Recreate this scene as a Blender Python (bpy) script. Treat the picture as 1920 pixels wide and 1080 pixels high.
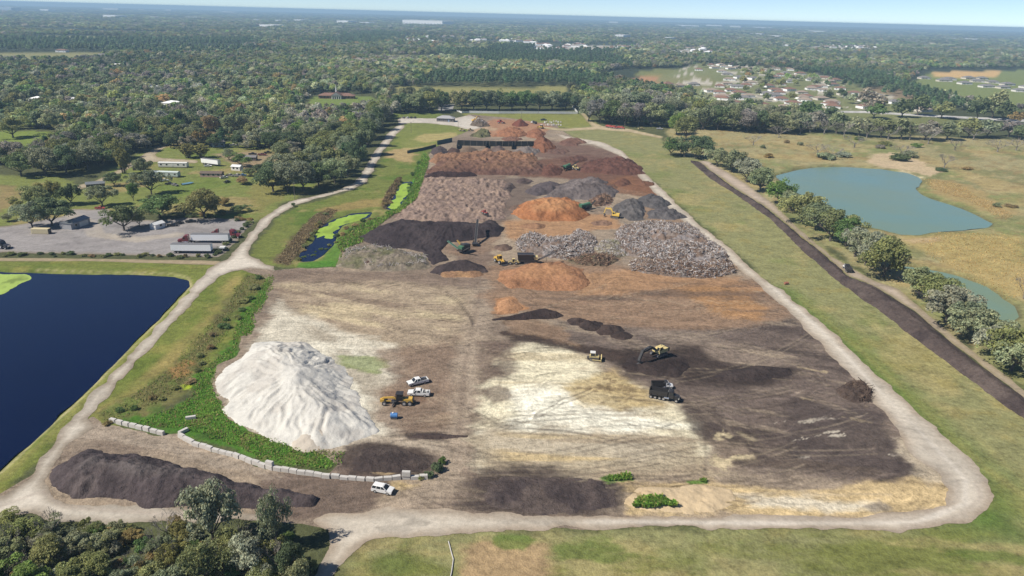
import bpy, math, random
import numpy as np
from mathutils import Matrix, Vector, Euler

# ------------------------------------------------------------------ camera, sky, sun, exposure
for o in list(bpy.data.objects):
    bpy.data.objects.remove(o)
SC = bpy.context.scene
COL = SC.collection
CAM_H = 95.0
FPX = 1332.0                       # focal length in pixels of the 1920 wide photograph
PITCH = math.atan((540 - 27) / FPX)
ROLL = math.atan(50 / 1920)
cam_d = bpy.data.cameras.new('camera')
cam_d.sensor_width = 36.0
cam_d.lens = 36.0 * FPX / 1920.0
cam_d.clip_start = 1.0
cam_d.clip_end = 60000.0
cam = bpy.data.objects.new('camera', cam_d)
COL.objects.link(cam)
CAM_M = Matrix.Translation((0, 0, CAM_H)) @ Matrix.Rotation(math.pi / 2 - PITCH, 4, 'X') @ Matrix.Rotation(ROLL, 4, 'Z')
cam.matrix_world = CAM_M
SC.camera = cam

SUN_EL = math.radians(47)
SUN_AZ_VEC = (-1.0, -0.40)         # horizontal direction towards the sun
world = bpy.data.worlds.new('World')
SC.world = world
world.use_nodes = True
wn = world.node_tree.nodes
wn.clear()
w_out = wn.new('ShaderNodeOutputWorld')
w_bg = wn.new('ShaderNodeBackground')
w_sky = wn.new('ShaderNodeTexSky')
w_sky.sky_type = 'NISHITA'
w_sky.sun_disc = False
w_sky.sun_elevation = SUN_EL
w_sky.sun_rotation = math.atan2(SUN_AZ_VEC[0], SUN_AZ_VEC[1])
w_sky.altitude = 2000
w_sky.air_density = 0.6
w_sky.dust_density = 0.0
w_sky.ozone_density = 3.0
w_bg.inputs['Strength'].default_value = 0.092
world.node_tree.links.new(w_sky.outputs[0], w_bg.inputs[0])
world.node_tree.links.new(w_bg.outputs[0], w_out.inputs[0])

sun_d = bpy.data.lights.new('sun', 'SUN')
sun_d.energy = 4.8
sun_d.angle = math.radians(0.55)
sun_d.color = (1.0, 0.935, 0.83)
sun = bpy.data.objects.new('sun', sun_d)
COL.objects.link(sun)
_l = math.hypot(*SUN_AZ_VEC)
to_sun = Vector((SUN_AZ_VEC[0] / _l * math.cos(SUN_EL), SUN_AZ_VEC[1] / _l * math.cos(SUN_EL), math.sin(SUN_EL)))
sun.rotation_euler = to_sun.to_track_quat('Z', 'Y').to_euler()
sun.location = (-200, -100, 300)

SC.view_settings.view_transform = 'Standard'
SC.view_settings.look = 'None'
SC.view_settings.gamma = 1.0
SC.view_settings.use_curve_mapping = False
SC.view_settings.exposure = 0.36
SC.render.engine = 'CYCLES'
SC.cycles.max_bounces = 5
SC.cycles.diffuse_bounces = 2
SC.cycles.glossy_bounces = 2
SC.cycles.transmission_bounces = 2
SC.cycles.transparent_max_bounces = 4
SC.cycles.volume_bounces = 0
SC.cycles.use_denoising = True
SC.cycles.caustics_reflective = False
SC.cycles.caustics_refractive = False
K_LIGHT = 1.24                     # rendered radiance of a flat white sheet in the sun: photo colour / K = albedo

# ------------------------------------------------------------------ pixels of the photograph -> points on the ground
_R3 = np.array(CAM_M.to_3x3())
def at(px, py, z=0.0):
    d = _R3 @ np.array([(px - 960) / FPX, -(py - 540) / FPX, -1.0])
    t = (z - CAM_H) / min(d[2], -1e-4)
    return (float(d[0] * t), float(d[1] * t))
def pts(*a):
    """a flat list x0,y0,x1,y1... of pixels -> ground points (metres)"""
    return [at(a[i], a[i + 1]) for i in range(0, len(a), 2)]
def mpp(px, py):
    """metres that one photograph pixel covers sideways at that ground point"""
    x, y = at(px, py)
    d = (np.linalg.inv(_R3) @ np.array([x, y, -CAM_H]))
    return -d[2] / FPX
def lin(r, g, b, k=None):
    k = K_LIGHT if k is None else k
    f = lambda c: (c / 255 / 12.92 if c / 255 <= 0.04045 else ((c / 255 + 0.055) / 1.055) ** 2.4)
    return np.array([f(r) / k, f(g) / k, f(b) / k])

# ------------------------------------------------------------------ numpy noise and polygon distance
def _hash(ix, iy, seed):
    h = (ix.astype(np.int64) * 374761393 + iy.astype(np.int64) * 668265263 + seed * 1442695041) & 0xffffffff
    h = ((h ^ (h >> 13)) * 1274126177) & 0xffffffff
    return ((h ^ (h >> 16)) & 0xffffff) / float(0xffffff)
def vnoise(x, y, seed=0):
    x = np.asarray(x, float); y = np.asarray(y, float)
    ix = np.floor(x); iy = np.floor(y)
    fx = x - ix; fy = y - iy
    fx = fx * fx * (3 - 2 * fx); fy = fy * fy * (3 - 2 * fy)
    a = _hash(ix, iy, seed); b = _hash(ix + 1, iy, seed)
    c = _hash(ix, iy + 1, seed); d = _hash(ix + 1, iy + 1, seed)
    return (a + (b - a) * fx) * (1 - fy) + (c + (d - c) * fx) * fy
def fbm(x, y, scale, seed=0, octaves=4, gain=0.5):
    """-1..1 noise with features about `scale` metres"""
    s = 0; a = 0.5; f = 1.0 / scale; n = 0
    for o in range(octaves):
        s = s + a * vnoise(np.asarray(x) * f + 17.3 * o, np.asarray(y) * f - 9.1 * o, seed + o * 31)
        n += a; a *= gain; f *= 2.03
    return (s / n - 0.5) * 2.2
def sstep(a, b, x):
    t = np.clip((x - a) / (b - a), 0, 1)
    return t * t * (3 - 2 * t)
def sdf(X, Y, poly, margin=40.0):
    """signed distance (negative inside) to a polygon; points far outside its box get a big number"""
    P = np.array(poly); X = np.asarray(X, float); Y = np.asarray(Y, float)
    out = np.full(X.shape, 1e6)
    m = (X > P[:, 0].min() - margin) & (X < P[:, 0].max() + margin) & (Y > P[:, 1].min() - margin) & (Y < P[:, 1].max() + margin)
    x = X[m]; y = Y[m]
    if x.size == 0:
        return out
    d = np.full(x.shape, 1e18); ins = np.zeros(x.shape, bool)
    for i in range(len(P)):
        ax, ay = P[i]; bx, by = P[(i + 1) % len(P)]
        ex, ey = bx - ax, by - ay
        wx, wy = x - ax, y - ay
        t = np.clip((wx * ex + wy * ey) / max(ex * ex + ey * ey, 1e-9), 0, 1)
        d = np.minimum(d, (wx - ex * t) ** 2 + (wy - ey * t) ** 2)
        c = (ay > y) != (by > y)
        if ey != 0:
            ins ^= c & (x < ex * (y - ay) / ey + ax)
    d = np.sqrt(d)
    out[m] = np.where(ins, -d, d)
    return out
def ldist(X, Y, line, margin=30.0):
    """distance to an open polyline"""
    P = np.array(line); X = np.asarray(X, float); Y = np.asarray(Y, float)
    out = np.full(X.shape, 1e6)
    m = (X > P[:, 0].min() - margin) & (X < P[:, 0].max() + margin) & (Y > P[:, 1].min() - margin) & (Y < P[:, 1].max() + margin)
    x = X[m]; y = Y[m]
    if x.size == 0:
        return out
    d = np.full(x.shape, 1e18)
    for i in range(len(P) - 1):
        ax, ay = P[i]; bx, by = P[i + 1]
        ex, ey = bx - ax, by - ay
        wx, wy = x - ax, y - ay
        t = np.clip((wx * ex + wy * ey) / max(ex * ex + ey * ey, 1e-9), 0, 1)
        d = np.minimum(d, (wx - ex * t) ** 2 + (wy - ey * t) ** 2)
    out[m] = np.sqrt(d)
    return out

# ------------------------------------------------------------------ materials
MATS = {}
def nodes_of(name):
    m = bpy.data.materials.new(name); m.use_nodes = True
    nt = m.node_tree; nt.nodes.clear()
    out = nt.nodes.new('ShaderNodeOutputMaterial')
    return m, nt, out
def mathn(nt, op, a, b=None, clamp=False):
    n = nt.nodes.new('ShaderNodeMath'); n.operation = op; n.use_clamp = clamp
    for i, v in enumerate((a, b)):
        if v is None: continue
        if isinstance(v, (int, float)): n.inputs[i].default_value = v
        else: nt.links.new(v, n.inputs[i])
    return n.outputs[0]
def noise_node(nt, scale, detail=4, rough=0.55, vec=None, mapping=None, rot=0.0):
    n = nt.nodes.new('ShaderNodeTexNoise'); n.inputs['Scale'].default_value = scale
    n.inputs['Detail'].default_value = detail; n.inputs['Roughness'].default_value = rough
    if vec is not None:
        if mapping:
            mp = nt.nodes.new('ShaderNodeMapping'); mp.inputs['Scale'].default_value = mapping
            mp.inputs['Rotation'].default_value = (0, 0, rot)
            nt.links.new(vec, mp.inputs['Vector']); vec = mp.outputs[0]
        nt.links.new(vec, n.inputs['Vector'])
    return n.outputs['Fac']
def soil_mat(name, contrast=0.5, streak=0.0, bump=0.5, rough=0.95, fine=1.0, bscale=0.5, sharp=0.0):
    """colour from the patch attribute 'Col' broken up by procedural grain at several scales, with fine relief"""
    m, nt, out = nodes_of(name)
    at_ = nt.nodes.new('ShaderNodeAttribute'); at_.attribute_name = 'Col'
    geo = nt.nodes.new('ShaderNodeNewGeometry'); pos = geo.outputs['Position']
    n1 = noise_node(nt, 0.2, 5, 0.6, pos); n2 = noise_node(nt, 0.75 * fine, 4, 0.65, pos); n3 = noise_node(nt, 2.6 * fine, 3, 0.6, pos)
    s = mathn(nt, 'ADD', mathn(nt, 'MULTIPLY', n1, 0.32), mathn(nt, 'ADD', mathn(nt, 'MULTIPLY', n2, 0.42), mathn(nt, 'MULTIPLY', n3, 0.26)))
    v = mathn(nt, 'MULTIPLY', mathn(nt, 'SUBTRACT', s, 0.5), contrast * 4.0)
    if streak:
        wn_ = nt.nodes.new('ShaderNodeTexNoise'); wn_.inputs['Scale'].default_value = 0.02; wn_.inputs['Detail'].default_value = 2
        nt.links.new(pos, wn_.inputs['Vector'])
        wa = nt.nodes.new('ShaderNodeVectorMath'); wa.operation = 'MULTIPLY_ADD'
        wa.inputs[1].default_value = (60, 60, 0); nt.links.new(wn_.outputs['Color'], wa.inputs[0]); nt.links.new(pos, wa.inputs[2])
        k1 = noise_node(nt, 1.0, 4, 0.65, wa.outputs[0], (0.05, 0.5, 1), 0.25)
        k2 = noise_node(nt, 1.0, 4, 0.65, wa.outputs[0], (0.07, 0.33, 1), -0.6)
        kk = mathn(nt, 'ADD', mathn(nt, 'SUBTRACT', k1, 0.5), mathn(nt, 'MULTIPLY', mathn(nt, 'SUBTRACT', k2, 0.5), 0.7))
        v = mathn(nt, 'ADD', v, mathn(nt, 'MULTIPLY', kk, streak * 3.0))
        if sharp:
            k3 = noise_node(nt, 1.0, 5, 0.7, wa.outputs[0], (0.09, 0.9, 1), 0.05)
            k4 = noise_node(nt, 1.0, 5, 0.7, wa.outputs[0], (0.10, 0.8, 1), -0.45)
            v = mathn(nt, 'ADD', v, mathn(nt, 'MULTIPLY', mathn(nt, 'MULTIPLY', mathn(nt, 'SUBTRACT', k3, 0.56, True), 7.0, True), sharp))
            v = mathn(nt, 'SUBTRACT', v, mathn(nt, 'MULTIPLY', mathn(nt, 'MULTIPLY', mathn(nt, 'SUBTRACT', k4, 0.57, True), 7.0, True), sharp * 0.85))
    v = mathn(nt, 'MAXIMUM', mathn(nt, 'ADD', v, 1.0), 0.25)
    mx = nt.nodes.new('ShaderNodeVectorMath'); mx.operation = 'SCALE'
    nt.links.new(at_.outputs['Color'], mx.inputs[0]); nt.links.new(v, mx.inputs['Scale'])
    b = nt.nodes.new('ShaderNodeBsdfPrincipled'); b.inputs['Roughness'].default_value = rough
    b.inputs['Specular IOR Level'].default_value = 0.12
    nt.links.new(mx.outputs[0], b.inputs['Base Color'])
    bp = nt.nodes.new('ShaderNodeBump'); bp.inputs['Strength'].default_value = bump; bp.inputs['Distance'].default_value = bscale
    nt.links.new(mathn(nt, 'ADD', n2, mathn(nt, 'MULTIPLY', n3, 0.4)), bp.inputs['Height'])
    nt.links.new(bp.outputs[0], b.inputs['Normal'])
    nt.links.new(b.outputs[0], out.inputs['Surface'])
    MATS[name] = m
    return m
def paint(name, rgb, rough=0.45, metal=0.0, dust=0.25, dustc=(0.30, 0.25, 0.20), spec=0.5):
    """painted or coated surface with dust and wear"""
    if name in MATS: return MATS[name]
    m, nt, out = nodes_of(name)
    b = nt.nodes.new('ShaderNodeBsdfPrincipled')
    tc = nt.nodes.new('ShaderNodeTexCoord')
    n = noise_node(nt, 1.7, 5, 0.65, tc.outputs['Object'])
    mx = nt.nodes.new('ShaderNodeMix'); mx.data_type = 'RGBA'
    mx.inputs['A'].default_value = (*rgb, 1); mx.inputs['B'].default_value = (*dustc, 1)
    nt.links.new(mathn(nt, 'MULTIPLY', mathn(nt, 'SUBTRACT', n, 0.3, True), dust * 2.0, True), mx.inputs['Factor'])
    nt.links.new(mx.outputs['Result'], b.inputs['Base Color'])
    nt.links.new(mathn(nt, 'ADD', mathn(nt, 'MULTIPLY', n, 0.3), rough - 0.1, True), b.inputs['Roughness'])
    b.inputs['Metallic'].default_value = metal
    b.inputs['Specular IOR Level'].default_value = spec
    nt.links.new(b.outputs[0], out.inputs['Surface'])
    MATS[name] = m
    return m

# ------------------------------------------------------------------ object helpers
def tag(o, label=None, cat=None, group=None, kind=None):
    if label: o['label'] = label
    if cat: o['category'] = cat
    if group: o['group'] = group
    if kind: o['kind'] = kind
    return o
def mesh_obj(name, verts, faces, mat=None, parent=None, smooth=False, attrs=None):
    me = bpy.data.meshes.new(name)
    if isinstance(verts, np.ndarray): verts = verts.tolist()
    me.from_pydata(verts, [], faces if isinstance(faces, list) else faces.tolist())
    if attrs:
        for an, (dom, arr) in attrs.items():
            a = me.attributes.new(an, 'FLOAT_COLOR', dom)
            arr = np.asarray(arr, np.float32)
            if arr.shape[1] == 3: arr = np.concatenate([arr, np.ones((len(arr), 1), np.float32)], 1)
            a.data.foreach_set('color', arr.ravel())
    if mat: me.materials.append(mat)
    if smooth: me.polygons.foreach_set('use_smooth', [True] * len(me.polygons))
    me.update()
    o = bpy.data.objects.new(name, me); COL.objects.link(o)
    if parent: o.parent = parent
    return o
# ------------------------------------------------------------------ the ground: one sheet to the horizon, finer near the work yard
R_FAR = 20000.0
_dep = np.radians(np.linspace(52, 5.6, 470))
rr = np.concatenate([[0.5, 20, 45], CAM_H / np.tan(_dep), np.geomspace(CAM_H / math.tan(math.radians(5.6)) * 1.02, R_FAR, 60)])
aa = np.concatenate([np.linspace(-48, 48, 800), np.linspace(51, 309, 60)])
aa = np.radians(aa)
GA, GR = np.meshgrid(aa, rr)
GX = GR * np.sin(GA); GY = GR * np.cos(GA)
NR, NC = GX.shape

# ponds and ditches (pixel outlines)
POND_L = pts(-620,500, -200,504, 0,507, 70,509, 200,511, 325,516, 350,523, 353,533, 340,549, 295,596, 245,643, 195,693, 147,741, 100,784, 69,812, 0,876, -140,1000, -420,1160, -900,1100)
POND_R = pts(1455,328, 1490,318, 1530,312, 1580,311, 1650,315, 1700,322, 1725,332, 1732,338, 1718,352, 1722,360, 1750,372, 1790,384, 1830,400, 1862,417, 1850,424, 1800,430, 1745,433, 1720,438, 1690,437, 1650,427, 1610,418, 1570,400, 1520,375, 1480,350)
POND_R2 = pts(1690,496, 1745,503, 1800,515, 1850,535, 1900,570, 1908,590, 1893,600, 1862,590, 1815,560, 1770,530, 1725,508)
DITCH_1 = pts(562,472, 570,462, 585,453, 590,437, 608,418, 630,408, 660,398, 697,395, 690,405, 665,412, 640,420, 632,432, 628,446, 622,458, 605,475, 585,486, 567,487)
DITCH_2 = pts(722,388, 733,374, 745,352, 756,340, 772,338, 770,352, 764,368, 755,380, 742,393)
WATERS = [POND_L, POND_R, POND_R2, DITCH_1, DITCH_2]
BERM_G = pts(1560,560, 1700,560, 1920,760, 2000,900, 1900,960)

def terrain(X, Y):
    X = np.asarray(X, float); Y = np.asarray(Y, float)
    r = np.hypot(X, Y)
    z = 0.35 * fbm(X, Y, 45.0, 3, 3) * sstep(1500, 800, r)
    for w in WATERS:
        s = sdf(X, Y, w, 30)
        z = np.where(s < 1e5, z * sstep(0, 12, s) - 1.6 * sstep(3.5, -2.5, s), z)
    return z
GZ = terrain(GX, GY)
GZ[-60:, :] = np.minimum(GZ[-60:, :], 0)

class Painter:
    """patch colours of the ground as albedo, placed by pixel outlines turned into metres"""
    def __init__(s, X, Y, base):
        s.X, s.Y = X, Y
        s.C = np.empty(X.shape + (3,)); s.C[:] = lin(*base)
        s.seed = 100
    def poly(s, pl, col, soft=3.0, nz=4.0, strength=1.0, ns=None, aniso=1.0):
        s.seed += 7
        soft *= 0.5; nz *= 1.5
        d = sdf(s.X, s.Y, pl, soft + nz + 2)
        m = d < 1e5
        x, y = s.X[m], s.Y[m]
        ns = ns or max(nz * 2.2, 2.0)
        n = (0.75 * fbm(x, y * aniso, ns * 1.5, s.seed, 6, 0.68) + 0.6 * fbm(x * 0.2, y * 1.6, ns * 0.7, s.seed + 3, 5, 0.65)) * nz
        w = sstep(soft, -soft, d[m] + n) * strength
        s.C[m] = s.C[m] * (1 - w[:, None]) + lin(*col)[None] * w[:, None]
    def line(s, ln, col, width, soft=0.6, strength=0.7, nz=0.3):
        s.seed += 7
        d = ldist(s.X, s.Y, ln, width + soft + 3)
        m = d < 1e5
        n = fbm(s.X[m], s.Y[m], 5.0, s.seed, 3)
        w = sstep(soft, -soft, d[m] - width / 2 + n * nz) * strength * np.clip(0.8 + 0.5 * fbm(s.X[m], s.Y[m], 14.0, s.seed + 3, 2), 0, 1)
        s.C[m] = s.C[m] * (1 - w[:, None]) + lin(*col)[None] * w[:, None]
    def mottle(s, pl, col, scale, thr=0.1, width=0.25, strength=0.6, ax=1.0, ay=1.0, rot=0.0, soft=4.0):
        """irregular patches of a second colour inside an outline"""
        s.seed += 7
        if pl is None:
            m = np.ones(s.X.shape, bool); e = 1.0
        else:
            d = sdf(s.X, s.Y, pl, soft + 1); m = d < 1e5
            e = sstep(soft, -soft, d[m])
        x, y = s.X[m], s.Y[m]
        c, q = math.cos(rot), math.sin(rot)
        n = fbm((x * c + y * q) * ax, (-x * q + y * c) * ay, scale, s.seed, 6, 0.6)
        w = sstep(thr, thr + width, n) * strength * e
        s.C[m] = s.C[m] * (1 - w[:, None]) + lin(*col)[None] * w[:, None]

def grid_sheet(name, S, dz, C, mat, label=None, kind='structure', zflat=None):
    """a sheet of the ground cut along S = 0, lying dz above the ground (or level at zflat)"""
    ins = S < 0
    c4 = ins[:-1, :-1].astype(np.int8) + ins[1:, :-1] + ins[:-1, 1:] + ins[1:, 1:]
    vid = -np.ones(S.shape, np.int64)
    full = np.argwhere(c4 == 4); part = np.argwhere((c4 > 0) & (c4 < 4))
    use = np.zeros(S.shape, bool)
    for (i, j) in ((0, 0), (1, 0), (0, 1), (1, 1)):
        use[full[:, 0] + i, full[:, 1] + j] = True
        use[part[:, 0] + i, part[:, 1] + j] = True
    use &= ins
    vid[use] = np.arange(use.sum())
    Z = GZ + dz if zflat is None else np.full(S.shape, zflat)
    V = np.stack([GX[use], GY[use], Z[use]], 1)
    VC = C[use] if C is not None else None
    F = [list(r) for r in np.stack([vid[full[:, 0], full[:, 1]], vid[full[:, 0], full[:, 1] + 1], vid[full[:, 0] + 1, full[:, 1] + 1], vid[full[:, 0] + 1, full[:, 1]]], 1).tolist()]
    ev = []; evc = []; em = {}
    n0 = len(V)
    def edge(a, b):
        k = (a, b) if a < b else (b, a)
        if k not in em:
            t = S[a] / (S[a] - S[b])
            em[k] = n0 + len(ev)
            ev.append([GX[a] + (GX[b] - GX[a]) * t, GY[a] + (GY[b] - GY[a]) * t, Z[a] + (Z[b] - Z[a]) * t])
            if C is not None: evc.append(C[a] + (C[b] - C[a]) * t)
        return em[k]
    for i, j in part.tolist():
        q = [(i, j), (i, j + 1), (i + 1, j + 1), (i + 1, j)]
        f = []
        for k in range(4):
            a, b = q[k], q[(k + 1) % 4]
            if ins[a]: f.append(int(vid[a]))
            if ins[a] != ins[b]: f.append(edge(a, b))
        if len(f) >= 3: F.append(f)
    if ev:
        V = np.concatenate([V, np.array(ev)])
        if C is not None: VC = np.concatenate([VC, np.array(evc)])
    o = mesh_obj(name, V, F, mat, None, True, {'Col': ('POINT', VC)} if C is not None else None)
    tag(o, label, None, None, kind)
    # face up
    return o

# ------------------------------------------------------------------ base ground colours
G = Painter(GX, GY, (88, 92, 62))
far = sstep(700, 1200, GR)
G.C = G.C * (1 - far[..., None]) + lin(62, 70, 52)[None, None] * far[..., None]
G.mottle(None, (112, 112, 72), 300.0, 0.15, 0.4, 0.5)
CLR = (fbm(GX, GY, 420.0, 8, 3) > 0.50) & (GR > 1500) & (GR < 4200)
G.C[CLR] = lin(146, 144, 100)
# grass fields round the yard
EMB = pts(1060,215, 1110,238, 1240,255, 1260,290, 1330,305, 1470,400, 1640,540, 1800,670, 2000,830, 2200,1000, 1900,1200, 600,1200, 640,1060, 720,1005, 1000,995, 1500,990, 1800,970, 1840,900, 1640,710, 1420,510, 1200,320, 1060,250)
G.poly(EMB, (142, 141, 97), 3, 3)
G.mottle(EMB, (122, 131, 76), 24.0, 0.0, 0.5, 0.8)
G.mottle(EMB, (166, 154, 106), 26.0, 0.12, 0.35, 0.7)
G.mottle(EMB, (152, 140, 84), 9.0, 0.1, 0.4, 0.5)
for w_, c_, st in ((14, (100, 120, 58), 0.75), (6, (90, 116, 50), 0.6)):
    G.line(pts(1465,548, 1580,648, 1660,718, 1765,825, 1815,862, 1858,905, 1880,950, 1850,985, 1780,1000), c_, w_, 4.0, st, 2)
G.line(pts(1500,560, 1680,715, 1780,815, 1850,880, 1960,960), (158, 150, 92), 2.5, 1.5, 0.45, 1)
G.line(pts(1560,575, 1720,715, 1830,820, 1960,940), (160, 152, 100), 1.6, 1.0, 0.4, 1)
G.line(pts(1840,960, 1900,1000, 1960,1060), (84, 112, 46), 7, 4, 0.6, 3)
BOT = pts(640,1000, 1860,1000, 2200,1080, 2200,1200, 600,1200)
G.mottle(BOT, (112, 118, 58), 14.0, -0.05, 0.35, 0.8, 0.35, 1.0)
G.mottle(BOT, (164, 150, 104), 10.0, 0.15, 0.3, 0.6, 0.3, 1.0)
G.mottle(BOT, (90, 112, 46), 9.0, 0.2, 0.3, 0.7, 0.4, 1.0)
G.poly(pts(865,1030, 900,1008, 960,1012, 1015,1030, 1030,1075, 1000,1120, 850,1120), (172, 146, 112), 4, 4, 0.9)
G.poly(pts(940,1005, 985,1008, 980,1030, 945,1022), (88, 116, 44), 1.5, 2, 0.7)
G.poly(pts(700,1040, 760,1020, 800,1060, 760,1100, 700,1090), (104, 116, 62), 4, 5, 0.8)
# dry pasture on the pond side
PAST = pts(1250,240, 1330,243, 1500,250, 1700,255, 1920,262, 2500,300, 2600,600, 2400,1000, 2100,860, 1920,730, 1700,555, 1640,520, 1500,420, 1400,345, 1320,300, 1260,285)
G.poly(PAST, (162, 153, 112), 4, 4)
G.mottle(PAST, (130, 138, 84), 70.0, -0.02, 0.4, 0.9)
G.mottle(PAST, (170, 152, 104), 45.0, 0.1, 0.3, 0.8)
G.mottle(PAST, (184, 168, 122), 14.0, 0.12, 0.3, 0.6)
G.mottle(PAST, (118, 122, 78), 22.0, 0.15, 0.3, 0.7)
G.mottle(PAST, (146, 124, 84), 6.0, 0.15, 0.25, 0.6)
G.poly(pts(1620,292, 1680,285, 1720,300, 1760,318, 1745,330, 1690,318, 1640,310), (205, 182, 150), 3, 5, 0.8)
G.poly(pts(1740,333, 1800,345, 1850,370, 1900,400, 1850,395, 1770,365), (178, 152, 106), 8, 10, 0.7)
G.poly(pts(1690,450, 1800,440, 1920,440, 2000,560, 1900,555, 1760,500), (186, 164, 108), 10, 14, 0.7)
for p_ in (POND_R, POND_R2):
    G.line(list(p_) + [p_[0]], (120, 126, 80), 9.0, 3, 0.7, 2.5)
    G.line(list(p_) + [p_[0]], (96, 90, 66), 3.0, 1.2, 0.8, 1.2)
G.line(pts(1690,320, 1712,328, 1730,333), (214, 200, 166), 5.0, 2, 0.8, 1)
G.line(pts(1745,433, 1800,432, 1830,430), (206, 192, 160), 2.5, 1.5, 0.7, 1)
G.poly(pts(1690,455, 1760,445, 1680,470), (190, 166, 130), 3, 4, 0.7)
# grass between pond, perimeter road and yard
LG = pts(-700,480, 0,488, 300,490, 420,492, 470,500, 515,510, 505,540, 480,560, 450,640, 400,700, 250,800, 180,790, 100,830, 0,940, -200,1100, -700,1100)
G.poly(LG, (118, 126, 62), 3, 2)
G.mottle(LG, (98, 114, 48), 14.0, 0.0, 0.4, 0.7)
G.mottle(LG, (150, 144, 80), 11.0, 0.15, 0.3, 0.6)
G.line(pts(0,883, 69,818, 147,748, 245,650, 340,556, 358,533, 352,519, 325,512, 70,505), (178, 168, 126), 1.1, 0.7, 0.85, 0.5)
G.line(pts(0,899, 100,810, 190,715, 300,600), (150, 142, 88), 2.0, 1.2, 0.5, 1)
G.line(pts(445,520, 400,590, 330,670, 250,735, 200,770), (168, 148, 96), 4.5, 2.5, 0.7, 2.2)
G.poly(pts(470,515, 508,516, 505,545, 470,552, 440,600, 420,650, 375,690, 350,730, 300,760, 200,790, 182,775, 240,745, 320,690, 380,620, 430,560), (112, 108, 70), 2.5, 3.5, 0.85)
G.mottle(pts(505,516, 440,600, 350,730, 200,790, 182,770, 320,690, 430,560), (88, 84, 54), 6.0, 0.12, 0.3, 0.7)
G.mottle(pts(505,516, 440,600, 350,730, 200,790, 182,770, 320,690, 430,560), (104, 122, 58), 7.0, 0.0, 0.3, 0.7)
G.poly(pts(320,690, 345,680, 360,690, 335,705), (176, 132, 86), 2, 3, 0.6)
G.poly(pts(500,520, 515,520, 505,560, 470,590, 485,600, 470,630, 448,632, 446,668, 408,690, 395,718, 410,750, 430,785, 470,808, 560,840, 640,852, 640,868, 610,880, 540,874, 480,862, 430,843, 340,808, 240,800, 185,790, 230,775, 300,775, 360,745, 372,700, 430,650, 450,590, 485,550), (78, 118, 42), 1.5, 2.0, 1.0)
G.mottle(pts(500,520, 408,690, 430,785, 640,868, 480,862, 185,790, 360,745, 450,590), (100, 134, 54), 5.0, 0.05, 0.35, 0.7)
G.mottle(pts(500,520, 408,690, 430,785, 640,868, 480,862, 185,790, 360,745, 450,590), (70, 92, 44), 4.0, 0.15, 0.3, 0.7)
G.mottle(pts(500,520, 408,690, 430,785, 640,868, 480,862, 185,790, 360,745, 450,590), (124, 108, 76), 5.0, 0.12, 0.3, 0.75)
G.poly(pts(342,722, 352,718, 362,724, 356,730, 345,730), (168, 186, 58), 0.8, 1, 1.0)
# strip by the ditch
DG = pts(470,478, 480,455, 520,408, 560,388, 650,362, 690,345, 715,300, 740,250, 800,240, 870,246, 850,262, 805,285, 798,320, 780,370, 745,400, 700,420, 690,440, 660,455, 640,490, 560,500, 500,496)
G.poly(DG, (116, 124, 64), 2.5, 3)
G.mottle(DG, (92, 116, 48), 18.0, -0.05, 0.4, 0.8)
G.mottle(DG, (160, 146, 96), 14.0, 0.18, 0.3, 0.7)
G.poly(pts(515,492, 530,470, 560,432, 590,402, 615,392, 635,395, 615,412, 592,432, 575,452, 560,478, 540,498), (112, 98, 74), 2, 3, 0.9)
G.mottle(pts(515,492, 560,432, 615,392, 592,432, 560,478, 540,498), (80, 70, 52), 5, 0.05, 0.3, 0.8)
G.poly(pts(715,382, 725,360, 745,334, 752,330, 752,342, 738,362, 722,392), (124, 106, 80), 1.5, 2, 0.9)
G.poly(pts(795,288, 805,295, 798,325, 782,372, 756,395, 730,405, 722,398, 745,390, 762,370, 775,340, 782,312), (78, 136, 44), 2, 2.5, 0.95)
G.poly(pts(590,500, 632,450, 660,425, 700,410, 745,400, 700,430, 680,455, 640,470, 632,500), (92, 128, 52), 2, 3, 0.85)
G.poly(pts(640,440, 700,408, 712,404, 690,425, 650,448), (106, 92, 66), 1.5, 2, 0.7)
G.poly(pts(562,492, 640,488, 630,502, 560,502), (80, 130, 44), 1.5, 2, 0.8)
G.poly(pts(600,393, 680,375, 720,372, 715,388, 660,392), (168, 140, 94), 3, 4, 0.6)
G.poly(pts(755,272, 770,258, 820,247, 845,252, 820,262, 790,275, 762,280), (188, 168, 118), 4, 5, 0.85)
G.poly(pts(725,295, 740,280, 768,282, 785,295, 770,305, 745,300), (184, 158, 116), 4, 5, 0.8)
# yards and lawns of the small holdings
HOLD = pts(-300,300, 0,330, 110,330, 160,355, 250,290, 320,270, 480,262, 560,290, 600,350, 520,385, 500,405, 470,420, 440,410, 300,400, 150,400, 60,420, -200,440)
G.poly(HOLD, (124, 132, 72), 4, 5)
G.mottle(HOLD, (104, 124, 54), 30, 0.0, 0.4, 0.7)
G.mottle(HOLD, (162, 142, 100), 24, 0.12, 0.3, 0.7)
G.poly(pts(345,246, 480,244, 500,258, 470,268, 430,262, 350,264), (176, 150, 112), 5, 6, 0.8)
G.poly(pts(400,290, 470,285, 545,295, 530,312, 450,310), (158, 136, 112), 5, 6, 0.8)
G.poly(pts(560,285, 640,270, 670,290, 620,300), (178, 146, 110), 5, 6, 0.7)
G.poly(pts(-100,248, 60,245, 118,250, 100,275, 60,290, -100,292), (124, 140, 68), 3, 4)
G.poly(pts(0,345, 40,350, 30,385, -60,420), (150, 130, 92), 4, 5, 0.8)
G.poly(pts(500,300, 560,330, 530,372, 490,390, 470,370), (138, 130, 78), 4, 5, 0.7)
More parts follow.
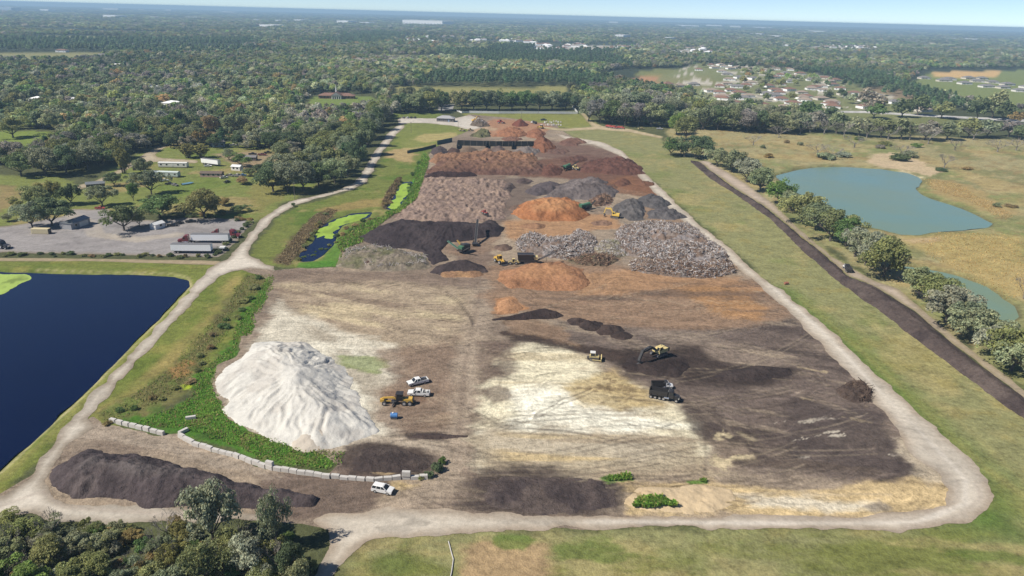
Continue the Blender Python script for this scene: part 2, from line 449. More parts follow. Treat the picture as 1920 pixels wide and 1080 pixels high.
# top of the site and the fields beyond
G.poly(pts(745,232, 860,228, 900,240, 890,258, 820,270, 760,278, 735,262), (126, 134, 70), 3, 4, 0.9)
G.poly(pts(775,262, 800,252, 850,250, 855,258, 800,268), (180, 164, 112), 4, 5, 0.8)
G.poly(pts(870,212, 1085,214, 1130,232, 1060,240, 1000,232, 880,226), (134, 136, 72), 3, 4)
G.poly(pts(730,212, 830,212, 830,222, 745,222), (112, 124, 62), 3, 3)
G.poly(pts(735,190, 745,164, 1060,163, 1075,185, 1050,190, 900,188), (150, 146, 92), 4, 6)
G.poly(pts(838,188, 850,170, 1000,172, 860,200), (176, 160, 116), 5, 8, 0.7)
G.poly(pts(560,208, 590,180, 690,180, 708,190, 690,205, 620,214), (120, 136, 70), 4, 4)
G.poly(pts(1180,150, 1220,138, 1330,140, 1345,160, 1270,168, 1200,160), (186, 142, 106), 8, 12, 0.95)
G.poly(pts(1180,138, 1240,128, 1345,130, 1360,138, 1320,144, 1220,143), (136, 138, 84), 8, 10, 0.8)
G.poly(pts(1010,92, 1060,86, 1190,86, 1200,96, 1100,97), (206, 200, 188), 20, 40, 0.8)
G.poly(pts(1240,102, 1280,92, 1340,98, 1320,104), (206, 200, 188), 20, 40, 0.8)
G.poly(pts(1530,90, 1545,84, 1640,88, 1640,93), (206, 200, 188), 20, 40, 0.8)
SUBD = pts(1230,150, 1300,118, 1480,128, 1580,150, 1720,195, 1720,225, 1330,200, 1260,172)
G.poly(SUBD, (132, 136, 92), 10, 10, 0.9)
G.mottle(SUBD, (206, 198, 184), 26, 0.12, 0.12, 0.9)
G.poly(pts(1700,160, 1745,135, 1920,132, 2100,150, 2100,215, 1860,205, 1790,185), (130, 140, 84), 10, 10, 0.95)
G.poly(pts(1745,138, 1800,132, 1880,134, 1870,142, 1800,148, 1755,145), (214, 178, 122), 8, 10, 0.95)
G.poly(pts(1610,168, 1660,160, 1740,185, 1700,190), (150, 130, 104), 8, 10, 0.8)
G.poly(pts(55,74, 90,66, 220,70, 215,74), (168, 166, 118), 20, 20, 0.9)
G.poly(pts(310,42, 350,36, 352,42), (190, 186, 150), 30, 20, 0.9)
G.poly(pts(1560,213, 1700,215, 1920,235, 1900,245, 1700,235, 1560,222), (128, 132, 84), 5, 6, 0.8)

M_GRASS = soil_mat('grassy_ground', 0.75, 0.16, 0.9, 0.95, 1.0, 0.35)
gf = []
idx = np.arange(NR * NC).reshape(NR, NC)
nxt = np.roll(idx, -1, 1)
gf = np.stack([idx[:-1], nxt[:-1], nxt[1:], idx[1:]], -1).reshape(-1, 4).tolist()
gf.append(idx[0, ::-1].tolist())
ground = mesh_obj('ground', np.stack([GX, GY, GZ], -1).reshape(-1, 3), gf, M_GRASS, None, True, {'Col': ('POINT', G.C.reshape(-1, 3))})
tag(ground, kind='structure')

# ------------------------------------------------------------------ the bare work yard
YARD = pts(432,497, 470,503, 515,508, 560,503, 632,503, 640,470, 680,445, 735,405, 770,385, 790,335, 800,300, 812,280, 850,258, 885,243, 845,228, 880,214, 960,222, 1010,230, 1040,232, 1056,246, 1075,258, 1130,268,
           1170,287, 1200,320, 1250,372, 1320,432, 1400,500, 1470,560, 1560,640, 1650,725, 1720,800, 1790,880, 1800,930, 1770,965, 1650,985, 1450,988, 1200,985, 1010,988, 880,995, 720,1003, 640,992, 560,978, 350,972, 110,970, 60,955, 0,960, -120,1010, -120,960, 0,925, 60,888, 110,822, 172,782, 190,795, 235,802, 300,815, 335,812, 365,832, 430,853, 480,872, 540,882, 612,890, 640,872, 610,850, 560,838, 470,806, 425,780, 408,745, 396,716, 408,688, 446,666, 450,632, 480,612, 470,596, 500,560, 505,540, 500,522)
dY = sdf(GX, GY, YARD, 20)
S_yard = np.where(dY < 1e5, dY + 1.3 * fbm(GX, GY, 6.0, 41, 4), dY)
Yp = Painter(GX, GY, (150, 135, 122))
P = Yp.poly
Yp.mottle(YARD, (120, 105, 96), 30.0, -0.05, 0.35, 0.6)
Yp.mottle(YARD, (168, 151, 134), 22.0, 0.05, 0.35, 0.7, 0.5, 1.2, 0.2)
# left half: pale worked ground
P(pts(505,530, 620,510, 760,530, 880,540, 890,640, 800,660, 690,640, 560,600), (168, 151, 133), 6, 7)
A1 = pts(500,540, 640,520, 860,560, 870,630, 720,640, 560,600)
Yp.mottle(A1, (204, 188, 158), 13.0, 0.0, 0.3, 0.75, 0.3, 1.3, -0.35)
Yp.mottle(A1, (128, 111, 99), 9.0, 0.14, 0.25, 0.7, 0.25, 1.4, -0.3)
P(pts(470,600, 520,560, 600,585, 650,630, 700,655, 722,690, 715,740, 725,800, 660,838, 470,806, 410,740), (208, 200, 187), 6, 8)
P(pts(600,640, 660,650, 690,690, 690,760, 700,800, 650,830, 600,800), (224, 218, 206), 6, 8, 0.8)
Yp.mottle(pts(500,560, 720,670, 715,720, 700,800, 640,835, 600,800, 640,690, 560,610), (150, 138, 124), 9.0, 0.1, 0.25, 0.7, 0.4, 1.2, -0.5)
P(pts(640,668, 690,668, 720,680, 715,702, 690,700, 650,680), (128, 142, 86), 2, 3, 0.75)
P(pts(700,655, 850,640, 862,800, 780,820, 705,790, 690,740, 720,700), (136, 116, 103), 6, 7, 0.85)
Yp.mottle(pts(700,650, 850,640, 862,800, 705,790), (150, 128, 110), 9.0, 0.1, 0.3, 0.6, 0.4, 1.2, 0.5)
P(pts(705,740, 760,728, 830,735, 790,765, 720,765), (116, 90, 76), 3, 3, 0.6)
P(pts(620,838, 700,815, 850,812, 870,840, 840,880, 815,850, 640,838), (176, 162, 148), 3, 4, 0.85)
P(pts(760,815, 800,810, 880,812, 888,820, 840,826, 765,826), (84, 72, 68), 1.2, 1.5, 0.9)
P(pts(632,850, 690,832, 775,840, 822,860, 818,888, 740,896, 650,892, 622,880), (78, 67, 64), 2.5, 3, 0.95)
P(pts(690,880, 730,868, 745,880, 725,893), (170, 148, 118), 1, 1.5, 0.7)
P(pts(725,903, 760,898, 800,905, 780,920, 730,925), (190, 168, 130), 1.5, 2, 0.85)
# lower left round the dark heap
P(pts(170,790, 300,815, 450,850, 560,885, 560,905, 430,885, 300,850, 200,825, 140,830), (164, 150, 138), 2, 2.5, 0.9)
P(pts(450,880, 620,890, 720,905, 730,925, 700,950, 600,968, 500,960), (112, 97, 90), 3, 4, 0.9)
Yp.mottle(pts(480,885, 720,905, 700,950, 500,960), (80, 69, 66), 7.0, 0.05, 0.3, 0.8, 0.5, 1.2)
# central haul road
Yp.line(pts(912,505, 905,545, 893,610, 878,680, 872,760, 868,830, 850,885, 800,935, 700,985, 640,1040), (166, 150, 136), 8.0, 2.5, 0.95, 1.5)
Yp.line(pts(908,545, 898,610, 884,680, 880,760, 877,820), (172, 156, 142), 1.2, 0.7, 0.6, 0.3)
Yp.line(pts(900,545, 888,610, 872,680, 865,760, 860,820), (122, 106, 97), 1.6, 0.8, 0.5, 0.3)
P(pts(900,640, 960,640, 940,760, 925,890, 890,890, 895,760), (120, 104, 95), 3, 3, 0.75)
# right half: pale sand floor
SAND = pts(942,650, 985,628, 1040,632, 1085,650, 1160,690, 1225,735, 1290,775, 1325,815, 1330,870, 1240,893, 1040,895, 925,892, 918,800, 930,720)
P(SAND, (228, 219, 196), 6, 9)
P(pts(990,735, 1100,720, 1240,770, 1290,800, 1200,830, 1000,830, 930,800), (250, 246, 234), 7, 9, 0.9)
Yp.mottle(SAND, (186, 170, 142), 12.0, 0.12, 0.28, 0.7, 0.22, 1.4, 0.05)
Yp.mottle(SAND, (150, 133, 116), 7.0, 0.24, 0.25, 0.7, 0.2, 1.5, 0.05)
P(pts(930,822, 1060,818, 1320,825, 1330,875, 1200,897, 930,895), (168, 152, 132), 6, 7, 0.8)
Yp.mottle(pts(940,815, 1320,815, 1330,880, 1150,895, 940,892), (210, 186, 142), 8.0, 0.05, 0.25, 0.7, 0.15, 1.5)
P(pts(920,640, 960,650, 975,690, 950,730, 925,760, 915,700), (106, 90, 84), 2.5, 4, 0.7)
P(pts(1060,725, 1150,690, 1220,730, 1250,760, 1160,775, 1080,760), (186, 164, 120), 3, 4, 0.8)
Yp.mottle(pts(1060,725, 1150,690, 1250,760, 1160,775), (112, 94, 74), 4.0, 0.1, 0.25, 0.7)
# dark soil
DARK = pts(950,622, 1060,600, 1300,618, 1480,598, 1560,650, 1640,735, 1700,840, 1725,895, 1600,893, 1500,880, 1390,872, 1335,810, 1260,745, 1180,690, 1080,655, 960,640)
P(DARK, (112, 99, 94), 6, 9)
Yp.mottle(DARK, (142, 127, 117), 18.0, 0.0, 0.35, 0.8, 0.45, 1.2, -0.3)
Yp.mottle(DARK, (78, 68, 66), 12.0, 0.1, 0.3, 0.75, 0.3, 1.4, -0.35)
Yp.mottle(DARK, (164, 148, 132), 7.0, 0.2, 0.2, 0.6, 0.2, 1.6, -0.35)
P(pts(935,620, 1000,628, 1100,650, 1190,665, 1180,685, 1060,655, 960,640), (66, 54, 50), 1.5, 2, 0.9)
P(pts(1150,645, 1310,650, 1355,690, 1300,720, 1170,705), (62, 52, 50), 5, 5, 0.9)
P(pts(1315,690, 1400,676, 1490,684, 1515,700, 1440,718, 1325,718), (62, 53, 51), 4, 5, 0.9)
P(pts(1260,735, 1330,770, 1440,860, 1420,868, 1350,845, 1290,790), (76, 66, 65), 2.5, 3, 0.8)
P(pts(1490,760, 1640,770, 1700,850, 1720,895, 1600,890, 1480,850, 1460,800), (84, 74, 73), 4, 5, 0.8)
Yp.mottle(pts(1440,780, 1640,790, 1690,850, 1640,890, 1480,850), (206, 196, 184), 2.6, 0.34, 0.12, 0.85, 0.25, 1.5, 0.25)
Yp.mottle(pts(1480,640, 1600,700, 1640,790, 1500,780), (186, 168, 140), 3.0, 0.32, 0.15, 0.7, 0.3, 1.4, -0.35)
P(pts(1325,800, 1400,830, 1420,880, 1330,885), (140, 124, 112), 3, 4, 0.8)
Yp.mottle(pts(1310,790, 1410,820, 1420,880, 1330,885), (208, 192, 160), 5.0, 0.15, 0.2, 0.8)
# orange and brown grounds
P(pts(905,495, 1100,480, 1320,520, 1420,520, 1480,570, 1460,605, 1300,612, 1100,600, 930,575), (148, 122, 103), 6, 7, 0.9)
P(pts(1060,515, 1200,505, 1390,518, 1440,545, 1300,550, 1100,548), (168, 132, 102), 5, 6, 0.8)
P(pts(1270,545, 1330,538, 1400,548, 1440,580, 1420,598, 1340,588, 1280,565), (172, 132, 94), 5, 6, 0.8)
Yp.mottle(pts(920,500, 1440,520, 1470,600, 930,590), (106, 90, 82), 16.0, 0.12, 0.3, 0.7, 0.3, 1.4, 0.05)
P(pts(930,560, 960,556, 990,580, 950,592, 925,588), (178, 132, 96), 1.5, 2, 0.9)
P(pts(925,590, 1060,610, 1080,650, 960,625), (140, 116, 98), 3, 4, 0.8)
# bottom: dark heap floor and cream bench
P(pts(870,925, 910,890, 1040,880, 1160,896, 1185,935, 1170,966, 1000,972, 890,958), (80, 70, 68), 4, 5, 0.95)
Yp.mottle(pts(880,925, 920,895, 1150,900, 1160,962, 900,955), (104, 90, 84), 5.0, 0.1, 0.3, 0.7, 0.3, 1.4, 0.1)
P(pts(1160,905, 1300,900, 1500,918, 1700,905, 1780,905, 1780,945, 1700,962, 1500,968, 1180,958), (206, 182, 142), 2.5, 3, 0.95)
P(pts(1370,922, 1480,925, 1620,935, 1700,950, 1600,968, 1400,966), (224, 214, 198), 3, 4, 0.9)
P(pts(1610,945, 1650,940, 1690,965, 1630,968), (140, 130, 122), 1.5, 2, 0.8)
P(pts(1125,896, 1180,890, 1185,900, 1140,905), (84, 122, 46), 0.8, 1.2, 0.9)
P(pts(1290,902, 1325,898, 1325,906, 1295,908), (84, 122, 46), 0.6, 1, 0.9)
P(pts(1690,830, 1760,860, 1790,915, 1740,915, 1700,880), (190, 176, 158), 3, 4, 0.8)
Yp.line(pts(1660,830, 1686,860, 1680,895, 1640,905), (70, 61, 60), 1.2, 0.7, 0.7, 0.3)
Yp.line(pts(1380,866, 1480,878, 1620,893, 1780,915), (80, 70, 66), 1.0, 0.6, 0.7, 0.3)
Yp.line(pts(1322,795, 1323,890), (88, 77, 72), 1.0, 0.5, 0.6, 0.4)
for k in range(14):
    x0 = 1270 + k * 4; Yp.line(pts(x0, 735 + k, x0 + 70, 790 + k * 3, x0 + 190 + k * 6, 862 + k * 2), (68, 59, 58) if k % 2 else (132, 117, 108), 0.5, 0.4, 0.5, 0.2)
P(pts(1368,865, 1380,859, 1480,862, 1640,880, 1650,890, 1480,876, 1380,872), (96, 84, 78), 0.8, 0.6, 0.9)
# upper yard
P(pts(735,405, 760,395, 800,320, 900,318, 950,330, 960,405, 900,415), (130, 110, 100), 4, 5, 0.9)
P(pts(740,410, 770,392, 930,396, 950,412, 900,418), (144, 112, 90), 3, 4, 0.8)
P(pts(895,340, 985,330, 1010,370, 960,400, 940,440, 900,430), (112, 98, 92), 4, 5, 0.85)
P(pts(940,420, 1000,402, 1150,402, 1170,425, 1060,440, 960,455), (172, 134, 102), 4, 5, 0.9)
P(pts(960,330, 1000,300, 1100,290, 1220,320, 1290,360, 1270,372, 1160,350, 1050,335), (112, 80, 67), 4, 5, 0.9)
P(pts(1120,340, 1180,330, 1260,360, 1240,372, 1150,362), (132, 94, 72), 3, 4, 0.8)
P(pts(1020,262, 1110,275, 1160,290, 1130,305, 1000,295, 990,275), (114, 88, 80), 4, 5, 0.8)
P(pts(880,240, 920,222, 1010,228, 1040,238, 1010,255, 900,255), (170, 128, 102), 4, 5, 0.9)
P(pts(850,228, 900,230, 930,242, 890,248, 860,240), (186, 164, 140), 4, 5, 0.8)
P(pts(1190,380, 1300,420, 1390,500, 1360,512, 1250,440), (150, 124, 104), 4, 5, 0.7)
P(pts(850,470, 900,455, 930,480, 915,510, 860,510), (118, 100, 92), 3, 4, 0.8)
P(pts(805,470, 850,455, 900,440, 940,430, 920,470, 860,480), (134, 112, 98), 3, 4, 0.8)
P(pts(505,506, 700,510, 900,515, 900,535, 700,530, 520,528), (130, 113, 103), 4, 4, 0.8)
rgt = random.Random(12)
for k in range(280):      # wheel and blade marks
    bx = rgt.uniform(540, 1640); by = rgt.uniform(520, 960)
    if bx < 700 and by > 600: continue
    an = rgt.choice([0.0, 0.0, 0.15, -0.2, 0.35, -0.3, 0.7]) + rgt.uniform(-0.15, 0.15); Lp = rgt.uniform(110, 360); cv = rgt.uniform(-0.7, 0.7)
    ln = []
    x, y = bx, by
    for q in range(12):
        ln.append(at(x, y)); x += math.cos(an) * Lp / 11; y += math.sin(an) * Lp / 11 * 0.6; an += cv / 11
    if any(not (560 < u < 1700 and 505 < w < 975) for u, w in [(bx, by), (x, y)]): continue
    dk = rgt.random() < 0.62
    for off in (0, rgt.uniform(1.8, 2.2)):
        Yp.line([(a, b + off) for a, b in ln], (74, 64, 60) if dk else (182, 166, 146), rgt.uniform(0.25, 0.5), 0.35, rgt.uniform(0.3, 0.7) * (1.0 if dk else 0.7), 0.15)
M_YARD = soil_mat('bare_earth', 0.8, 0.22, 0.9, 0.96, 1.0, 0.4, 0.42)
Yp.C[..., 2] *= 0.93
yard = grid_sheet('work_yard', S_yard, 0.03, Yp.C, M_YARD)

# ------------------------------------------------------------------ dirt roads, tracks, gravel
M_ROAD = soil_mat('dirt_road_surface', 0.4, 0.16, 0.4, 0.95, 1.2, 0.2)
def road(name, poly, col, edge=(150, 138, 122), dz=0.06, wob=1.5, marks=(), soft=3.5):
    d = sdf(GX, GY, poly, 15)
    S = np.where(d < 1e5, d + wob * fbm(GX, GY, 6.0, 61 + len(name), 6), d)
    R = Painter(GX, GY, edge)
    w = sstep(0.3, -soft, S)
    R.C = R.C * (1 - w[..., None]) + lin(*col)[None, None] * w[..., None]
    R.mottle(poly, tuple(int(c * 0.88) for c in col), 12.0, 0.05, 0.3, 0.6)
    R.mottle(poly, tuple(int(c * 0.78) for c in col), 5.0, 0.22, 0.25, 0.6, 0.5, 1.2)
    for ln, c, wd in marks:
        R.line(ln, c, wd, 0.5, 0.6, 0.25)
    return grid_sheet(name, S, dz, R.C, M_ROAD)
road('dirt_road', pts(-150,1040, -150,960, 0,932, 60,892, 108,822, 112,806, 187,723, 245,665, 300,605, 345,556, 385,512, 405,494, 425,487, 440,471, 480,422, 500,403, 530,384, 555,374, 600,366, 640,354, 665,343, 680,322, 690,303, 703,283, 714,268, 730,246, 742,237, 757,234,
     760,238, 748,247, 735,262, 721,280, 708,302, 697,325, 686,342, 660,355, 600,371, 555,384, 512,410, 490,436, 468,465, 470,480, 490,492, 515,500, 515,508, 470,503, 436,507, 402,524, 345,583, 290,645, 222,717, 182,765, 168,786, 176,802, 130,830, 95,870, 90,905, 105,932, 150,945, 340,950, 480,962, 560,985, 520,978, 350,978, 110,975, 60,960, 0,970),
     (214, 205, 190), marks=[(pts(110,820, 200,730, 300,622, 400,510, 440,482), (186, 176, 162), 0.8), (pts(0,950, 80,920, 120,950, 350,966), (176, 163, 150), 1.0)])
road('dirt_road', pts(1040,250, 1075,258, 1130,267, 1166,283, 1192,306, 1231,345, 1272,386, 1322,430, 1372,470, 1422,514, 1460,540, 1580,640, 1657,712, 1766,818, 1812,856, 1851,897, 1863,930, 1851,958, 1803,981, 1703,996, 1565,997, 1440,993, 1250,990, 1010,990, 880,1000, 705,1012, 670,1034, 630,1078, 600,1130, 560,1130, 592,1076, 610,1036, 622,992, 590,975, 620,962, 760,955, 860,960, 1000,970, 1160,966, 1440,971, 1615,971, 1690,963, 1765,945, 1778,917, 1765,892, 1715,858, 1685,815, 1652,765, 1600,705, 1522,630, 1488,592, 1440,552, 1400,515, 1358,484, 1308,440, 1262,400, 1222,358, 1184,315, 1158,291, 1118,273, 1060,262),
     (206, 196, 180), (166, 151, 133), marks=[(pts(1440,530, 1580,660, 1700,785, 1810,900, 1810,945, 1720,980, 1440,982, 1100,978), (222, 214, 202), 1.2), (pts(1430,540, 1570,668, 1690,795, 1795,905, 1795,940, 1710,974, 1440,977), (176, 165, 152), 0.8), (pts(1830,905, 1838,935, 1800,968, 1700,988), (180, 168, 154), 1.0)])
road('track', pts(-600,482, 0,484, 200,486, 410,489, 425,493, 405,497, 200,491, 0,490, -600,489), (188, 168, 140), (150, 138, 110), 0.05, 0.5)
road('track', pts(1306,300, 1330,303, 1400,345, 1450,382, 1500,432, 1560,482, 1640,528, 1686,543, 1740,590, 1800,640, 1870,692, 1920,730, 2050,830, 2040,850, 1920,746, 1855,695, 1787,645, 1715,585, 1645,540, 1590,517, 1545,477, 1492,435, 1435,388, 1385,357, 1340,325), (188, 172, 156), (150, 138, 110), 0.05, 0.7)
LOT = pts(-300,470, -200,440, 0,425, 40,420, 120,405, 130,392, 200,392, 215,400, 220,412, 300,412, 345,408, 440,410, 476,412, 470,425, 440,452, 420,474, 410,482, 0,474)
road('gravel_lot', pts(-300,470, -200,440, 0,425, 40,420, 120,405, 130,392, 200,392, 215,400, 220,412, 300,412, 345,408, 440,410, 476,412, 470,425, 440,452, 420,474, 410,482, 0,474), (156, 151, 149), (140, 130, 112), 0.04, 1.5, marks=[(pts(60,440, 150,452, 300,440, 420,425), (150, 144, 142), 3), (pts(130,400, 170,420, 180,440, 260,450, 330,440), (190, 178, 160), 7)])
road('track', pts(130,352, 180,340, 215,322, 245,305, 270,288, 300,272, 312,268, 316,272, 290,290, 300,296, 370,300, 372,306, 300,303, 260,306, 225,326, 190,345, 140,358), (186, 172, 148), (150, 138, 110), 0.05, 0.6)
road('gravel_apron', pts(748,235, 745,224, 752,220, 800,222, 850,222, 880,216, 900,222, 905,240, 880,244, 850,236, 800,231, 765,231), (206, 198, 186), (170, 158, 140), 0.07, 1.0)
road('track', pts(1060,246, 1010,240, 1010,237, 1060,241, 1110,238, 1100,228, 1088,212, 1096,212, 1110,228, 1130,237, 1180,242, 1245,256, 1240,260, 1180,248, 1120,243), (196, 178, 146), (150, 140, 100), 0.05, 0.8)
road('paved_road', pts(820,208, 823,196, 852,196, 848,208), (170, 168, 166), (150, 148, 144), 0.05, 0.3)
road('paved_road', pts(1560,208, 1620,208, 1760,216, 1925,224, 2100,232, 2100,236, 1925,229, 1760,220, 1620,212, 1560,212), (206, 204, 200), (170, 168, 160), 0.05, 0.3)
road('paved_road', pts(1425,184, 1480,186, 1540,190, 1620,192, 1620,195, 1540,193, 1480,189, 1425,187), (200, 198, 194), (170, 168, 160), 0.05, 0.3)

# ------------------------------------------------------------------ water
def water_mat(name, rgb, rough, rgb2, spec=0.5, bump=0.08):
    m, nt, out = nodes_of(name)
    b = nt.nodes.new('ShaderNodeBsdfPrincipled')
    geo = nt.nodes.new('ShaderNodeNewGeometry')
    n = noise_node(nt, 0.018, 4, 0.6, geo.outputs['Position'])
    mx = nt.nodes.new('ShaderNodeMix'); mx.data_type = 'RGBA'
    mx.inputs['A'].default_value = (*rgb, 1); mx.inputs['B'].default_value = (*rgb2, 1)
    nt.links.new(mathn(nt, 'MULTIPLY', mathn(nt, 'SUBTRACT', n, 0.35, True), 3.0, True), mx.inputs['Factor'])
    nt.links.new(mx.outputs['Result'], b.inputs['Base Color'])
    b.inputs['Roughness'].default_value = rough
    b.inputs['Specular IOR Level'].default_value = spec
    b.inputs['IOR'].default_value = 1.33
    w1 = noise_node(nt, 1.6, 3, 0.6, geo.outputs['Position'], (1, 2.2, 1), 0.2)
    bp = nt.nodes.new('ShaderNodeBump'); bp.inputs['Strength'].default_value = bump; bp.inputs['Distance'].default_value = 0.15
    nt.links.new(w1, bp.inputs['Height']); nt.links.new(bp.outputs[0], b.inputs['Normal'])
    nt.links.new(b.outputs[0], out.inputs['Surface'])
    return m
M_WDARK = water_mat('deep_pond_water', (0.0003, 0.003, 0.024), 0.05, (0.0005, 0.004, 0.032), 0.5, 0.25)
M_WGREEN = water_mat('turbid_pond_water', (0.145, 0.24, 0.19), 0.10, (0.175, 0.235, 0.135), 0.5, 0.2)
def water(name, poly, mat, z=-0.75):
    d = sdf(GX, GY, poly, 15)
    S = np.where(d < 1e5, d - 0.3 + 1.5 * fbm(GX, GY, 11.0, 77, 5), d)
    return grid_sheet(name, S, 0, None, mat, zflat=z)
water('pond', POND_L, M_WDARK)
water('pond', POND_R, M_WGREEN)
water('pond', POND_R2, M_WGREEN)
water('ditch_water', DITCH_1, M_WDARK)
water('ditch_water', DITCH_2, M_WDARK)
M_ALGAE = soil_mat('algae_mat', 0.22, 0.0, 0.15, 0.8, 1.0, 0.1)
def algae(poly, col, z=-0.72):
    d = sdf(GX, GY, poly, 15)
    S = np.where(d < 1e5, d + 0.6 + 2.6 * fbm(GX, GY, 5.0, 83, 6), d)
    A = Painter(GX, GY, col)
    A.mottle(poly, tuple(int(c * 0.84) for c in col), 7.0, 0.0, 0.3, 0.8)
    A.mottle(poly, (118, 136, 70), 4.0, 0.2, 0.2, 0.8)
    return grid_sheet('algae', S, 0, A.C, M_ALGAE, zflat=z)
algae(pts(-620,502, 0,508, 62,511, 60,519, 40,529, 0,548, -100,590, -400,600, -700,520), (166, 190, 98))
algae(pts(590,446, 592,436, 610,418, 632,408, 660,399, 698,396, 690,405, 664,413, 640,421, 631,433, 627,445, 618,447, 606,440), (156, 186, 78))
algae(pts(722,388, 733,374, 745,352, 756,340, 772,338, 770,352, 764,368, 755,380, 742,393), (156, 186, 78))
# ------------------------------------------------------------------ heaps of sand, soil and mulch
M_HEAP = soil_mat('loose_heap', 0.75, 0.0, 1.0, 0.97, 1.4, 0.45)
M_SANDH = soil_mat('white_sand', 0.2, 0.0, 0.6, 0.95, 1.0, 0.35)
HEAPS = []
def heap(name, poly, H, slope, col, col2, label, cat, mat=None, rough=0.16, step=None, gully=0.25, mix=0.5, ridge=None, seed=None, lump=6.0, col3=None, top=None, group=None, wobk=1.0, rill=None):
    """a heap grown from its footprint at its angle of repose, with gullies, lumps and colour patches"""
    P_ = np.array(poly); seed = seed or (len(HEAPS) * 13 + 200)
    cx, cy = P_.mean(0)
    size = max(np.ptp(P_[:, 0]), np.ptp(P_[:, 1]))
    dist = math.hypot(cx, cy)
    if dist > 330: rough *= 1.9; H *= 0.9; gully = min(gully * 1.3, 0.6)
    st = step or max(0.35, dist * 0.0013)
    x = np.arange(P_[:, 0].min() - 2, P_[:, 0].max() + 2, st); sy = st * (1.0 if dist < 250 else 1.6)
    y = np.arange(P_[:, 1].min() - 2, P_[:, 1].max() + 2, sy)
    X, Y = np.meshgrid(x, y)
    d = sdf(X, Y, poly, 8)
    wob = min(size, 40) * 0.075 * wobk
    d = d + wob * fbm(X, Y, 9.0, seed, 5)
    ins = np.maximum(-d, 0)
    hh = H * (1 + 0.4 * fbm(X, Y, lump * 2.2, seed + 5, 4))
    if ridge is not None:       # crest line: height falls away from it
        rd = ldist(X, Y, ridge[0], 200)
        hh = np.maximum(hh * np.clip(1 - rd / ridge[1], 0, 1), 0.12 * H)
    z = hh * np.tanh(slope * ins / np.maximum(hh, 0.1))
    g = 1 - np.abs(fbm(X, Y, lump, seed + 9, 4))
    z = z * (1 - gully + gully * g) + rough * np.clip(ins, 0, 1.5) * fbm(X, Y, lump * 0.5, seed + 3, 4)
    rl = (0.10 * H if rill is None else rill)
    ex, ey = (X - cx, Y - cy)
    if ridge is not None:
        rc = np.array(ridge[0]).mean(0); ex, ey = X - rc[0], Y - rc[1]
    an = np.arctan2(ey, ex); rad = np.hypot(ex, ey)
    an = an + 0.35 * fbm(X, Y, 14.0, seed + 57, 3)
    rn = np.abs(fbm(an * 9.0 + 0.02 * rad, rad * 0.06, 1.0, seed + 51, 4)) + 0.5 * np.abs(fbm(an * 24.0, rad * 0.12, 1.0, seed + 53, 3))
    z = z - rl * np.clip(ins / 3.0, 0, 1) * np.clip(rad / 9.0, 0.15, 1) * (0.8 - rn)
    z0 = terrain(X, Y)
    z = z + np.clip(ins, 0, 1.2) * (0.30 * rough / 0.16 * 0.5 * fbm(X, Y, 1.7, seed + 41, 3) + 0.35 * (rough / 0.2) * np.maximum(fbm(X, Y, 3.4, seed + 43, 3) - 0.15, 0))
    Z = np.where(d > 0, -0.35, np.maximum(z, 0.02)) + z0
    cell = (d[:-1, :-1] < 0.0) | (d[1:, :-1] < 0.0) | (d[:-1, 1:] < 0.0) | (d[1:, 1:] < 0.0)
    ij = np.argwhere(cell)
    used = np.zeros(X.shape, bool)
    for (i, j) in ((0, 0), (1, 0), (0, 1), (1, 1)): used[ij[:, 0] + i, ij[:, 1] + j] = True
    vid = -np.ones(X.shape, int); vid[used] = np.arange(used.sum())
    V = np.stack([X[used] - cx, Y[used] - cy, Z[used]], 1)
    F = np.stack([vid[ij[:, 0], ij[:, 1]], vid[ij[:, 0], ij[:, 1] + 1], vid[ij[:, 0] + 1, ij[:, 1] + 1], vid[ij[:, 0] + 1, ij[:, 1]]], 1)
    n = fbm(X, Y, lump * 1.6, seed + 21, 5)[used]
    w = (sstep(-0.1, 0.5, n) * mix)[:, None]
    C = lin(*col)[None] * (1 - w) + lin(*col2)[None] * w
    if col3 is not None:
        w = (sstep(0.05, 0.35, fbm(X, Y, lump * 1.2, seed + 33, 5)[used]) * 0.8)[:, None]
        C = C * (1 - w) + lin(*col3)[None] * w
    if top is not None:
        w = (sstep(0.55, 0.95, (z / max(H, 0.1))[used] + 0.2 * n) * 0.8)[:, None]
        C = C * (1 - w) + lin(*top)[None] * w
    o = mesh_obj(name, V, F, mat or M_HEAP, None, True, {'Col': ('POINT', C)})
    o.location = (cx, cy, 0)
    tag(o, label, cat, group)
    HEAPS.append(o)
    return o
def rnd_poly(cx, cy, rx, ry, n=9, seed=1):
    rg = random.Random(seed)
    a = []
    for i in range(n):
        t = 2 * math.pi * i / n; k = rg.uniform(0.85, 1.12)
        a += [cx + math.cos(t) * rx * k, cy + math.sin(t) * ry * k]
    return pts(*a)
S_ = heap
S_('sand_heap', pts(470,640, 452,668, 415,690, 402,717, 414,747, 428,780, 462,806, 500,824, 545,840, 590,843, 650,835, 705,808, 690,772, 672,735, 660,700, 630,668, 580,648, 530,640), 7.8, 0.46, (214, 211, 203), (202, 199, 192), 'large pale white sand heap with eroded slopes beside green weeds', 'sand heap', M_SANDH, 0.12, 0.4, 0.2, 0.6, (pts(515,690, 550,708, 588,735, 602,775), 30), 301, 6.0, (196, 191, 183), None, None, 1.0, 1.0)
S_('sand_heap', pts(545,842, 548,812, 575,795, 612,790, 640,805, 640,828, 605,845, 570,848), 3.2, 0.6, (196, 186, 172), (170, 158, 144), 'small greyish sand heap against the foot of the white heap', 'sand heap', M_SANDH, 0.2, 0.35, 0.3, 0.6, None, 307, 4.0)
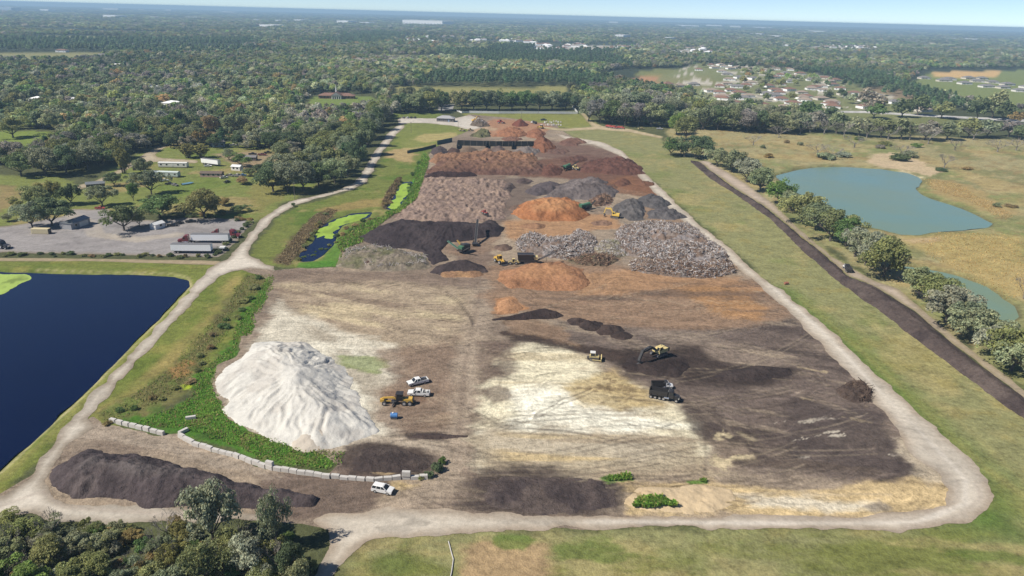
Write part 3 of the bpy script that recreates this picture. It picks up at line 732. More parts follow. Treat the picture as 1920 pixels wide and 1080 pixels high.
S_('soil_heap', pts(98,905, 103,880, 130,858, 165,840, 210,842, 290,860, 360,880, 450,900, 545,915, 600,935, 590,950, 500,952, 400,952, 320,946, 220,944, 140,936), 4.6, 0.75, (84, 75, 76), (104, 94, 92), 'long charcoal soil heap beside the lower dirt road', 'soil heap', None, 0.25, 0.3, 0.35, 0.7, None, 311, 5.0, (70, 62, 63), (112, 104, 102))
S_('soil_heap', pts(668,447, 700,430, 735,416, 800,420, 900,424, 950,428, 935,446, 890,449, 850,456, 832,470, 838,488, 815,496, 790,474, 735,467, 700,458), 7.0, 0.62, (66, 58, 60), (84, 75, 75), 'big black soil heap with a long steep face near the screening machines', 'soil heap', None, 0.2, 0.45, 0.3, 0.6, (pts(715,436, 800,436, 900,436, 940,436), 22), 317, 6.0)
S_('soil_heap', pts(800,512, 815,500, 845,490, 880,488, 912,500, 915,510, 870,516, 825,517), 4.4, 0.62, (72, 63, 63), (92, 80, 77), 'black soil cone under the screening machine', 'soil heap', None, 0.2, 0.4, 0.3, 0.6, (pts(850,500, 872,500), 14), 323, 5.0)
S_('soil_heap', pts(900,420, 912,414, 930,416, 940,424, 925,430, 905,428), 3.0, 0.6, (74, 66, 66), (92, 82, 80), 'small black cone at the tip of the stacking conveyor', 'soil heap', None, 0.15, 0.4, 0.25, 0.5, None, 325, 4.0)
S_('overgrown_heap', pts(632,500, 640,480, 665,466, 700,462, 760,470, 800,482, 815,500, 790,507, 700,507, 650,506), 2.8, 0.5, (132, 122, 106), (112, 112, 82), 'low scrubby grey heap overgrown with weeds by the ditch', 'heap', None, 0.3, 0.4, 0.4, 0.9, None, 331, 4.0, (152, 140, 126))
S_('soil_heap', pts(660,502, 675,488, 710,484, 720,498, 700,506), 2.4, 0.55, (104, 80, 66), (88, 68, 60), 'small brown soil mound on the scrubby heap', 'soil heap', None, 0.2, 0.4, 0.3, 0.6, None, 333, 4.0)
S_('mulch_windrow', pts(822,514, 840,508, 900,509, 906,515, 890,520, 830,520), 1.2, 0.6, (176, 140, 104), (130, 100, 82), 'low tan windrow lying beside the haul road', 'windrow', None, 0.15, 0.3, 0.3, 0.6, None, 335, 3.0)
S_('mulch_heap', pts(928,528, 935,508, 985,496, 1050,494, 1092,506, 1108,530, 1085,543, 1020,545, 960,540), 3.0, 0.45, (170, 126, 94), (148, 108, 80), 'orange mulch heap in front of the black grinder', 'mulch heap', None, 0.2, 0.4, 0.3, 0.7, None, 337, 6.0, None, (186, 140, 102))
S_('mulch_heap', pts(958,402, 975,384, 1010,376, 1075,376, 1100,388, 1105,404, 1085,416, 1040,417, 985,412), 5.6, 0.6, (172, 118, 80), (146, 98, 68), 'large flat topped orange mulch heap beside the green machine', 'mulch heap', None, 0.2, 0.5, 0.2, 0.6, None, 341, 7.0, None, (190, 142, 100))
S_('soil_heap', pts(985,362, 1000,348, 1020,342, 1050,344, 1062,356, 1040,366, 1005,368), 3.6, 0.55, (90, 82, 84), (106, 96, 96), 'dark grey cone beside the big slate heap', 'soil heap', None, 0.2, 0.6, 0.3, 0.6, None, 343, 6.0)
S_('chip_heap', pts(1020,370, 1035,352, 1070,340, 1110,334, 1135,342, 1155,360, 1150,372, 1100,376, 1050,376), 6.0, 0.5, (112, 103, 101), (132, 122, 119), 'big slate grey wood chip heap', 'chip heap', None, 0.25, 0.55, 0.3, 0.8, None, 347, 7.0, (96, 87, 85))
S_('chip_heap', pts(1150,400, 1152,382, 1175,376, 1205,380, 1215,396, 1210,412, 1180,414), 4.6, 0.55, (96, 92, 91), (114, 110, 109), 'slate heap behind the yellow excavator', 'chip heap', None, 0.3, 0.5, 0.35, 0.7, None, 349, 4.0)
S_('chip_heap', pts(1190,375, 1215,364, 1240,370, 1258,384, 1240,392, 1205,388), 4.6, 0.55, (90, 87, 88), (108, 104, 104), 'bluish slate heap beside the pale perimeter road', 'chip heap', None, 0.3, 0.5, 0.35, 0.7, None, 351, 4.0)
S_('chip_heap', pts(1212,410, 1215,396, 1245,390, 1270,396, 1288,408, 1260,413), 3.0, 0.5, (94, 90, 91), (110, 106, 106), 'low slate heap between excavator and perimeter road', 'chip heap', None, 0.3, 0.5, 0.35, 0.7, None, 353, 4.0)
S_('soil_heap', pts(1150,345, 1160,338, 1180,338, 1185,346, 1165,350), 2.4, 0.55, (110, 78, 64), (92, 66, 56), 'small brown mound on the orange ground by the slate heap', 'soil heap', None, 0.15, 0.5, 0.3, 0.5, None, 355, 4.0)
S_('mulch_ridge', pts(800,322, 806,312, 820,306, 900,304, 1000,304, 1030,312, 1022,326, 960,328, 860,328, 805,328), 4.2, 0.6, (116, 88, 76), (94, 70, 64), 'long brown mulch ridge lying across the yard', 'mulch ridge', None, 0.3, 0.6, 0.35, 0.7, None, 357, 6.0, None, (132, 102, 82))
S_('mulch_ridge', pts(806,302, 815,292, 900,288, 985,288, 1010,296, 1000,306, 900,306, 815,308), 3.6, 0.6, (146, 112, 88), (120, 92, 78), 'tan mulch ridge behind the brown one', 'mulch ridge', None, 0.4, 0.6, 0.4, 0.8, None, 359, 5.0)
S_('soil_windrow', pts(797,330, 803,323, 890,323, 894,330, 860,333, 802,333), 1.8, 0.7, (62, 48, 48), (78, 60, 58), 'dark windrow at the foot of the brown ridge', 'windrow', None, 0.15, 0.5, 0.3, 0.5, None, 361, 4.0)
S_('mulch_heap', pts(1092,322, 1098,308, 1125,300, 1170,298, 1195,308, 1212,326, 1180,328, 1130,326), 5.0, 0.6, (108, 76, 66), (88, 62, 56), 'dark red-brown mulch heap beside the perimeter road', 'mulch heap', None, 0.25, 0.6, 0.3, 0.7, None, 363, 6.0)
S_('mulch_heap', pts(1005,326, 1012,314, 1035,310, 1056,318, 1050,328, 1025,330), 4.0, 0.6, (112, 78, 66), (94, 66, 58), 'red-brown mulch cone by the green trommel', 'mulch heap', None, 0.25, 0.6, 0.3, 0.6, None, 365, 5.0)
S_('mulch_heap', pts(980,326, 985,316, 1000,312, 1010,322, 1000,328), 3.0, 0.6, (120, 90, 78), (94, 70, 62), 'small brown cone at the end of the brown ridge', 'mulch heap', None, 0.25, 0.6, 0.3, 0.6, None, 366, 5.0)
# low furrowed plateau
S_('mulch_bed', pts(735,412, 755,396, 775,372, 790,345, 800,334, 900,336, 945,340, 960,360, 945,385, 950,408, 900,418, 800,416), 2.2, 0.35, (150, 130, 118), (132, 114, 106), 'wide furrowed brown mulch bed behind the black soil heap', 'mulch bed', None, 0.35, 0.6, 0.5, 0.8, None, 367, 3.0, (162, 140, 124))
S_('soil_heap', pts(936,360, 945,346, 960,342, 968,352, 958,362), 3.0, 0.6, (98, 86, 82), (114, 100, 94), 'grey-brown cone at the edge of the furrowed bed', 'soil heap', None, 0.2, 0.5, 0.3, 0.6, None, 368, 4.0)
# bins in front of the black wall
for k, (cx, rx, c1, c2, lb) in enumerate(((822, 18, (84, 74, 74), (98, 86, 84), 'dark grey soil cone at the outer end of the product row'), (852, 14, (88, 70, 64), (100, 82, 74), 'brown cone in the row before the black wall, next to the dark grey one'), (878, 18, (128, 110, 92), (110, 92, 80), 'tan cone in the row before the black wall'), (912, 14, (150, 116, 94), (124, 98, 84), 'orange cone in the row before the black wall'), (936, 15, (116, 100, 92), (98, 84, 80), 'grey-brown cone in the row before the black wall'), (985, 26, (130, 120, 114), (112, 102, 98), 'wide grey cone in the row before the black wall'))):
    S_('product_heap', rnd_poly(cx, 285, rx, 8, 10, k), 4.6 if k else 3.6, 0.6, c1, c2, lb, 'heap', None, 0.2, 0.6, 0.3, 0.6, None, 371 + k * 2, 5.0, None, None, 'heaps before the black wall')
S_('mulch_heap', pts(996,282, 1000,266, 1012,258, 1028,264, 1048,282, 1020,287), 8.5, 0.75, (136, 94, 72), (112, 78, 62), 'steep brown cone beside the black wall end', 'mulch heap', None, 0.25, 0.6, 0.3, 0.6, None, 385, 6.0)
S_('mulch_heap', pts(926,256, 935,246, 960,240, 980,244, 990,254, 960,260), 4.0, 0.6, (160, 114, 86), (136, 98, 78), 'orange heap behind the black wall', 'mulch heap', None, 0.25, 0.6, 0.3, 0.6, None, 387, 6.0)
S_('mulch_heap', pts(985,258, 990,248, 1010,242, 1025,252, 1015,262), 4.5, 0.6, (148, 104, 80), (126, 88, 70), 'brown heap next to the orange one behind the wall', 'mulch heap', None, 0.25, 0.6, 0.3, 0.6, None, 389, 6.0)
S_('mulch_heap', pts(958,234, 966,228, 980,226, 992,232, 985,237, 970,238), 6.0, 0.75, (118, 74, 60), (98, 62, 54), 'dark red cone below the white fence', 'mulch heap', None, 0.2, 0.7, 0.3, 0.6, None, 391, 6.0)
S_('brush_heap', pts(880,236, 886,230, 900,227, 914,232, 918,237, 900,239), 5.5, 0.75, (112, 100, 88), (92, 84, 74), 'grey brush heap beside the far yellow machine', 'brush heap', None, 0.5, 0.6, 0.4, 0.8, None, 393, 2.5)
S_('brush_heap', pts(885,256, 890,249, 905,245, 920,250, 922,257, 900,259), 4.5, 0.75, (108, 108, 78), (90, 84, 66), 'greenish brush heap behind the black wall', 'brush heap', None, 0.5, 0.6, 0.4, 0.8, None, 395, 2.5)
S_('mulch_heap', pts(1048,268, 1060,262, 1090,262, 1100,268, 1080,274, 1055,274), 2.4, 0.5, (128, 96, 82), (108, 82, 74), 'low brown heap inside the curve of the perimeter road', 'mulch heap', None, 0.25, 0.6, 0.3, 0.6, None, 396, 5.0)
rgm = random.Random(31)
for k, (x, y, rx, ry, c1, c2) in enumerate(((930, 372, 16, 7, (112, 97, 89), (96, 82, 77)), (968, 392, 14, 6, (120, 100, 88), (100, 84, 76)), (1075, 300, 26, 6, (104, 76, 66), (88, 64, 58)), (1045, 285, 24, 5, (118, 92, 82), (100, 78, 70)), (1140, 352, 22, 5, (122, 92, 74), (104, 78, 66)), (985, 340, 18, 6, (100, 86, 82), (84, 72, 70)), (1000, 425, 26, 6, (156, 120, 92), (136, 104, 82)), (1130, 418, 24, 5, (140, 112, 94), (120, 96, 82)), (1210, 345, 18, 5, (122, 88, 70), (104, 76, 64)), (945, 466, 18, 7, (118, 98, 86), (100, 84, 76)), (960, 262, 20, 4, (132, 100, 84), (112, 86, 76)), (1070, 345, 14, 5, (92, 82, 80), (78, 70, 69)))):
    S_('soil_mound', rnd_poly(x, y, rx, ry, 11, 60 + k), rgm.uniform(0.9, 1.6), 0.4, c1, c2, 'low churned soil mound between the bigger heaps of the yard', 'soil mound', None, 0.25, 0.55, 0.4, 0.8, None, 501 + k * 3, 3.5, None, None, 'low mounds between the heaps', 1.6)
# lower yard windrows
S_('soil_windrow', pts(925,600, 945,594, 985,586, 1020,580, 1045,584, 1062,592, 1045,598, 990,601), 1.7, 0.6, (62, 52, 50), (78, 66, 62), 'black windrow near the orange patch', 'windrow', None, 0.15, 0.35, 0.3, 0.6, (pts(985,595, 1020,590, 1045,591), 9), 397, 4.0)
for k, (cx, cy, rx, ry) in enumerate(((1082, 603, 22, 8), (1110, 611, 27, 10), (1140, 619, 28, 11), (1164, 629, 22, 9))):
    S_('soil_heap', rnd_poly(cx, cy, rx, ry, 9, 20 + k), 1.7, 0.45, (66, 56, 53), (86, 72, 66), ('small black mound at the start of the chain of mounds', 'second black mound in the chain, lumpy', 'wide black mound in the chain of mounds', 'brown-black mound closing the chain of mounds')[k], 'soil heap', None, 0.2, 0.3, 0.35, 0.7, None, 401 + k * 3, 3.0, None, None, 'chain of black mounds')
S_('soil_heap', pts(1165,690, 1185,672, 1215,662, 1260,660, 1290,672, 1300,690, 1270,704, 1210,706), 1.5, 0.25, (60, 51, 49), (78, 67, 63), 'black mound under the excavator', 'soil heap', None, 0.15, 0.35, 0.3, 0.6, None, 421, 4.0)
S_('soil_heap', pts(1340,706, 1360,690, 1420,684, 1480,690, 1492,704, 1440,714, 1370,716), 0.8, 0.2, (66, 57, 55), (88, 77, 72), 'long low black mound on the dark floor', 'soil heap', None, 0.15, 0.4, 0.3, 0.6, None, 423, 4.0)
S_('brush_heap', pts(1570,730, 1590,712, 1620,715, 1640,735, 1635,752, 1605,756, 1580,745), 1.4, 0.5, (88, 75, 68), (104, 88, 76), 'dark brush heap at the edge of the perimeter road', 'brush heap', None, 0.5, 0.3, 0.4, 0.9, None, 427, 2.0)
S_('soil_heap', pts(650,868, 665,846, 700,838, 760,842, 800,856, 812,872, 790,886, 720,890, 660,886), 0.9, 0.22, (76, 66, 63), (100, 88, 81), 'dark raked soil bank behind the concrete blocks', 'soil heap', None, 0.15, 0.3, 0.35, 0.7, None, 429, 2.5)
S_('soil_heap', pts(895,930, 920,902, 980,893, 1050,892, 1130,900, 1165,920, 1160,950, 1080,962, 980,960, 920,950), 0.8, 0.16, (76, 67, 66), (100, 88, 83), 'flat dark soil heap beside the lower perimeter road', 'soil heap', None, 0.15, 0.35, 0.35, 0.7, None, 431, 5.0, (104, 92, 86))
S_('sand_heap', pts(1170,945, 1200,915, 1300,905, 1375,915, 1385,945, 1340,962, 1230,962), 1.0, 0.22, (208, 186, 152), (196, 172, 136), 'cream sand bench with a weedy slope at the yard edge', 'sand heap', M_SANDH, 0.2, 0.3, 0.3, 0.7, None, 433, 4.0)
S_('soil_heap', pts(765,822, 780,813, 830,811, 885,814, 880,822, 820,827), 0.7, 0.4, (84, 72, 68), (70, 60, 58), 'thin dark soil strip by the haul road', 'soil heap', None, 0.1, 0.3, 0.3, 0.6, None, 435, 3.0)
S_('sand_mound', pts(930,590, 932,568, 945,560, 965,562, 985,578, 970,588), 1.6, 0.5, (184, 140, 104), (160, 118, 90), 'small orange mound beside the haul road', 'mound', None, 0.15, 0.35, 0.3, 0.6, None, 437, 3.0)
# black soil berm along the sandy track
S_('soil_berm', pts(1292,300, 1310,303, 1350,333, 1385,358, 1436,389, 1492,436, 1545,478, 1590,518, 1645,541, 1715,586, 1787,646, 1855,696, 1925,748, 2060,860, 2044,915, 1926,793, 1846,733, 1758,666, 1671,602, 1581,536, 1508,474, 1442,410, 1381,366, 1332,335), 3.4, 0.6, (88, 77, 73), (106, 94, 88), 'long black soil berm running along the sandy track', 'berm', None, 0.2, 0.5, 0.3, 0.7, (pts(1336,330, 1384,362, 1446,405, 1515,466, 1585,527, 1681,586, 1769,652, 1857,719, 1937,779, 2052,887), 11), 441, 5.0, (72, 63, 62), None, None, 0.3)

# ------------------------------------------------------------------ loose wood: countless sticks, stumps and logs on the debris heaps
def stick_mat(name):
    m, nt, out = nodes_of(name)
    t = nt.nodes.new('ShaderNodeAttribute'); t.attribute_name = 'tone'
    b = nt.nodes.new('ShaderNodeBsdfPrincipled'); b.inputs['Roughness'].default_value = 0.9; b.inputs['Specular IOR Level'].default_value = 0.15
    geo = nt.nodes.new('ShaderNodeNewGeometry')
    n = noise_node(nt, 2.5, 4, 0.6, geo.outputs['Position'])
    mx = nt.nodes.new('ShaderNodeVectorMath'); mx.operation = 'SCALE'
    nt.links.new(t.outputs['Color'], mx.inputs[0]); nt.links.new(mathn(nt, 'ADD', n, 0.5), mx.inputs['Scale'])
    nt.links.new(mx.outputs[0], b.inputs['Base Color']); nt.links.new(b.outputs[0], out.inputs['Surface'])
    return m
M_STICK = stick_mat('weathered_wood')
M_TUFT = stick_mat('grass_blades')
_nt = M_TUFT.node_tree; _b = [n for n in _nt.nodes if n.type == 'BSDF_PRINCIPLED'][0]; _o = [n for n in _nt.nodes if n.type == 'OUTPUT_MATERIAL'][0]
_tr = _nt.nodes.new('ShaderNodeBsdfTranslucent'); _nt.links.new(_b.inputs['Base Color'].links[0].from_socket, _tr.inputs['Color'])
_ms = _nt.nodes.new('ShaderNodeMixShader'); _ms.inputs[0].default_value = 0.5
_nt.links.new(_b.outputs[0], _ms.inputs[1]); _nt.links.new(_tr.outputs[0], _ms.inputs[2]); _nt.links.new(_ms.outputs[0], _o.inputs['Surface'])
def heap_height(X, Y, o):
    """height of a heap mesh under points (nearest of its vertices)"""
    me = o.data; n = len(me.vertices); co = np.empty(n * 3); me.vertices.foreach_get('co', co); co = co.reshape(-1, 3)
    res = np.zeros(len(X))
    for k in range(0, len(X), 400):
        dx = co[None, :, 0] + o.location.x - X[k:k + 400, None]; dy = co[None, :, 1] + o.location.y - Y[k:k + 400, None]
        res[k:k + 400] = co[np.argmin(dx * dx + dy * dy, 1), 2]
    return res
def sticks(name, o, poly, n, Lr, Tr, cols, seed, tilt=0.5, lift=0.15):
    rg = np.random.default_rng(seed); P_ = np.array(poly)
    X = rg.uniform(P_[:, 0].min(), P_[:, 0].max(), n * 3); Y = rg.uniform(P_[:, 1].min(), P_[:, 1].max(), n * 3)
    k = np.argwhere((sdf(X, Y, poly, 1) + 2.2 * fbm(X, Y, 6.0, seed + 5, 4) < -0.3) & (fbm(X, Y, 11.0, seed, 4) < 0.08 + 0.4 * rg.random(len(X))))[:n, 0]; X = X[k]; Y = Y[k]; n = len(X)
    Z = heap_height(X, Y, o) if o else terrain(X, Y)
    L = rg.uniform(*Lr, n) ; L *= np.where(rg.random(n) < 0.12, 1.8, 1); T = rg.uniform(*Tr, n)
    a = rg.uniform(0, 6.28, n); el = rg.normal(0, tilt, n)
    d = np.stack([np.cos(a) * np.cos(el), np.sin(a) * np.cos(el), np.sin(el)], 1)
    u = np.cross(d, rg.normal(size=(n, 3))); u /= np.linalg.norm(u, axis=1)[:, None]; v = np.cross(d, u)
    c = np.stack([X, Y, Z + lift + T * 0.3], 1)
    V = []
    for sx in (-1, 1):
        for i in range(4):
            t = math.pi / 2 * i
            V.append(c + d * (sx * L / 2)[:, None] + (u * math.cos(t) + v * math.sin(t)) * (T / 2 * (1 if sx < 0 else 0.7))[:, None])
    V = np.stack(V, 1).reshape(-1, 3)
    f = np.array([[0, 1, 5, 4], [1, 2, 6, 5], [2, 3, 7, 6], [3, 0, 4, 7], [3, 2, 1, 0], [4, 5, 6, 7]])
    F = (np.arange(n)[:, None, None] * 8 + f[None]).reshape(-1, 4)
    cc = np.array([lin(*q) for q in cols])[rg.integers(0, len(cols), n)] * rg.uniform(0.75, 1.25, (n, 1))
    T_ = np.repeat(cc, 6, 0)
    q = mesh_obj(name, V, F, M_STICK, None, False, {'tone': ('FACE', T_)})
    tag(q, kind='stuff')
    return q
GREYS = [(192, 186, 184), (168, 161, 160), (222, 217, 214), (136, 126, 122), (172, 154, 138), (110, 98, 92), (206, 198, 192)]
BROWN = [(150, 120, 98), (112, 90, 76), (176, 146, 120), (92, 76, 68), (130, 112, 100)]
D1 = pts(970,452, 985,440, 1005,438, 1030,450, 1060,444, 1085,432, 1108,438, 1120,455, 1110,478, 1060,488, 1000,482, 965,470)
h1 = S_('wood_debris_heap', D1, 3.0, 0.45, (122, 104, 92), (140, 128, 120), 'grey stump and root heap behind the black grinder', 'debris heap', None, 0.6, 0.5, 0.5, 0.9, None, 451, 3.0, (152, 146, 146))
sticks('stumps_and_roots', h1, D1, 6000, (0.4, 1.9), (0.07, 0.36), GREYS + BROWN[:1], 1, 0.6)
D2 = pts(1150,440, 1170,424, 1220,418, 1290,420, 1320,440, 1350,465, 1365,485, 1320,495, 1240,490, 1180,478, 1160,462)
h2 = S_('wood_debris_heap', D2, 3.0, 0.4, (128, 110, 98), (146, 134, 126), 'wide heap of bleached grey stumps beside the perimeter road', 'debris heap', None, 0.6, 0.5, 0.5, 0.9, None, 453, 3.0, (156, 150, 150))
sticks('stumps_and_roots', h2, D2, 9500, (0.4, 2.0), (0.07, 0.36), GREYS + BROWN[:1], 2, 0.6)
D3 = pts(1180,492, 1250,490, 1320,494, 1365,490, 1385,512, 1340,522, 1260,520, 1190,508)
h3 = S_('brush_heap', D3, 2.6, 0.45, (128, 110, 96), (112, 96, 86), 'brown brushwood heap below the bleached stumps', 'brush heap', None, 0.6, 0.45, 0.5, 0.9, None, 457, 3.0, (140, 132, 126))
sticks('brushwood', h3, D3, 2600, (0.6, 2.6), (0.08, 0.3), BROWN + GREYS[:3], 3)
D4 = pts(1060,488, 1100,480, 1150,478, 1170,485, 1140,500, 1080,498)
h4 = S_('brush_heap', D4, 2.0, 0.45, (122, 108, 90), (104, 104, 76), 'weedy brushwood heap between the two stump heaps', 'brush heap', None, 0.5, 0.45, 0.5, 0.9, None, 459, 3.0)
sticks('brushwood', h4, D4, 900, (0.6, 2.6), (0.08, 0.3), BROWN, 4)
D5 = pts(1115,462, 1135,448, 1160,450, 1180,478, 1150,484, 1120,476)
h5 = S_('weed_mound', D5, 1.6, 0.35, (146, 138, 118), (122, 122, 88), 'pale weedy mound between the stump heaps', 'mound', None, 0.3, 0.45, 0.4, 0.9, None, 461, 4.0)
sticks('stumps_and_roots', h5, D5, 500, (0.4, 1.8), (0.07, 0.3), GREYS, 14, 0.6)
D6 = pts(1105,378, 1120,368, 1145,366, 1150,376, 1140,386, 1115,388)
h6 = S_('wood_debris_heap', D6, 2.6, 0.5, (150, 122, 106), (132, 110, 100), 'small pinkish chipwood heap between green machine and slate heap', 'debris heap', None, 0.5, 0.5, 0.5, 0.9, None, 463, 3.0)
sticks('stumps_and_roots', h6, D6, 700, (0.6, 2.2), (0.12, 0.4), BROWN, 5)
sticks('brushwood', None, pts(1575,728, 1595,712, 1620,716, 1640,738, 1630,752, 1600,754), 450, (0.8, 3.0), (0.05, 0.16), [(76, 63, 58), (98, 82, 72), (120, 102, 90)], 6, 0.4, 0.7)
sticks('brushwood', None, pts(640,498, 650,472, 700,464, 800,484, 800,503, 700,505), 1500, (0.6, 2.2), (0.05, 0.2), GREYS[:4] + [(120, 124, 84)], 7, 0.6, 1.5)
sticks('brushwood', HEAPS[[h.get('label', '') for h in HEAPS].index('grey brush heap beside the far yellow machine')], pts(882,236, 900,228, 916,236), 350, (1, 4), (0.15, 0.4), BROWN + GREYS, 8)
# bright weeds: blades and tufts nobody could count
def tufts(name, poly, n, hgt, cols, seed, lift=0.0, edge=0.9):
    rg = np.random.default_rng(seed); P_ = np.array(poly)
    X = rg.uniform(P_[:, 0].min(), P_[:, 0].max(), n * 6); Y = rg.uniform(P_[:, 1].min(), P_[:, 1].max(), n * 6)
    d = sdf(X, Y, poly, 1) + edge * fbm(X, Y, 3.0 * edge + 1.5, seed, 4)
    k = np.argwhere(d < -0.2)[:n, 0]; X = X[k]; Y = Y[k]; n = len(X)
    Z = terrain(X, Y) + lift
    a = rg.uniform(0, 6.28, n); h = rg.uniform(*hgt, n); w = h * rg.uniform(0.35, 0.7, n)
    u = np.stack([np.cos(a), np.sin(a), np.zeros(n)], 1); ln = np.stack([rg.normal(0, 0.35, n), rg.normal(0, 0.35, n), np.ones(n)], 1)
    c = np.stack([X, Y, Z], 1)
    V = np.stack([c - u * (w * 0.35)[:, None], c + u * (w * 0.35)[:, None], c + u * (w * 0.6)[:, None] + ln * h[:, None], c - u * (w * 0.6)[:, None] + ln * (h * rg.uniform(0.7, 1.1, n))[:, None]], 1).reshape(-1, 3)
    cc = np.array([lin(*q) for q in cols])[rg.integers(0, len(cols), n)] * rg.uniform(0.7, 1.3, (n, 1))
    o = mesh_obj(name, V, np.arange(n * 4).reshape(n, 4), M_TUFT, None, False, {'tone': ('FACE', cc * 1.8)})
    tag(o, kind='stuff')
WEED = [(112, 146, 62), (98, 134, 54), (130, 158, 76), (84, 116, 48), (140, 138, 84)]
tufts('weeds', pts(500,520, 515,520, 505,560, 478,592, 485,602, 470,630, 448,632, 446,668, 408,690, 395,718, 410,750, 430,785, 470,808, 560,840, 640,852, 640,868, 610,880, 540,872, 480,858, 430,838, 340,800, 260,795, 300,775, 360,745, 372,700, 430,650, 450,590, 485,550), 10000, (0.2, 0.5), WEED + [(132, 116, 84)], 21, 0.0, 1.8)
tufts('weeds', pts(1180,955, 1200,940, 1235,935, 1265,945, 1278,955), 1300, (0.4, 1.0), WEED, 22, 0.5)
tufts('weeds', pts(1125,897, 1180,890, 1185,900, 1140,905), 350, (0.3, 0.7), WEED, 23, 0.2)
tufts('weeds', pts(1290,903, 1325,898, 1325,907), 200, (0.3, 0.6), WEED, 24, 0.4)
tufts('weeds', pts(795,290, 806,296, 798,325, 782,372, 756,395, 730,407, 722,400, 745,390, 762,370, 775,340, 782,312), 5000, (0.5, 1.2), WEED, 25)
tufts('weeds', pts(640,490, 632,452, 660,427, 700,412, 740,402, 700,432, 680,455, 645,470), 2600, (0.4, 1.0), WEED + [(120, 108, 78)], 26)
tufts('reeds', pts(515,492, 530,470, 560,432, 590,402, 615,392, 635,395, 615,412, 592,432, 575,452, 560,478, 540,498), 3200, (0.3, 0.7), [(132, 116, 92), (112, 98, 74), (150, 134, 104)], 27)
tufts('reeds', pts(715,384, 725,360, 745,334, 752,332, 752,342, 738,362, 722,394), 1500, (0.4, 1.0), [(120, 104, 80), (96, 84, 62), (140, 122, 92)], 28)
tufts('reeds', pts(470,515, 508,516, 505,545, 470,552, 440,600, 420,650, 375,690, 350,730, 300,760, 200,790, 182,775, 240,745, 320,690, 380,620, 430,560), 3200, (0.2, 0.5), [(128, 122, 82), (112, 118, 68), (142, 130, 92), (110, 130, 66)], 29, 0.0, 3.0)
tufts('dry_grass', pts(1690,450, 1800,436, 1920,440, 1990,560, 1900,560, 1760,500), 4000, (0.2, 0.5), [(176, 150, 98), (164, 136, 86), (190, 166, 114)], 30, 0, 14.0)
tufts('dry_grass', pts(1735,335, 1800,345, 1850,370, 1920,400, 1900,425, 1770,368), 3000, (0.25, 0.5), [(174, 150, 104), (160, 134, 88), (188, 164, 116)], 31, 0, 12.0)
# ------------------------------------------------------------------ built things
class MB:
    def __init__(s): s.v = []; s.f = []
    def _add(s, vs, fs):
        k = len(s.v); s.v += [list(map(float, p)) for p in vs]; s.f += [[k + i for i in f] for f in fs]; return s
    def box(s, x0, x1, y0, y1, z0, z1): return s.fr((x0, x1, y0, y1), (x0, x1, y0, y1), z0, z1)
    def fr(s, b, t, z0, z1):
        """frustum: bottom rectangle b and top rectangle t as (x0,x1,y0,y1)"""
        vs = [(b[0], b[2], z0), (b[1], b[2], z0), (b[1], b[3], z0), (b[0], b[3], z0), (t[0], t[2], z1), (t[1], t[2], z1), (t[1], t[3], z1), (t[0], t[3], z1)]
        return s._add(vs, [[3, 2, 1, 0], [4, 5, 6, 7], [0, 1, 5, 4], [1, 2, 6, 5], [2, 3, 7, 6], [3, 0, 4, 7]])
    def prism(s, prof, y0, y1, inset=0.0):
        """side profile (x,z) pushed from y0 to y1"""
        n = len(prof); vs = [(x, y0, z) for x, z in prof] + [(x, y1, z) for x, z in prof]
        return s._add(vs, [list(range(n)), list(range(2 * n - 1, n - 1, -1))] + [[i, n + i, n + (i + 1) % n, (i + 1) % n] for i in range(n)])
    def cyl(s, p0, p1, r, n=12, r2=None):
        p0 = np.array(p0, float); p1 = np.array(p1, float); d = p1 - p0; d /= np.linalg.norm(d)
        a = np.cross(d, (0.0, 0.0, 1.0) if abs(d[2]) < 0.9 else (1.0, 0, 0)); a /= np.linalg.norm(a); b = np.cross(d, a)
        r2 = r if r2 is None else r2
        vs = [p0 + (a * math.cos(2 * math.pi * i / n) + b * math.sin(2 * math.pi * i / n)) * r for i in range(n)] + [p1 + (a * math.cos(2 * math.pi * i / n) + b * math.sin(2 * math.pi * i / n)) * r2 for i in range(n)]
        return s._add(vs, [list(range(n - 1, -1, -1)), list(range(n, 2 * n))] + [[i, (i + 1) % n, n + (i + 1) % n, n + i] for i in range(n)])
    def bar(s, p0, p1, w, h):
        """box beam between two points"""
        p0 = np.array(p0, float); p1 = np.array(p1, float); d = p1 - p0; d /= np.linalg.norm(d)
        a = np.cross(d, (0.0, 0.0, 1.0) if abs(d[2]) < 0.95 else (1.0, 0, 0)); a /= np.linalg.norm(a); b = np.cross(a, d)
        vs = [q + a * (i * w / 2) + b * (j * h / 2) for q in (p0, p1) for i, j in ((-1, -1), (1, -1), (1, 1), (-1, 1))]
        return s._add(vs, [[3, 2, 1, 0], [4, 5, 6, 7], [0, 1, 5, 4], [1, 2, 6, 5], [2, 3, 7, 6], [3, 0, 4, 7]])
    def hip(s, x0, x1, y0, y1, z0, z1, ridge=None):
        """hipped roof: ridge along x"""
        r = (y1 - y0) / 2 if ridge is None else ridge; ym = (y0 + y1) / 2
        vs = [(x0, y0, z0), (x1, y0, z0), (x1, y1, z0), (x0, y1, z0), (x0 + r, ym, z1), (x1 - r, ym, z1)]
        return s._add(vs, [[3, 2, 1, 0], [0, 1, 5, 4], [1, 2, 5], [2, 3, 4, 5], [3, 0, 4]])
    def make(s, name, mat, parent, smooth=False):
        return mesh_obj(name, s.v, s.f, mat, parent, smooth)
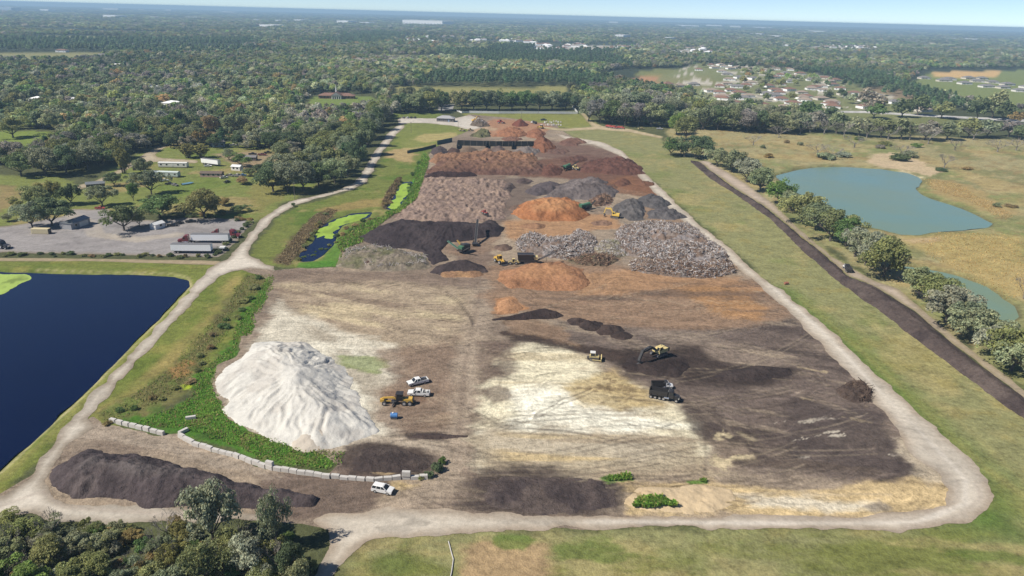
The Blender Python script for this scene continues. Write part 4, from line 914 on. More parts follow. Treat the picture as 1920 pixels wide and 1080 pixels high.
def thing(name, label, cat, px, py, rot=0.0, group=None, z=None, scale=1.0):
    x, y = at(px, py)
    e = bpy.data.objects.new(name, None); COL.objects.link(e); e.empty_display_size = 1.0
    e.location = (x, y, float(terrain(np.array([x]), np.array([y]))[0]) + 0.06 if z is None else z)
    e.rotation_euler = (0, 0, rot); e.scale = (scale,) * 3
    tag(e, label, cat, group)
    return e
def heading(x0, y0, x1, y1):
    """rotation about z of a thing whose tail and nose show at these pixels"""
    a = at(x0, y0); b = at(x1, y1)
    return math.atan2(b[1] - a[1], b[0] - a[0])
PT = paint
WHITE = PT('white_paint', (0.74, 0.74, 0.73), 0.35, 0, 0.18)
BRIGHTW = PT('bright_white_wall', (0.86, 0.86, 0.85), 0.7, 0, 0.05)
OFFW = PT('offwhite_panel', (0.66, 0.66, 0.63), 0.5, 0, 0.22)
GLASS = PT('dark_glass', (0.012, 0.016, 0.02), 0.12, 0, 0.05)
TYRE = PT('tyre_rubber', (0.02, 0.02, 0.02), 0.85, 0, 0.35, (0.16, 0.13, 0.11))
RIM = PT('wheel_rim', (0.45, 0.45, 0.45), 0.4, 0.3, 0.3)
YELL = PT('machine_yellow', (0.62, 0.38, 0.05), 0.5, 0, 0.3)
CREAM = PT('faded_yellow', (0.62, 0.50, 0.22), 0.55, 0, 0.35)
BLACK = PT('black_paint', (0.022, 0.022, 0.024), 0.45, 0, 0.25, (0.12, 0.10, 0.09))
DGREY = PT('dark_steel', (0.07, 0.07, 0.075), 0.5, 0.4, 0.3, (0.16, 0.13, 0.11))
STEEL = PT('worn_steel', (0.32, 0.31, 0.30), 0.45, 0.6, 0.3)
MAROON = PT('maroon_paint', (0.16, 0.02, 0.03), 0.35, 0, 0.15)
RED = PT('red_paint', (0.42, 0.06, 0.05), 0.45, 0, 0.25)
GREEN = PT('machine_green', (0.05, 0.17, 0.09), 0.5, 0, 0.2)
BLUE = PT('blue_plastic', (0.04, 0.17, 0.42), 0.4, 0, 0.15)
CHROME = PT('chrome', (0.7, 0.7, 0.7), 0.2, 0.9, 0.1)
LAMP = PT('lamp_glass', (0.7, 0.7, 0.66), 0.2, 0, 0.05)
REDLAMP = PT('red_lamp', (0.4, 0.02, 0.02), 0.3, 0, 0.05)
ROOFB = PT('brown_shingles', (0.22, 0.125, 0.09), 0.9, 0, 0.5, (0.16, 0.09, 0.07))
ROOFG = PT('grey_shingles', (0.20, 0.19, 0.19), 0.9, 0, 0.5, (0.13, 0.125, 0.12))
ROOFT = PT('tan_shingles', (0.30, 0.24, 0.19), 0.9, 0, 0.5, (0.22, 0.18, 0.15))
BRICKW = PT('brick_wall', (0.26, 0.13, 0.10), 0.9, 0, 0.4)
STUC = PT('pale_stucco', (0.60, 0.56, 0.49), 0.9, 0, 0.3)
STUCW = PT('white_stucco', (0.72, 0.70, 0.67), 0.9, 0, 0.2)
CONC = PT('concrete', (0.52, 0.50, 0.47), 0.9, 0, 0.6, (0.36, 0.33, 0.29))
WOODP = PT('grey_wood', (0.16, 0.13, 0.11), 0.9, 0, 0.4)

def wheel(t, x, y, r, w, side):
    """side -1/+1: which way the hub faces"""
    ty = MB().cyl((x, y - w / 2, r), (x, y + w / 2, r), r, 14).make('tyre', TYRE, t)
    o = y + side * w / 2
    MB().cyl((x, o, r), (x, o + side * 0.02, r), r * 0.58, 10).make('rim', RIM, ty)
    return ty
def car_wheels(t, xs, hw, r=0.36, w=0.25):
    for x in xs:
        for sd in (-1, 1): wheel(t, x, sd * hw, r, w, sd)

def suv(px, py, rot, label, mat=WHITE):
    t = thing('suv', label, 'car', px, py, rot)
    MB().prism([(-2.3, 0.35), (2.25, 0.35), (2.35, 0.55), (2.3, 0.9), (1.3, 1.08), (-2.2, 1.1), (-2.35, 0.8)], -0.92, 0.92).make('body', mat, t)
    MB().fr((-2.22, 1.25, -0.86, 0.86), (-1.95, 0.35, -0.68, 0.68), 1.08, 1.66).make('window', GLASS, t)
    MB().fr((-2.02, 0.42, -0.70, 0.70), (-1.9, 0.2, -0.62, 0.62), 1.64, 1.73).make('roof', mat, t)
    for sd in (-1, 1):
        for x, xt in ((-2.2, -1.95), (-1.15, -1.1), (-0.05, -0.15), (1.2, 0.35)): MB().bar((x, sd * 0.875, 1.06), (xt, sd * 0.695, 1.67), 0.10, 0.10).make('pillar', mat, t)
    for sd in (-1, 1):
        MB().box(2.2, 2.36, sd * 0.72 - 0.17, sd * 0.72 + 0.17, 0.66, 0.86).make('headlight', LAMP, t)
        MB().box(-2.37, -2.25, sd * 0.78 - 0.1, sd * 0.78 + 0.1, 0.8, 1.05).make('tail_light', REDLAMP, t)
        MB().box(0.85, 1.05, sd * 0.92, sd * 1.08, 1.1, 1.25).make('mirror', mat, t)
    MB().box(2.3, 2.4, -0.6, 0.6, 0.5, 0.78).make('grille', BLACK, t)
    car_wheels(t, (-1.4, 1.42), 0.83)
    return t
def pickup(px, py, rot, label, load=False, mat=WHITE, scale=1.0):
    t = thing('pickup_truck', label, 'pickup', px, py, rot, None, None, scale)
    MB().prism([(-2.9, 0.5), (2.75, 0.5), (2.9, 0.7), (2.85, 1.02), (1.35, 1.18), (-0.75, 1.18), (-0.75, 0.8), (-2.9, 0.8)], -0.98, 0.98).make('body', mat, t)
    for sd in (-1, 1): MB().box(-2.9, -0.75, sd * 0.93 - 0.05, sd * 0.93 + 0.05, 0.78, 1.24).make('bed_side', mat, t)
    MB().box(-2.95, -2.84, -0.96, 0.96, 0.7, 1.24).make('tailgate', mat, t)
    MB().box(-2.82, -0.78, -0.86, 0.86, 0.8, 0.84).make('bed_floor', BLACK, t)
    MB().fr((-0.72, 1.4, -0.93, 0.93), (-0.6, 0.65, -0.74, 0.74), 1.17, 1.82).make('window', GLASS, t)
    MB().fr((-0.68, 0.72, -0.76, 0.76), (-0.58, 0.6, -0.68, 0.68), 1.8, 1.9).make('roof', mat, t)
    for sd in (-1, 1):
        for x, xt in ((-0.7, -0.6), (0.35, 0.25), (1.36, 0.66)): MB().bar((x, sd * 0.95, 1.15), (xt, sd * 0.755, 1.83), 0.12, 0.12).make('pillar', mat, t)
    for sd in (-1, 1):
        MB().box(2.75, 2.92, sd * 0.76 - 0.17, sd * 0.76 + 0.17, 0.78, 1.0).make('headlight', LAMP, t)
        MB().box(1.0, 1.18, sd * 0.98, sd * 1.2, 1.18, 1.42).make('mirror', BLACK, t)
    MB().box(2.83, 2.95, -0.62, 0.62, 0.62, 0.98).make('grille', BLACK, t)
    MB().box(-3.05, -2.93, -0.9, 0.9, 0.52, 0.68).make('bumper', CHROME, t)
    if load:
        MB().box(-1.25, -0.85, -0.85, 0.85, 1.1, 1.5).make('tool_box', OFFW, t)
        MB().cyl((-2.2, 0, 0.86), (-2.2, 0, 1.55), 0.38, 12).make('tank', OFFW, t)
        MB().box(-1.8, -1.4, -0.5, 0.5, 0.85, 1.35).make('crate', STEEL, t)
    else:
        MB().box(-1.3, -0.85, -0.86, 0.86, 1.05, 1.42).make('tool_box', BLACK, t)
    car_wheels(t, (-1.75, 1.8), 0.86, 0.4, 0.28)
    return t
def dump_truck(px, py, rot, label, cabm=BLACK, bedm=BLACK, n_axle=4, scale=1.0, load=None):
    t = thing('dump_truck', label, 'dump truck', px, py, rot, None, None, scale)
    MB().box(-4.0, 4.0, -0.5, 0.5, 0.75, 1.05).make('chassis', DGREY, t)
    MB().prism([(1.35, 1.0), (2.7, 1.0), (2.7, 1.9), (2.45, 2.75), (1.35, 2.8)], -1.1, 1.1).make('cab', cabm, t)
    MB().prism([(2.7, 0.85), (4.15, 0.85), (4.2, 1.55), (2.7, 1.95)], -0.85, 0.85).make('hood', cabm, t)
    MB().prism([(2.72, 1.98), (2.52, 2.64), (2.5, 2.64), (2.7, 1.95)], -0.95, 0.95).make('windshield', GLASS, t)
    for sd in (-1, 1):
        MB().box(1.75, 2.5, sd * 1.1 - 0.02, sd * 1.1 + 0.02, 1.95, 2.55).make('side_window', GLASS, t)
        MB().prism([(3.0, 1.0), (4.1, 1.0), (3.95, 1.4), (3.2, 1.4)], sd * 1.0 - 0.2, sd * 1.0 + 0.2).make('fender', cabm, t)
        MB().cyl((1.25, sd * 0.85, 1.0), (1.25, sd * 0.85, 3.3), 0.08, 8).make('exhaust', CHROME, t)
        MB().cyl((0.2, sd * 1.0, 0.95), (1.5, sd * 1.0, 0.95), 0.3, 10).make('fuel_tank', CHROME, t)
        MB().box(4.0, 4.2, sd * 0.95 - 0.15, sd * 0.95 + 0.15, 1.05, 1.3).make('headlight', LAMP, t)
    MB().box(4.15, 4.25, -0.5, 0.5, 0.95, 1.5).make('grille', CHROME, t)
    b = MB()
    b.box(-3.9, 1.0, -1.15, 1.15, 1.2, 1.32)
    bed = b.make('dump_bed', bedm, t)
    for sd in (-1, 1): MB().box(-3.9, 1.0, sd * 1.15 - 0.05, sd * 1.15 + 0.05, 1.3, 2.65).make('bed_side', bedm, bed)
    MB().prism([(0.95, 1.3), (1.05, 1.3), (1.15, 2.85), (1.05, 2.85)], -1.15, 1.15).make('headboard', bedm, bed)
    MB().prism([(-3.95, 1.3), (-3.85, 1.3), (-3.9, 2.5), (-4.0, 2.5)], -1.12, 1.12).make('tailgate', bedm, bed)
    MB().box(1.0, 2.2, -1.1, 1.1, 2.85, 2.93).make('cab_shield', bedm, bed)
    for x in np.arange(-3.4, 0.9, 0.85):
        for sd in (-1, 1): MB().box(x, x + 0.1, sd * 1.22 - 0.05, sd * 1.22 + 0.05, 1.35, 2.6).make('rib', bedm, bed)
    if load:
        MB().prism([(-3.8, 1.5), (-3.5, 2.1), (-1.6, 2.6), (0.5, 2.3), (0.9, 1.5)], -1.05, 1.05).make('load', load, bed)
    xs = (-3.4, -2.2, -1.0, 0.05)[:n_axle]
    for x in xs:
        for sd in (-1, 1): wheel(t, x, sd * 0.95, 0.5, 0.5, sd)
    for sd in (-1, 1): wheel(t, 3.5, sd * 0.98, 0.5, 0.32, sd)
    return t
def tracks(t, L, gap, w, h, mat=DGREY):
    for sd in (-1, 1):
        o = MB().prism([(-L / 2 + h / 2, 0), (L / 2 - h / 2, 0), (L / 2 - 0.12 * h, 0.2 * h), (L / 2, h * 0.5), (L / 2 - h * 0.3, h), (-L / 2 + h * 0.3, h), (-L / 2, h * 0.5), (-L / 2 + 0.12 * h, 0.2 * h)], sd * gap - w / 2, sd * gap + w / 2).make('track', mat, t)
        for x in np.linspace(-L / 2 + h * 0.5, L / 2 - h * 0.5, 6): MB().cyl((x, sd * (gap + w / 2), h * 0.4), (x, sd * (gap + w / 2 + 0.03), h * 0.4), h * 0.26, 8).make('roller', STEEL, o)
def excavator(px, py, rot, label, body=YELL, boomm=None, reach=1.0, down=0.0, z=None, scale=1.0, low=0.0, fat=1.0):
    t = thing('excavator', label, 'excavator', px, py, rot, None, z, scale)
    boomm = boomm or body
    tracks(t, 4.4, 1.15, 0.65, 0.95)
    MB().cyl((0, 0, 0.7), (0, 0, 1.15), 0.8, 14).make('turntable', DGREY, t)
    MB().prism([(-2.7, 1.15), (1.3, 1.15), (1.3, 1.75), (0.0, 1.95), (0.0, 2.2), (-2.5, 2.2), (-2.75, 1.8)], -1.35, 1.35).make('house', body, t)
    MB().prism([(-2.95, 1.15), (-2.3, 1.15), (-2.3, 2.35), (-2.85, 2.2)], -1.38, 1.38).make('counterweight', DGREY if body != YELL else body, t)
    cab = MB().prism([(0.0, 1.75), (1.4, 1.75), (1.5, 2.3), (1.2, 3.05), (0.0, 3.1)], 0.35, 1.32).make('cab', body, t)
    MB().prism([(1.42, 1.95), (1.53, 2.3), (1.25, 2.95), (1.2, 2.95), (1.45, 2.3)], 0.42, 1.25).make('windshield', GLASS, cab)
    MB().box(0.15, 1.1, 1.32, 1.34, 2.1, 2.95).make('side_window', GLASS, cab)
    MB().box(0.15, 1.1, 0.33, 0.35, 2.1, 2.95).make('side_window', GLASS, cab)
    r = reach
    MB().prism([(0.6, 1.6), (1.0, 1.5), (2.8 * r, 4.1 - low), (5.3 * r, 4.2 - low * 1.3), (5.4 * r, 4.6 - low * 1.3), (2.7 * r, 4.8 - low), (2.0 * r, 4.3 - low)], -0.3 * fat, 0.3 * fat).make('boom', boomm, t)
    MB().prism([(5.0 * r, 4.9 - low * 1.3), (5.5 * r, 4.7 - low * 1.3), (6.5 * r, 1.6 + down), (6.2 * r, 1.5 + down)], -0.22 * fat, 0.22 * fat).make('stick', boomm, t)
    for sd in (-1, 1): MB().cyl((1.3, sd * 0.35 * fat, 1.9), (2.6 * r, sd * 0.35 * fat, 3.9 - low), 0.09, 8).make('cylinder', STEEL, t)
    MB().cyl((3.6 * r, 0, 4.75 - low * 1.1), (5.0 * r, 0, 5.0 - low * 1.3), 0.09, 8).make('cylinder', STEEL, t)
    MB().prism([(6.6 * r, 1.7 + down), (6.2 * r, 1.6 + down), (5.5 * r, 1.1 + down), (5.4 * r, 0.5 + down), (6.0 * r, 0.25 + down), (6.5 * r, 0.5 + down), (6.0 * r, 0.7 + down), (6.1 * r, 1.1 + down)], -0.6, 0.6).make('bucket', DGREY, t)
    MB().box(-2.2, -1.2, -1.0, 0.2, 2.2, 2.32).make('engine_cover', body, t)
    MB().cyl((-1.5, -0.6, 2.3), (-1.5, -0.6, 2.75), 0.07, 8).make('exhaust', DGREY, t)
    return t
def bulldozer(px, py, rot, label, body=CREAM, scale=1.0, z=None):
    t = thing('bulldozer', label, 'bulldozer', px, py, rot, None, z, scale)
    tracks(t, 3.2, 0.95, 0.55, 1.0)
    MB().prism([(-1.5, 0.7), (1.4, 0.7), (1.45, 1.5), (0.3, 1.65), (-1.5, 1.55)], -0.62, 0.62).make('hood', body, t)
    c = MB().fr((-1.2, 0.25, -0.7, 0.7), (-1.1, 0.1, -0.62, 0.62), 1.55, 2.5).make('cab', GLASS, t)
    MB().box(-1.35, 0.3, -0.8, 0.8, 2.5, 2.65).make('roof', OFFW, c)
    for x in (-1.2, 0.22):
        for y in (-0.72, 0.72): MB().bar((x, y, 1.5), (x * 0.94, y * 0.92, 2.52), 0.1, 0.1).make('post', body, c)
    MB().prism([(2.1, 0.1), (2.25, 0.1), (2.12, 0.55), (2.2, 1.15), (2.3, 1.3), (2.1, 1.25), (2.0, 0.6)], -1.65, 1.65).make('blade', body, t)
    for sd in (-1, 1): MB().bar((-0.6, sd * 1.3, 0.55), (2.05, sd * 1.3, 0.4), 0.16, 0.22).make('push_arm', body, t)
    MB().prism([(-1.6, 0.8), (-2.2, 0.9), (-2.3, 0.25), (-2.15, 0.2), (-2.05, 0.7), (-1.6, 0.6)], -0.5, 0.5).make('ripper', DGREY, t)
    MB().cyl((0.8, 0.2, 1.55), (0.8, 0.2, 2.2), 0.06, 8).make('exhaust', DGREY, t)
    return t
def wheel_loader(px, py, rot, label, body=YELL, scale=1.0, z=None, lift=0.0):
    t = thing('wheel_loader', label, 'loader', px, py, rot, None, z, scale)
    for x in (-1.65, 1.65):
        for sd in (-1, 1): wheel(t, x, sd * 1.05, 0.82, 0.62, sd)
    MB().prism([(-3.3, 0.9), (-0.6, 0.9), (-0.6, 2.0), (-2.9, 2.15), (-3.35, 1.8)], -0.85, 0.85).make('engine_cover', body, t)
    MB().prism([(-0.6, 0.8), (2.2, 0.8), (1.9, 1.4), (0.2, 1.6), (-0.6, 1.5)], -0.6, 0.6).make('front_frame', body, t)
    c = MB().fr((-1.0, 0.5, -0.75, 0.75), (-0.9, 0.35, -0.68, 0.68), 1.6, 3.1).make('cab', GLASS, t)
    MB().box(-1.05, 0.55, -0.8, 0.8, 3.1, 3.25).make('roof', body, c)
    for x in (-1.0, 0.48):
        for y in (-0.76, 0.76): MB().bar((x, y, 1.5), (x * 0.92, y * 0.93, 3.12), 0.11, 0.11).make('post', body, c)
    for sd in (-1, 1): MB().prism([(0.6, 1.9), (0.9, 2.1), (2.4, 1.5 + lift), (3.2, 0.7 + lift), (3.0, 0.5 + lift), (2.1, 1.2 + lift)], sd * 0.55 - 0.1, sd * 0.55 + 0.1).make('lift_arm', body, t)
    MB().prism([(3.0, 0.9 + lift), (3.1, 0.15 + lift), (4.3, 0.12 + lift), (4.3, 0.2 + lift), (3.3, 0.4 + lift), (3.25, 1.3 + lift), (3.05, 1.35 + lift)], -1.35, 1.35).make('bucket', DGREY, t)
    MB().cyl((-2.2, 0.3, 2.1), (-2.2, 0.3, 2.8), 0.07, 8).make('exhaust', DGREY, t)
    return t
def motor_grader(px, py, rot, label):
    t = thing('motor_grader', label, 'grader', px, py, rot)
    MB().prism([(-3.9, 0.9), (-1.2, 0.9), (-1.2, 1.75), (-3.8, 1.85)], -0.75, 0.75).make('engine_cover', YELL, t)
    MB().prism([(-1.3, 1.0), (0.2, 1.1), (1.2, 1.7), (3.6, 1.6), (4.1, 1.0), (4.35, 1.0), (4.35, 1.35), (3.8, 1.95), (1.1, 2.1), (0.0, 1.6), (-1.3, 1.5)], -0.18, 0.18).make('frame', YELL, t)
    MB().prism([(3.5, 0.7), (4.5, 0.7), (4.5, 1.5), (3.5, 1.5)], -0.45, 0.45).make('nose', YELL, t)
    c = MB().fr((-1.3, 0.3, -0.75, 0.75), (-1.2, 0.15, -0.8, 0.8), 1.3, 3.15).make('cab', GLASS, t)
    MB().box(-1.5, 0.4, -0.95, 0.95, 3.15, 3.3).make('roof', BLACK, c)
    for x in (-1.32, 0.32):
        for y in (-0.77, 0.77): MB().bar((x, y, 1.3), (x * 0.95, y * 1.06, 3.16), 0.12, 0.12).make('post', BLACK, c)
    MB().cyl((0.9, 0, 0.75), (0.9, 0, 0.95), 0.8, 16).make('circle', DGREY, t)
    MB().bar((0.6, -1.9, 0.45), (1.2, 1.9, 0.45), 0.14, 0.62).make('blade', STEEL, t)
    for sd in (-1, 1): MB().bar((0.9, sd * 0.6, 0.9), (0.5, sd * 0.4, 2.3), 0.1, 0.1).make('blade_lift', BLACK, t)
    MB().bar((3.6, 0, 0.85), (0.9, 0, 0.85), 0.3, 0.18).make('drawbar', YELL, t)
    for x in (-3.2, -1.75):
        for sd in (-1, 1): wheel(t, x, sd * 0.95, 0.66, 0.42, sd)
    for sd in (-1, 1): wheel(t, 3.35, sd * 0.95, 0.62, 0.4, sd)
    MB().cyl((-2.4, 0.35, 1.8), (-2.4, 0.35, 2.5), 0.08, 8).make('exhaust', DGREY, t)
    MB().box(-4.2, -3.85, -0.7, 0.7, 0.8, 1.7).make('radiator', BLACK, t)
    return t
def conveyor(t, p0, p1, w=0.8, name='conveyor', mat=STEEL):
    o = MB().bar(p0, p1, w, 0.18).make(name, mat, t)
    for sd in (-1, 1):
        a = np.array(p0, float); b = np.array(p1, float); d = b - a; q = np.cross(d / np.linalg.norm(d), (0, 0, 1)); q = q / np.linalg.norm(q) * sd * w / 2
        MB().bar(a + q + (0, 0, 0.15), b + q + (0, 0, 0.15), 0.08, 0.28).make('side_rail', mat, o)
    MB().bar(np.array(p0) + (0, 0, 0.12), np.array(p1) + (0, 0, 0.12), w * 0.8, 0.06).make('belt', BLACK, o)
    return o
def lie(px0, py0, px1, py1): return heading(px0, py0, px1, py1)

# --- vehicles and machines in the yard
suv(718, 922, heading(705, 919, 735, 925), 'white SUV parked on the dark soil beside the concrete blocks')
pickup(783, 720, heading(796, 718, 773, 723), 'white pickup truck with an empty dark bed parked above its neighbour')
pickup(785, 741, heading(798, 742, 772, 741), 'white service pickup with tank and boxes in its bed by the grader', True)
motor_grader(746, 757, heading(767, 757.5, 724, 757), 'yellow motor grader with a black cab beside the white pickups')
t = thing('blue_tank', 'small blue tank with a painted white highlight standing alone on brown soil', 'tank', 739, 784)
MB().fr((-0.85, 0.85, -0.6, 0.6), (-0.75, 0.75, -0.5, 0.5), 0.12, 0.35).make('skid', DGREY, t)
MB().cyl((-0.85, 0, 0.85), (0.85, 0, 0.85), 0.66, 18).make('shell', BLUE, t)
MB().cyl((-0.87, 0, 0.85), (-0.93, 0, 0.85), 0.4, 14).make('end_highlight', OFFW, t)  # white end and top pieces stand in for the tank's upper-left highlight
MB().cyl((-0.3, 0, 1.45), (-0.3, 0, 1.65), 0.22, 12).make('cap_highlight', WHITE, t)
for x in (-0.45, 0.45): MB().box(x - 0.06, x + 0.06, -0.68, 0.68, 0.8, 0.9).make('strap', DGREY, t)
SOILM = paint('dark_load', (0.035, 0.028, 0.026), 0.95, 0, 0.4)
dump_truck(1244, 748, heading(1226, 745, 1264, 752), 'black dump truck on pale sand below the excavator', BLACK, BLACK, 4, 0.97)
dump_truck(1240, 728, heading(1226, 727, 1254, 727), 'dark dump truck with a white cab waiting behind the black one', WHITE, BLACK, 3, 0.72)
excavator(1234, 673, heading(1234, 673, 1190, 690), 'excavator with cream body and long black boom on the black mound', CREAM, BLACK, 1.3, -1.0, 1.3, 1.05, 1.0, 1.7)
bulldozer(1114, 675, heading(1102, 674, 1128, 676), 'small cream bulldozer on the dark stripe near the excavator', CREAM, 0.95)
wheel_loader(937, 493, heading(926, 484, 950, 497), 'yellow wheel loader by the stump heap', YELL, 1.0)
wheel_loader(962, 495, heading(975, 495, 955, 495), 'tan loader feeding the black grinder', CREAM, 0.72)
t = thing('wood_grinder', 'black box shaped wood grinder with a long discharge conveyor', 'grinder', 992, 494, heading(978, 494, 1008, 494.5))
tracks(t, 4.2, 1.1, 0.55, 0.9)
MB().prism([(-4.6, 1.0), (3.2, 1.0), (3.4, 1.8), (2.6, 2.0), (-4.6, 2.0)], -1.25, 1.25).make('chassis', BLACK, t)
MB().fr((-4.6, 1.6, -1.3, 1.3), (-4.9, 1.8, -1.7, 1.7), 2.0, 4.1).make('hopper', BLACK, t)
MB().fr((-4.9, 1.8, -1.7, -1.55), (-4.95, 1.85, -1.78, -1.6), 4.1, 4.25).make('hopper_rim', STEEL, t)
MB().box(1.9, 3.4, -1.2, 1.2, 2.0, 3.2).make('engine_box', CREAM, t)
conveyor(t, (3.2, 0, 1.2), (10.5, 1.2, 4.6), 1.0)
MB().bar((7.0, 0.6, 0.0), (7.0, 0.6, 2.9), 0.12, 0.12).make('support', DGREY, t)
t = thing('soil_screener', 'green and black screening machine feeding a black cone', 'screener', 870, 474, heading(862, 476, 880, 470))
tracks(t, 3.6, 1.0, 0.5, 0.8)
MB().prism([(-2.4, 0.9), (2.6, 0.9), (2.8, 1.9), (-2.4, 2.1)], -1.15, 1.15).make('chassis', BLACK, t)
MB().prism([(-1.2, 2.0), (2.6, 2.0), (2.9, 3.4), (-1.0, 4.0)], -1.2, 1.2).make('screen_box', BLACK, t)
MB().fr((-2.4, -1.2, -1.0, 1.0), (-2.6, -1.1, -1.2, 1.2), 2.1, 3.3).make('hopper', GREEN, t)
conveyor(t, (-1.5, 0.9, 1.2), (-3.6, 6.2, 4.6), 0.9, 'conveyor', paint('green_steel', (0.12, 0.30, 0.22), 0.5, 0, 0.3))
conveyor(t, (1.0, 0.9, 1.4), (0.2, 4.2, 4.4), 0.5, 'conveyor', YELL)
conveyor(t, (-1.5, -0.9, 1.2), (-1.8, -4.8, 3.6), 0.8, 'conveyor', DGREY)
t = thing('stacking_conveyor', 'tall grey stacking conveyor casting a long shadow on black soil', 'conveyor', 891, 462, heading(891, 462, 896, 440))
conveyor(t, (0, 0, 0.7), (15.5, 0, 7.6), 1.0)
MB().bar((5.5, 0, 0.5), (9.0, 0, 4.6), 0.2, 0.2).make('brace', DGREY, t)
MB().bar((5.5, -1.1, 0.55), (5.5, 1.1, 0.55), 0.18, 0.18).make('axle', DGREY, t)
for sd in (-1, 1): wheel(t, 5.5, sd * 1.25, 0.5, 0.3, sd)
MB().fr((-1.0, 0.8, -0.9, 0.9), (-1.4, 1.1, -1.3, 1.3), 0.1, 1.3).make('hopper', BLACK, t)
wheel_loader(909, 409, heading(905, 407, 914, 410), 'little red and white loader on top of the furrowed bed', RED, 0.6, 2.2)
t = thing('trommel_screen', 'dark green trommel screen beside the flat orange heap', 'screener', 1098, 393, heading(1088, 394, 1110, 390))
tracks(t, 4.0, 1.1, 0.5, 0.8, BLACK)
MB().box(-3.6, 3.4, -1.15, 1.15, 0.8, 1.7).make('chassis', BLACK, t)
MB().cyl((-2.4, 0, 2.5), (2.6, 0, 2.9), 1.0, 18).make('drum', GREEN, t)
MB().fr((-3.8, -2.2, -1.0, 1.0), (-4.2, -2.0, -1.3, 1.3), 1.7, 3.4).make('hopper', GREEN, t)
MB().box(2.2, 3.4, -1.1, 1.1, 1.7, 2.8).make('engine_box', GREEN, t)
conveyor(t, (-1.0, -1.0, 1.2), (-2.5, -5.0, 3.4), 0.8, 'conveyor', BLACK)
conveyor(t, (3.2, 0, 1.5), (7.0, 0.4, 3.8), 0.8, 'conveyor', BLACK)
excavator(1153, 408, heading(1153, 408, 1136, 406), 'bright yellow excavator in front of the slate heap', PT('bright_yellow', (0.75, 0.52, 0.09), 0.5, 0, 0.2), None, 0.92, 0.0)
t = thing('trommel_screen', 'green trommel screen amid the red-brown mulch', 'screener', 1064, 318, heading(1054, 320, 1074, 314))
MB().box(-3.6, 3.6, -1.15, 1.15, 0.9, 1.7).make('chassis', BLACK, t)
MB().cyl((-2.6, 0, 2.5), (2.6, 0, 2.9), 1.0, 16).make('drum', GREEN, t)
MB().fr((-3.9, -2.3, -1.0, 1.0), (-4.2, -2.1, -1.3, 1.3), 1.7, 3.3).make('hopper', GREEN, t)
conveyor(t, (-3.0, 0, 1.5), (-8.5, 0.3, 3.6), 0.9, 'conveyor', BLACK)
conveyor(t, (2.5, -0.5, 1.4), (10.5, -2.2, 4.4), 0.9, 'conveyor', BLACK)
for x in (-2.6, 2.4):
    for sd in (-1, 1): wheel(t, x, sd * 1.0, 0.5, 0.4, sd)
wheel_loader(1079, 318, heading(1072, 316, 1086, 319), 'yellow loader working at the green trommel in red-brown mulch', CREAM, 0.95)
# far end of the yard
excavator(890, 228, heading(884, 228, 904, 226), 'small far yellow excavator behind the grey brush heap', YELL, None, 1.1)
wheel_loader(939, 231, heading(931, 231, 946, 232), 'red loader on the orange ground near the white fence', RED, 1.05)
dump_truck(1001, 232, heading(1008, 233, 994, 230), 'small far truck with white cab by the stacked pallets', WHITE, DGREY, 3, 0.9)
bulldozer(1014, 241, heading(1020, 242, 1006, 240), 'far yellow bulldozer below the stacked pallets', YELL, 1.3)
wheel_loader(866, 246, heading(860, 246, 872, 247), 'tan loader at the gravel apron edge', CREAM, 0.8)
wheel_loader(882, 246, heading(876, 246, 888, 246), 'dark tan loader next to the greenish brush heap', CREAM, 0.8)
STONE = PT('stone_block', (0.52, 0.48, 0.42), 0.9, 0, 0.5)
rgp = random.Random(8)
for k in range(16):
    px_, py_ = 1022 + (k % 8) * 4.2 + rgp.uniform(-1, 1), 230 + (k // 8) * 5.5 + rgp.uniform(-1, 1)
    t = thing('stone_pallet', 'pale stone pallet in the cluster near the white fence', 'pallet', px_, py_, rgp.uniform(-0.4, 0.4), 'stone pallets near the fence')
    h = rgp.uniform(0.8, 1.8)
    MB().box(-0.75, 0.75, -0.65, 0.65, 0.0, 0.16).make('pallet_base', WOODP, t)
    MB().fr((-0.7, 0.7, -0.6, 0.6), (-0.62, 0.66, -0.55, 0.58), 0.16, h).make('stone_stack', STONE if k % 3 else OFFW, t)
pickup(1019, 226, 0.4, 'dark blue pickup by the stone pallets', False, PT('navy_paint', (0.04, 0.07, 0.13), 0.4, 0, 0.15))
for k, (x, y) in enumerate(((1142, 240), (1150, 241), (1158, 241), (1164, 242))):
    dump_truck(x, y, heading(x, y, x + 8, y + 1.2) + (k % 2) * 0.25, ('red truck heading the row of red trucks by the grove', 'second red truck of the row by the grove', 'red truck with a dark bed in the row by the grove', 'red truck ending the row by the grove')[k], RED, RED if k != 2 else DGREY, 3, 0.85)
pickup(1202, 243, 0.3, 'tan pickup on the track beside the grove', False, CREAM)
pickup(1237, 243, -0.2, 'silver pickup under the grove trees beside the track', False, PT('silver_paint', (0.5, 0.5, 0.52), 0.35, 0.3, 0.1))
dump_truck(1588, 508, heading(1594, 512, 1582, 498), 'dump truck with white cab driving on the black berm', WHITE, DGREY, 3, 0.82)
t = thing('rusty_drum', 'small rusty red drum lying on the grass by the perimeter road', 'drum', 1474, 533, 0.3)
MB().cyl((-0.8, 0, 0.5), (0.8, 0, 0.5), 0.5, 16).make('shell', PT('rust', (0.30, 0.10, 0.06), 0.8, 0, 0.4), t)
for x in (-0.3, 0.3): MB().cyl((x - 0.04, 0, 0.5), (x + 0.04, 0, 0.5), 0.54, 16).make('hoop', PT('rust', (0.3, 0.1, 0.06)), t)
t = thing('water_pipe', 'thin grey pipe lying across the dry grass at the bottom road', 'pipe', 845, 1050)
p_ = [at(841, 1016), at(845, 1032), at(850, 1050), at(847, 1072), at(842, 1095)]
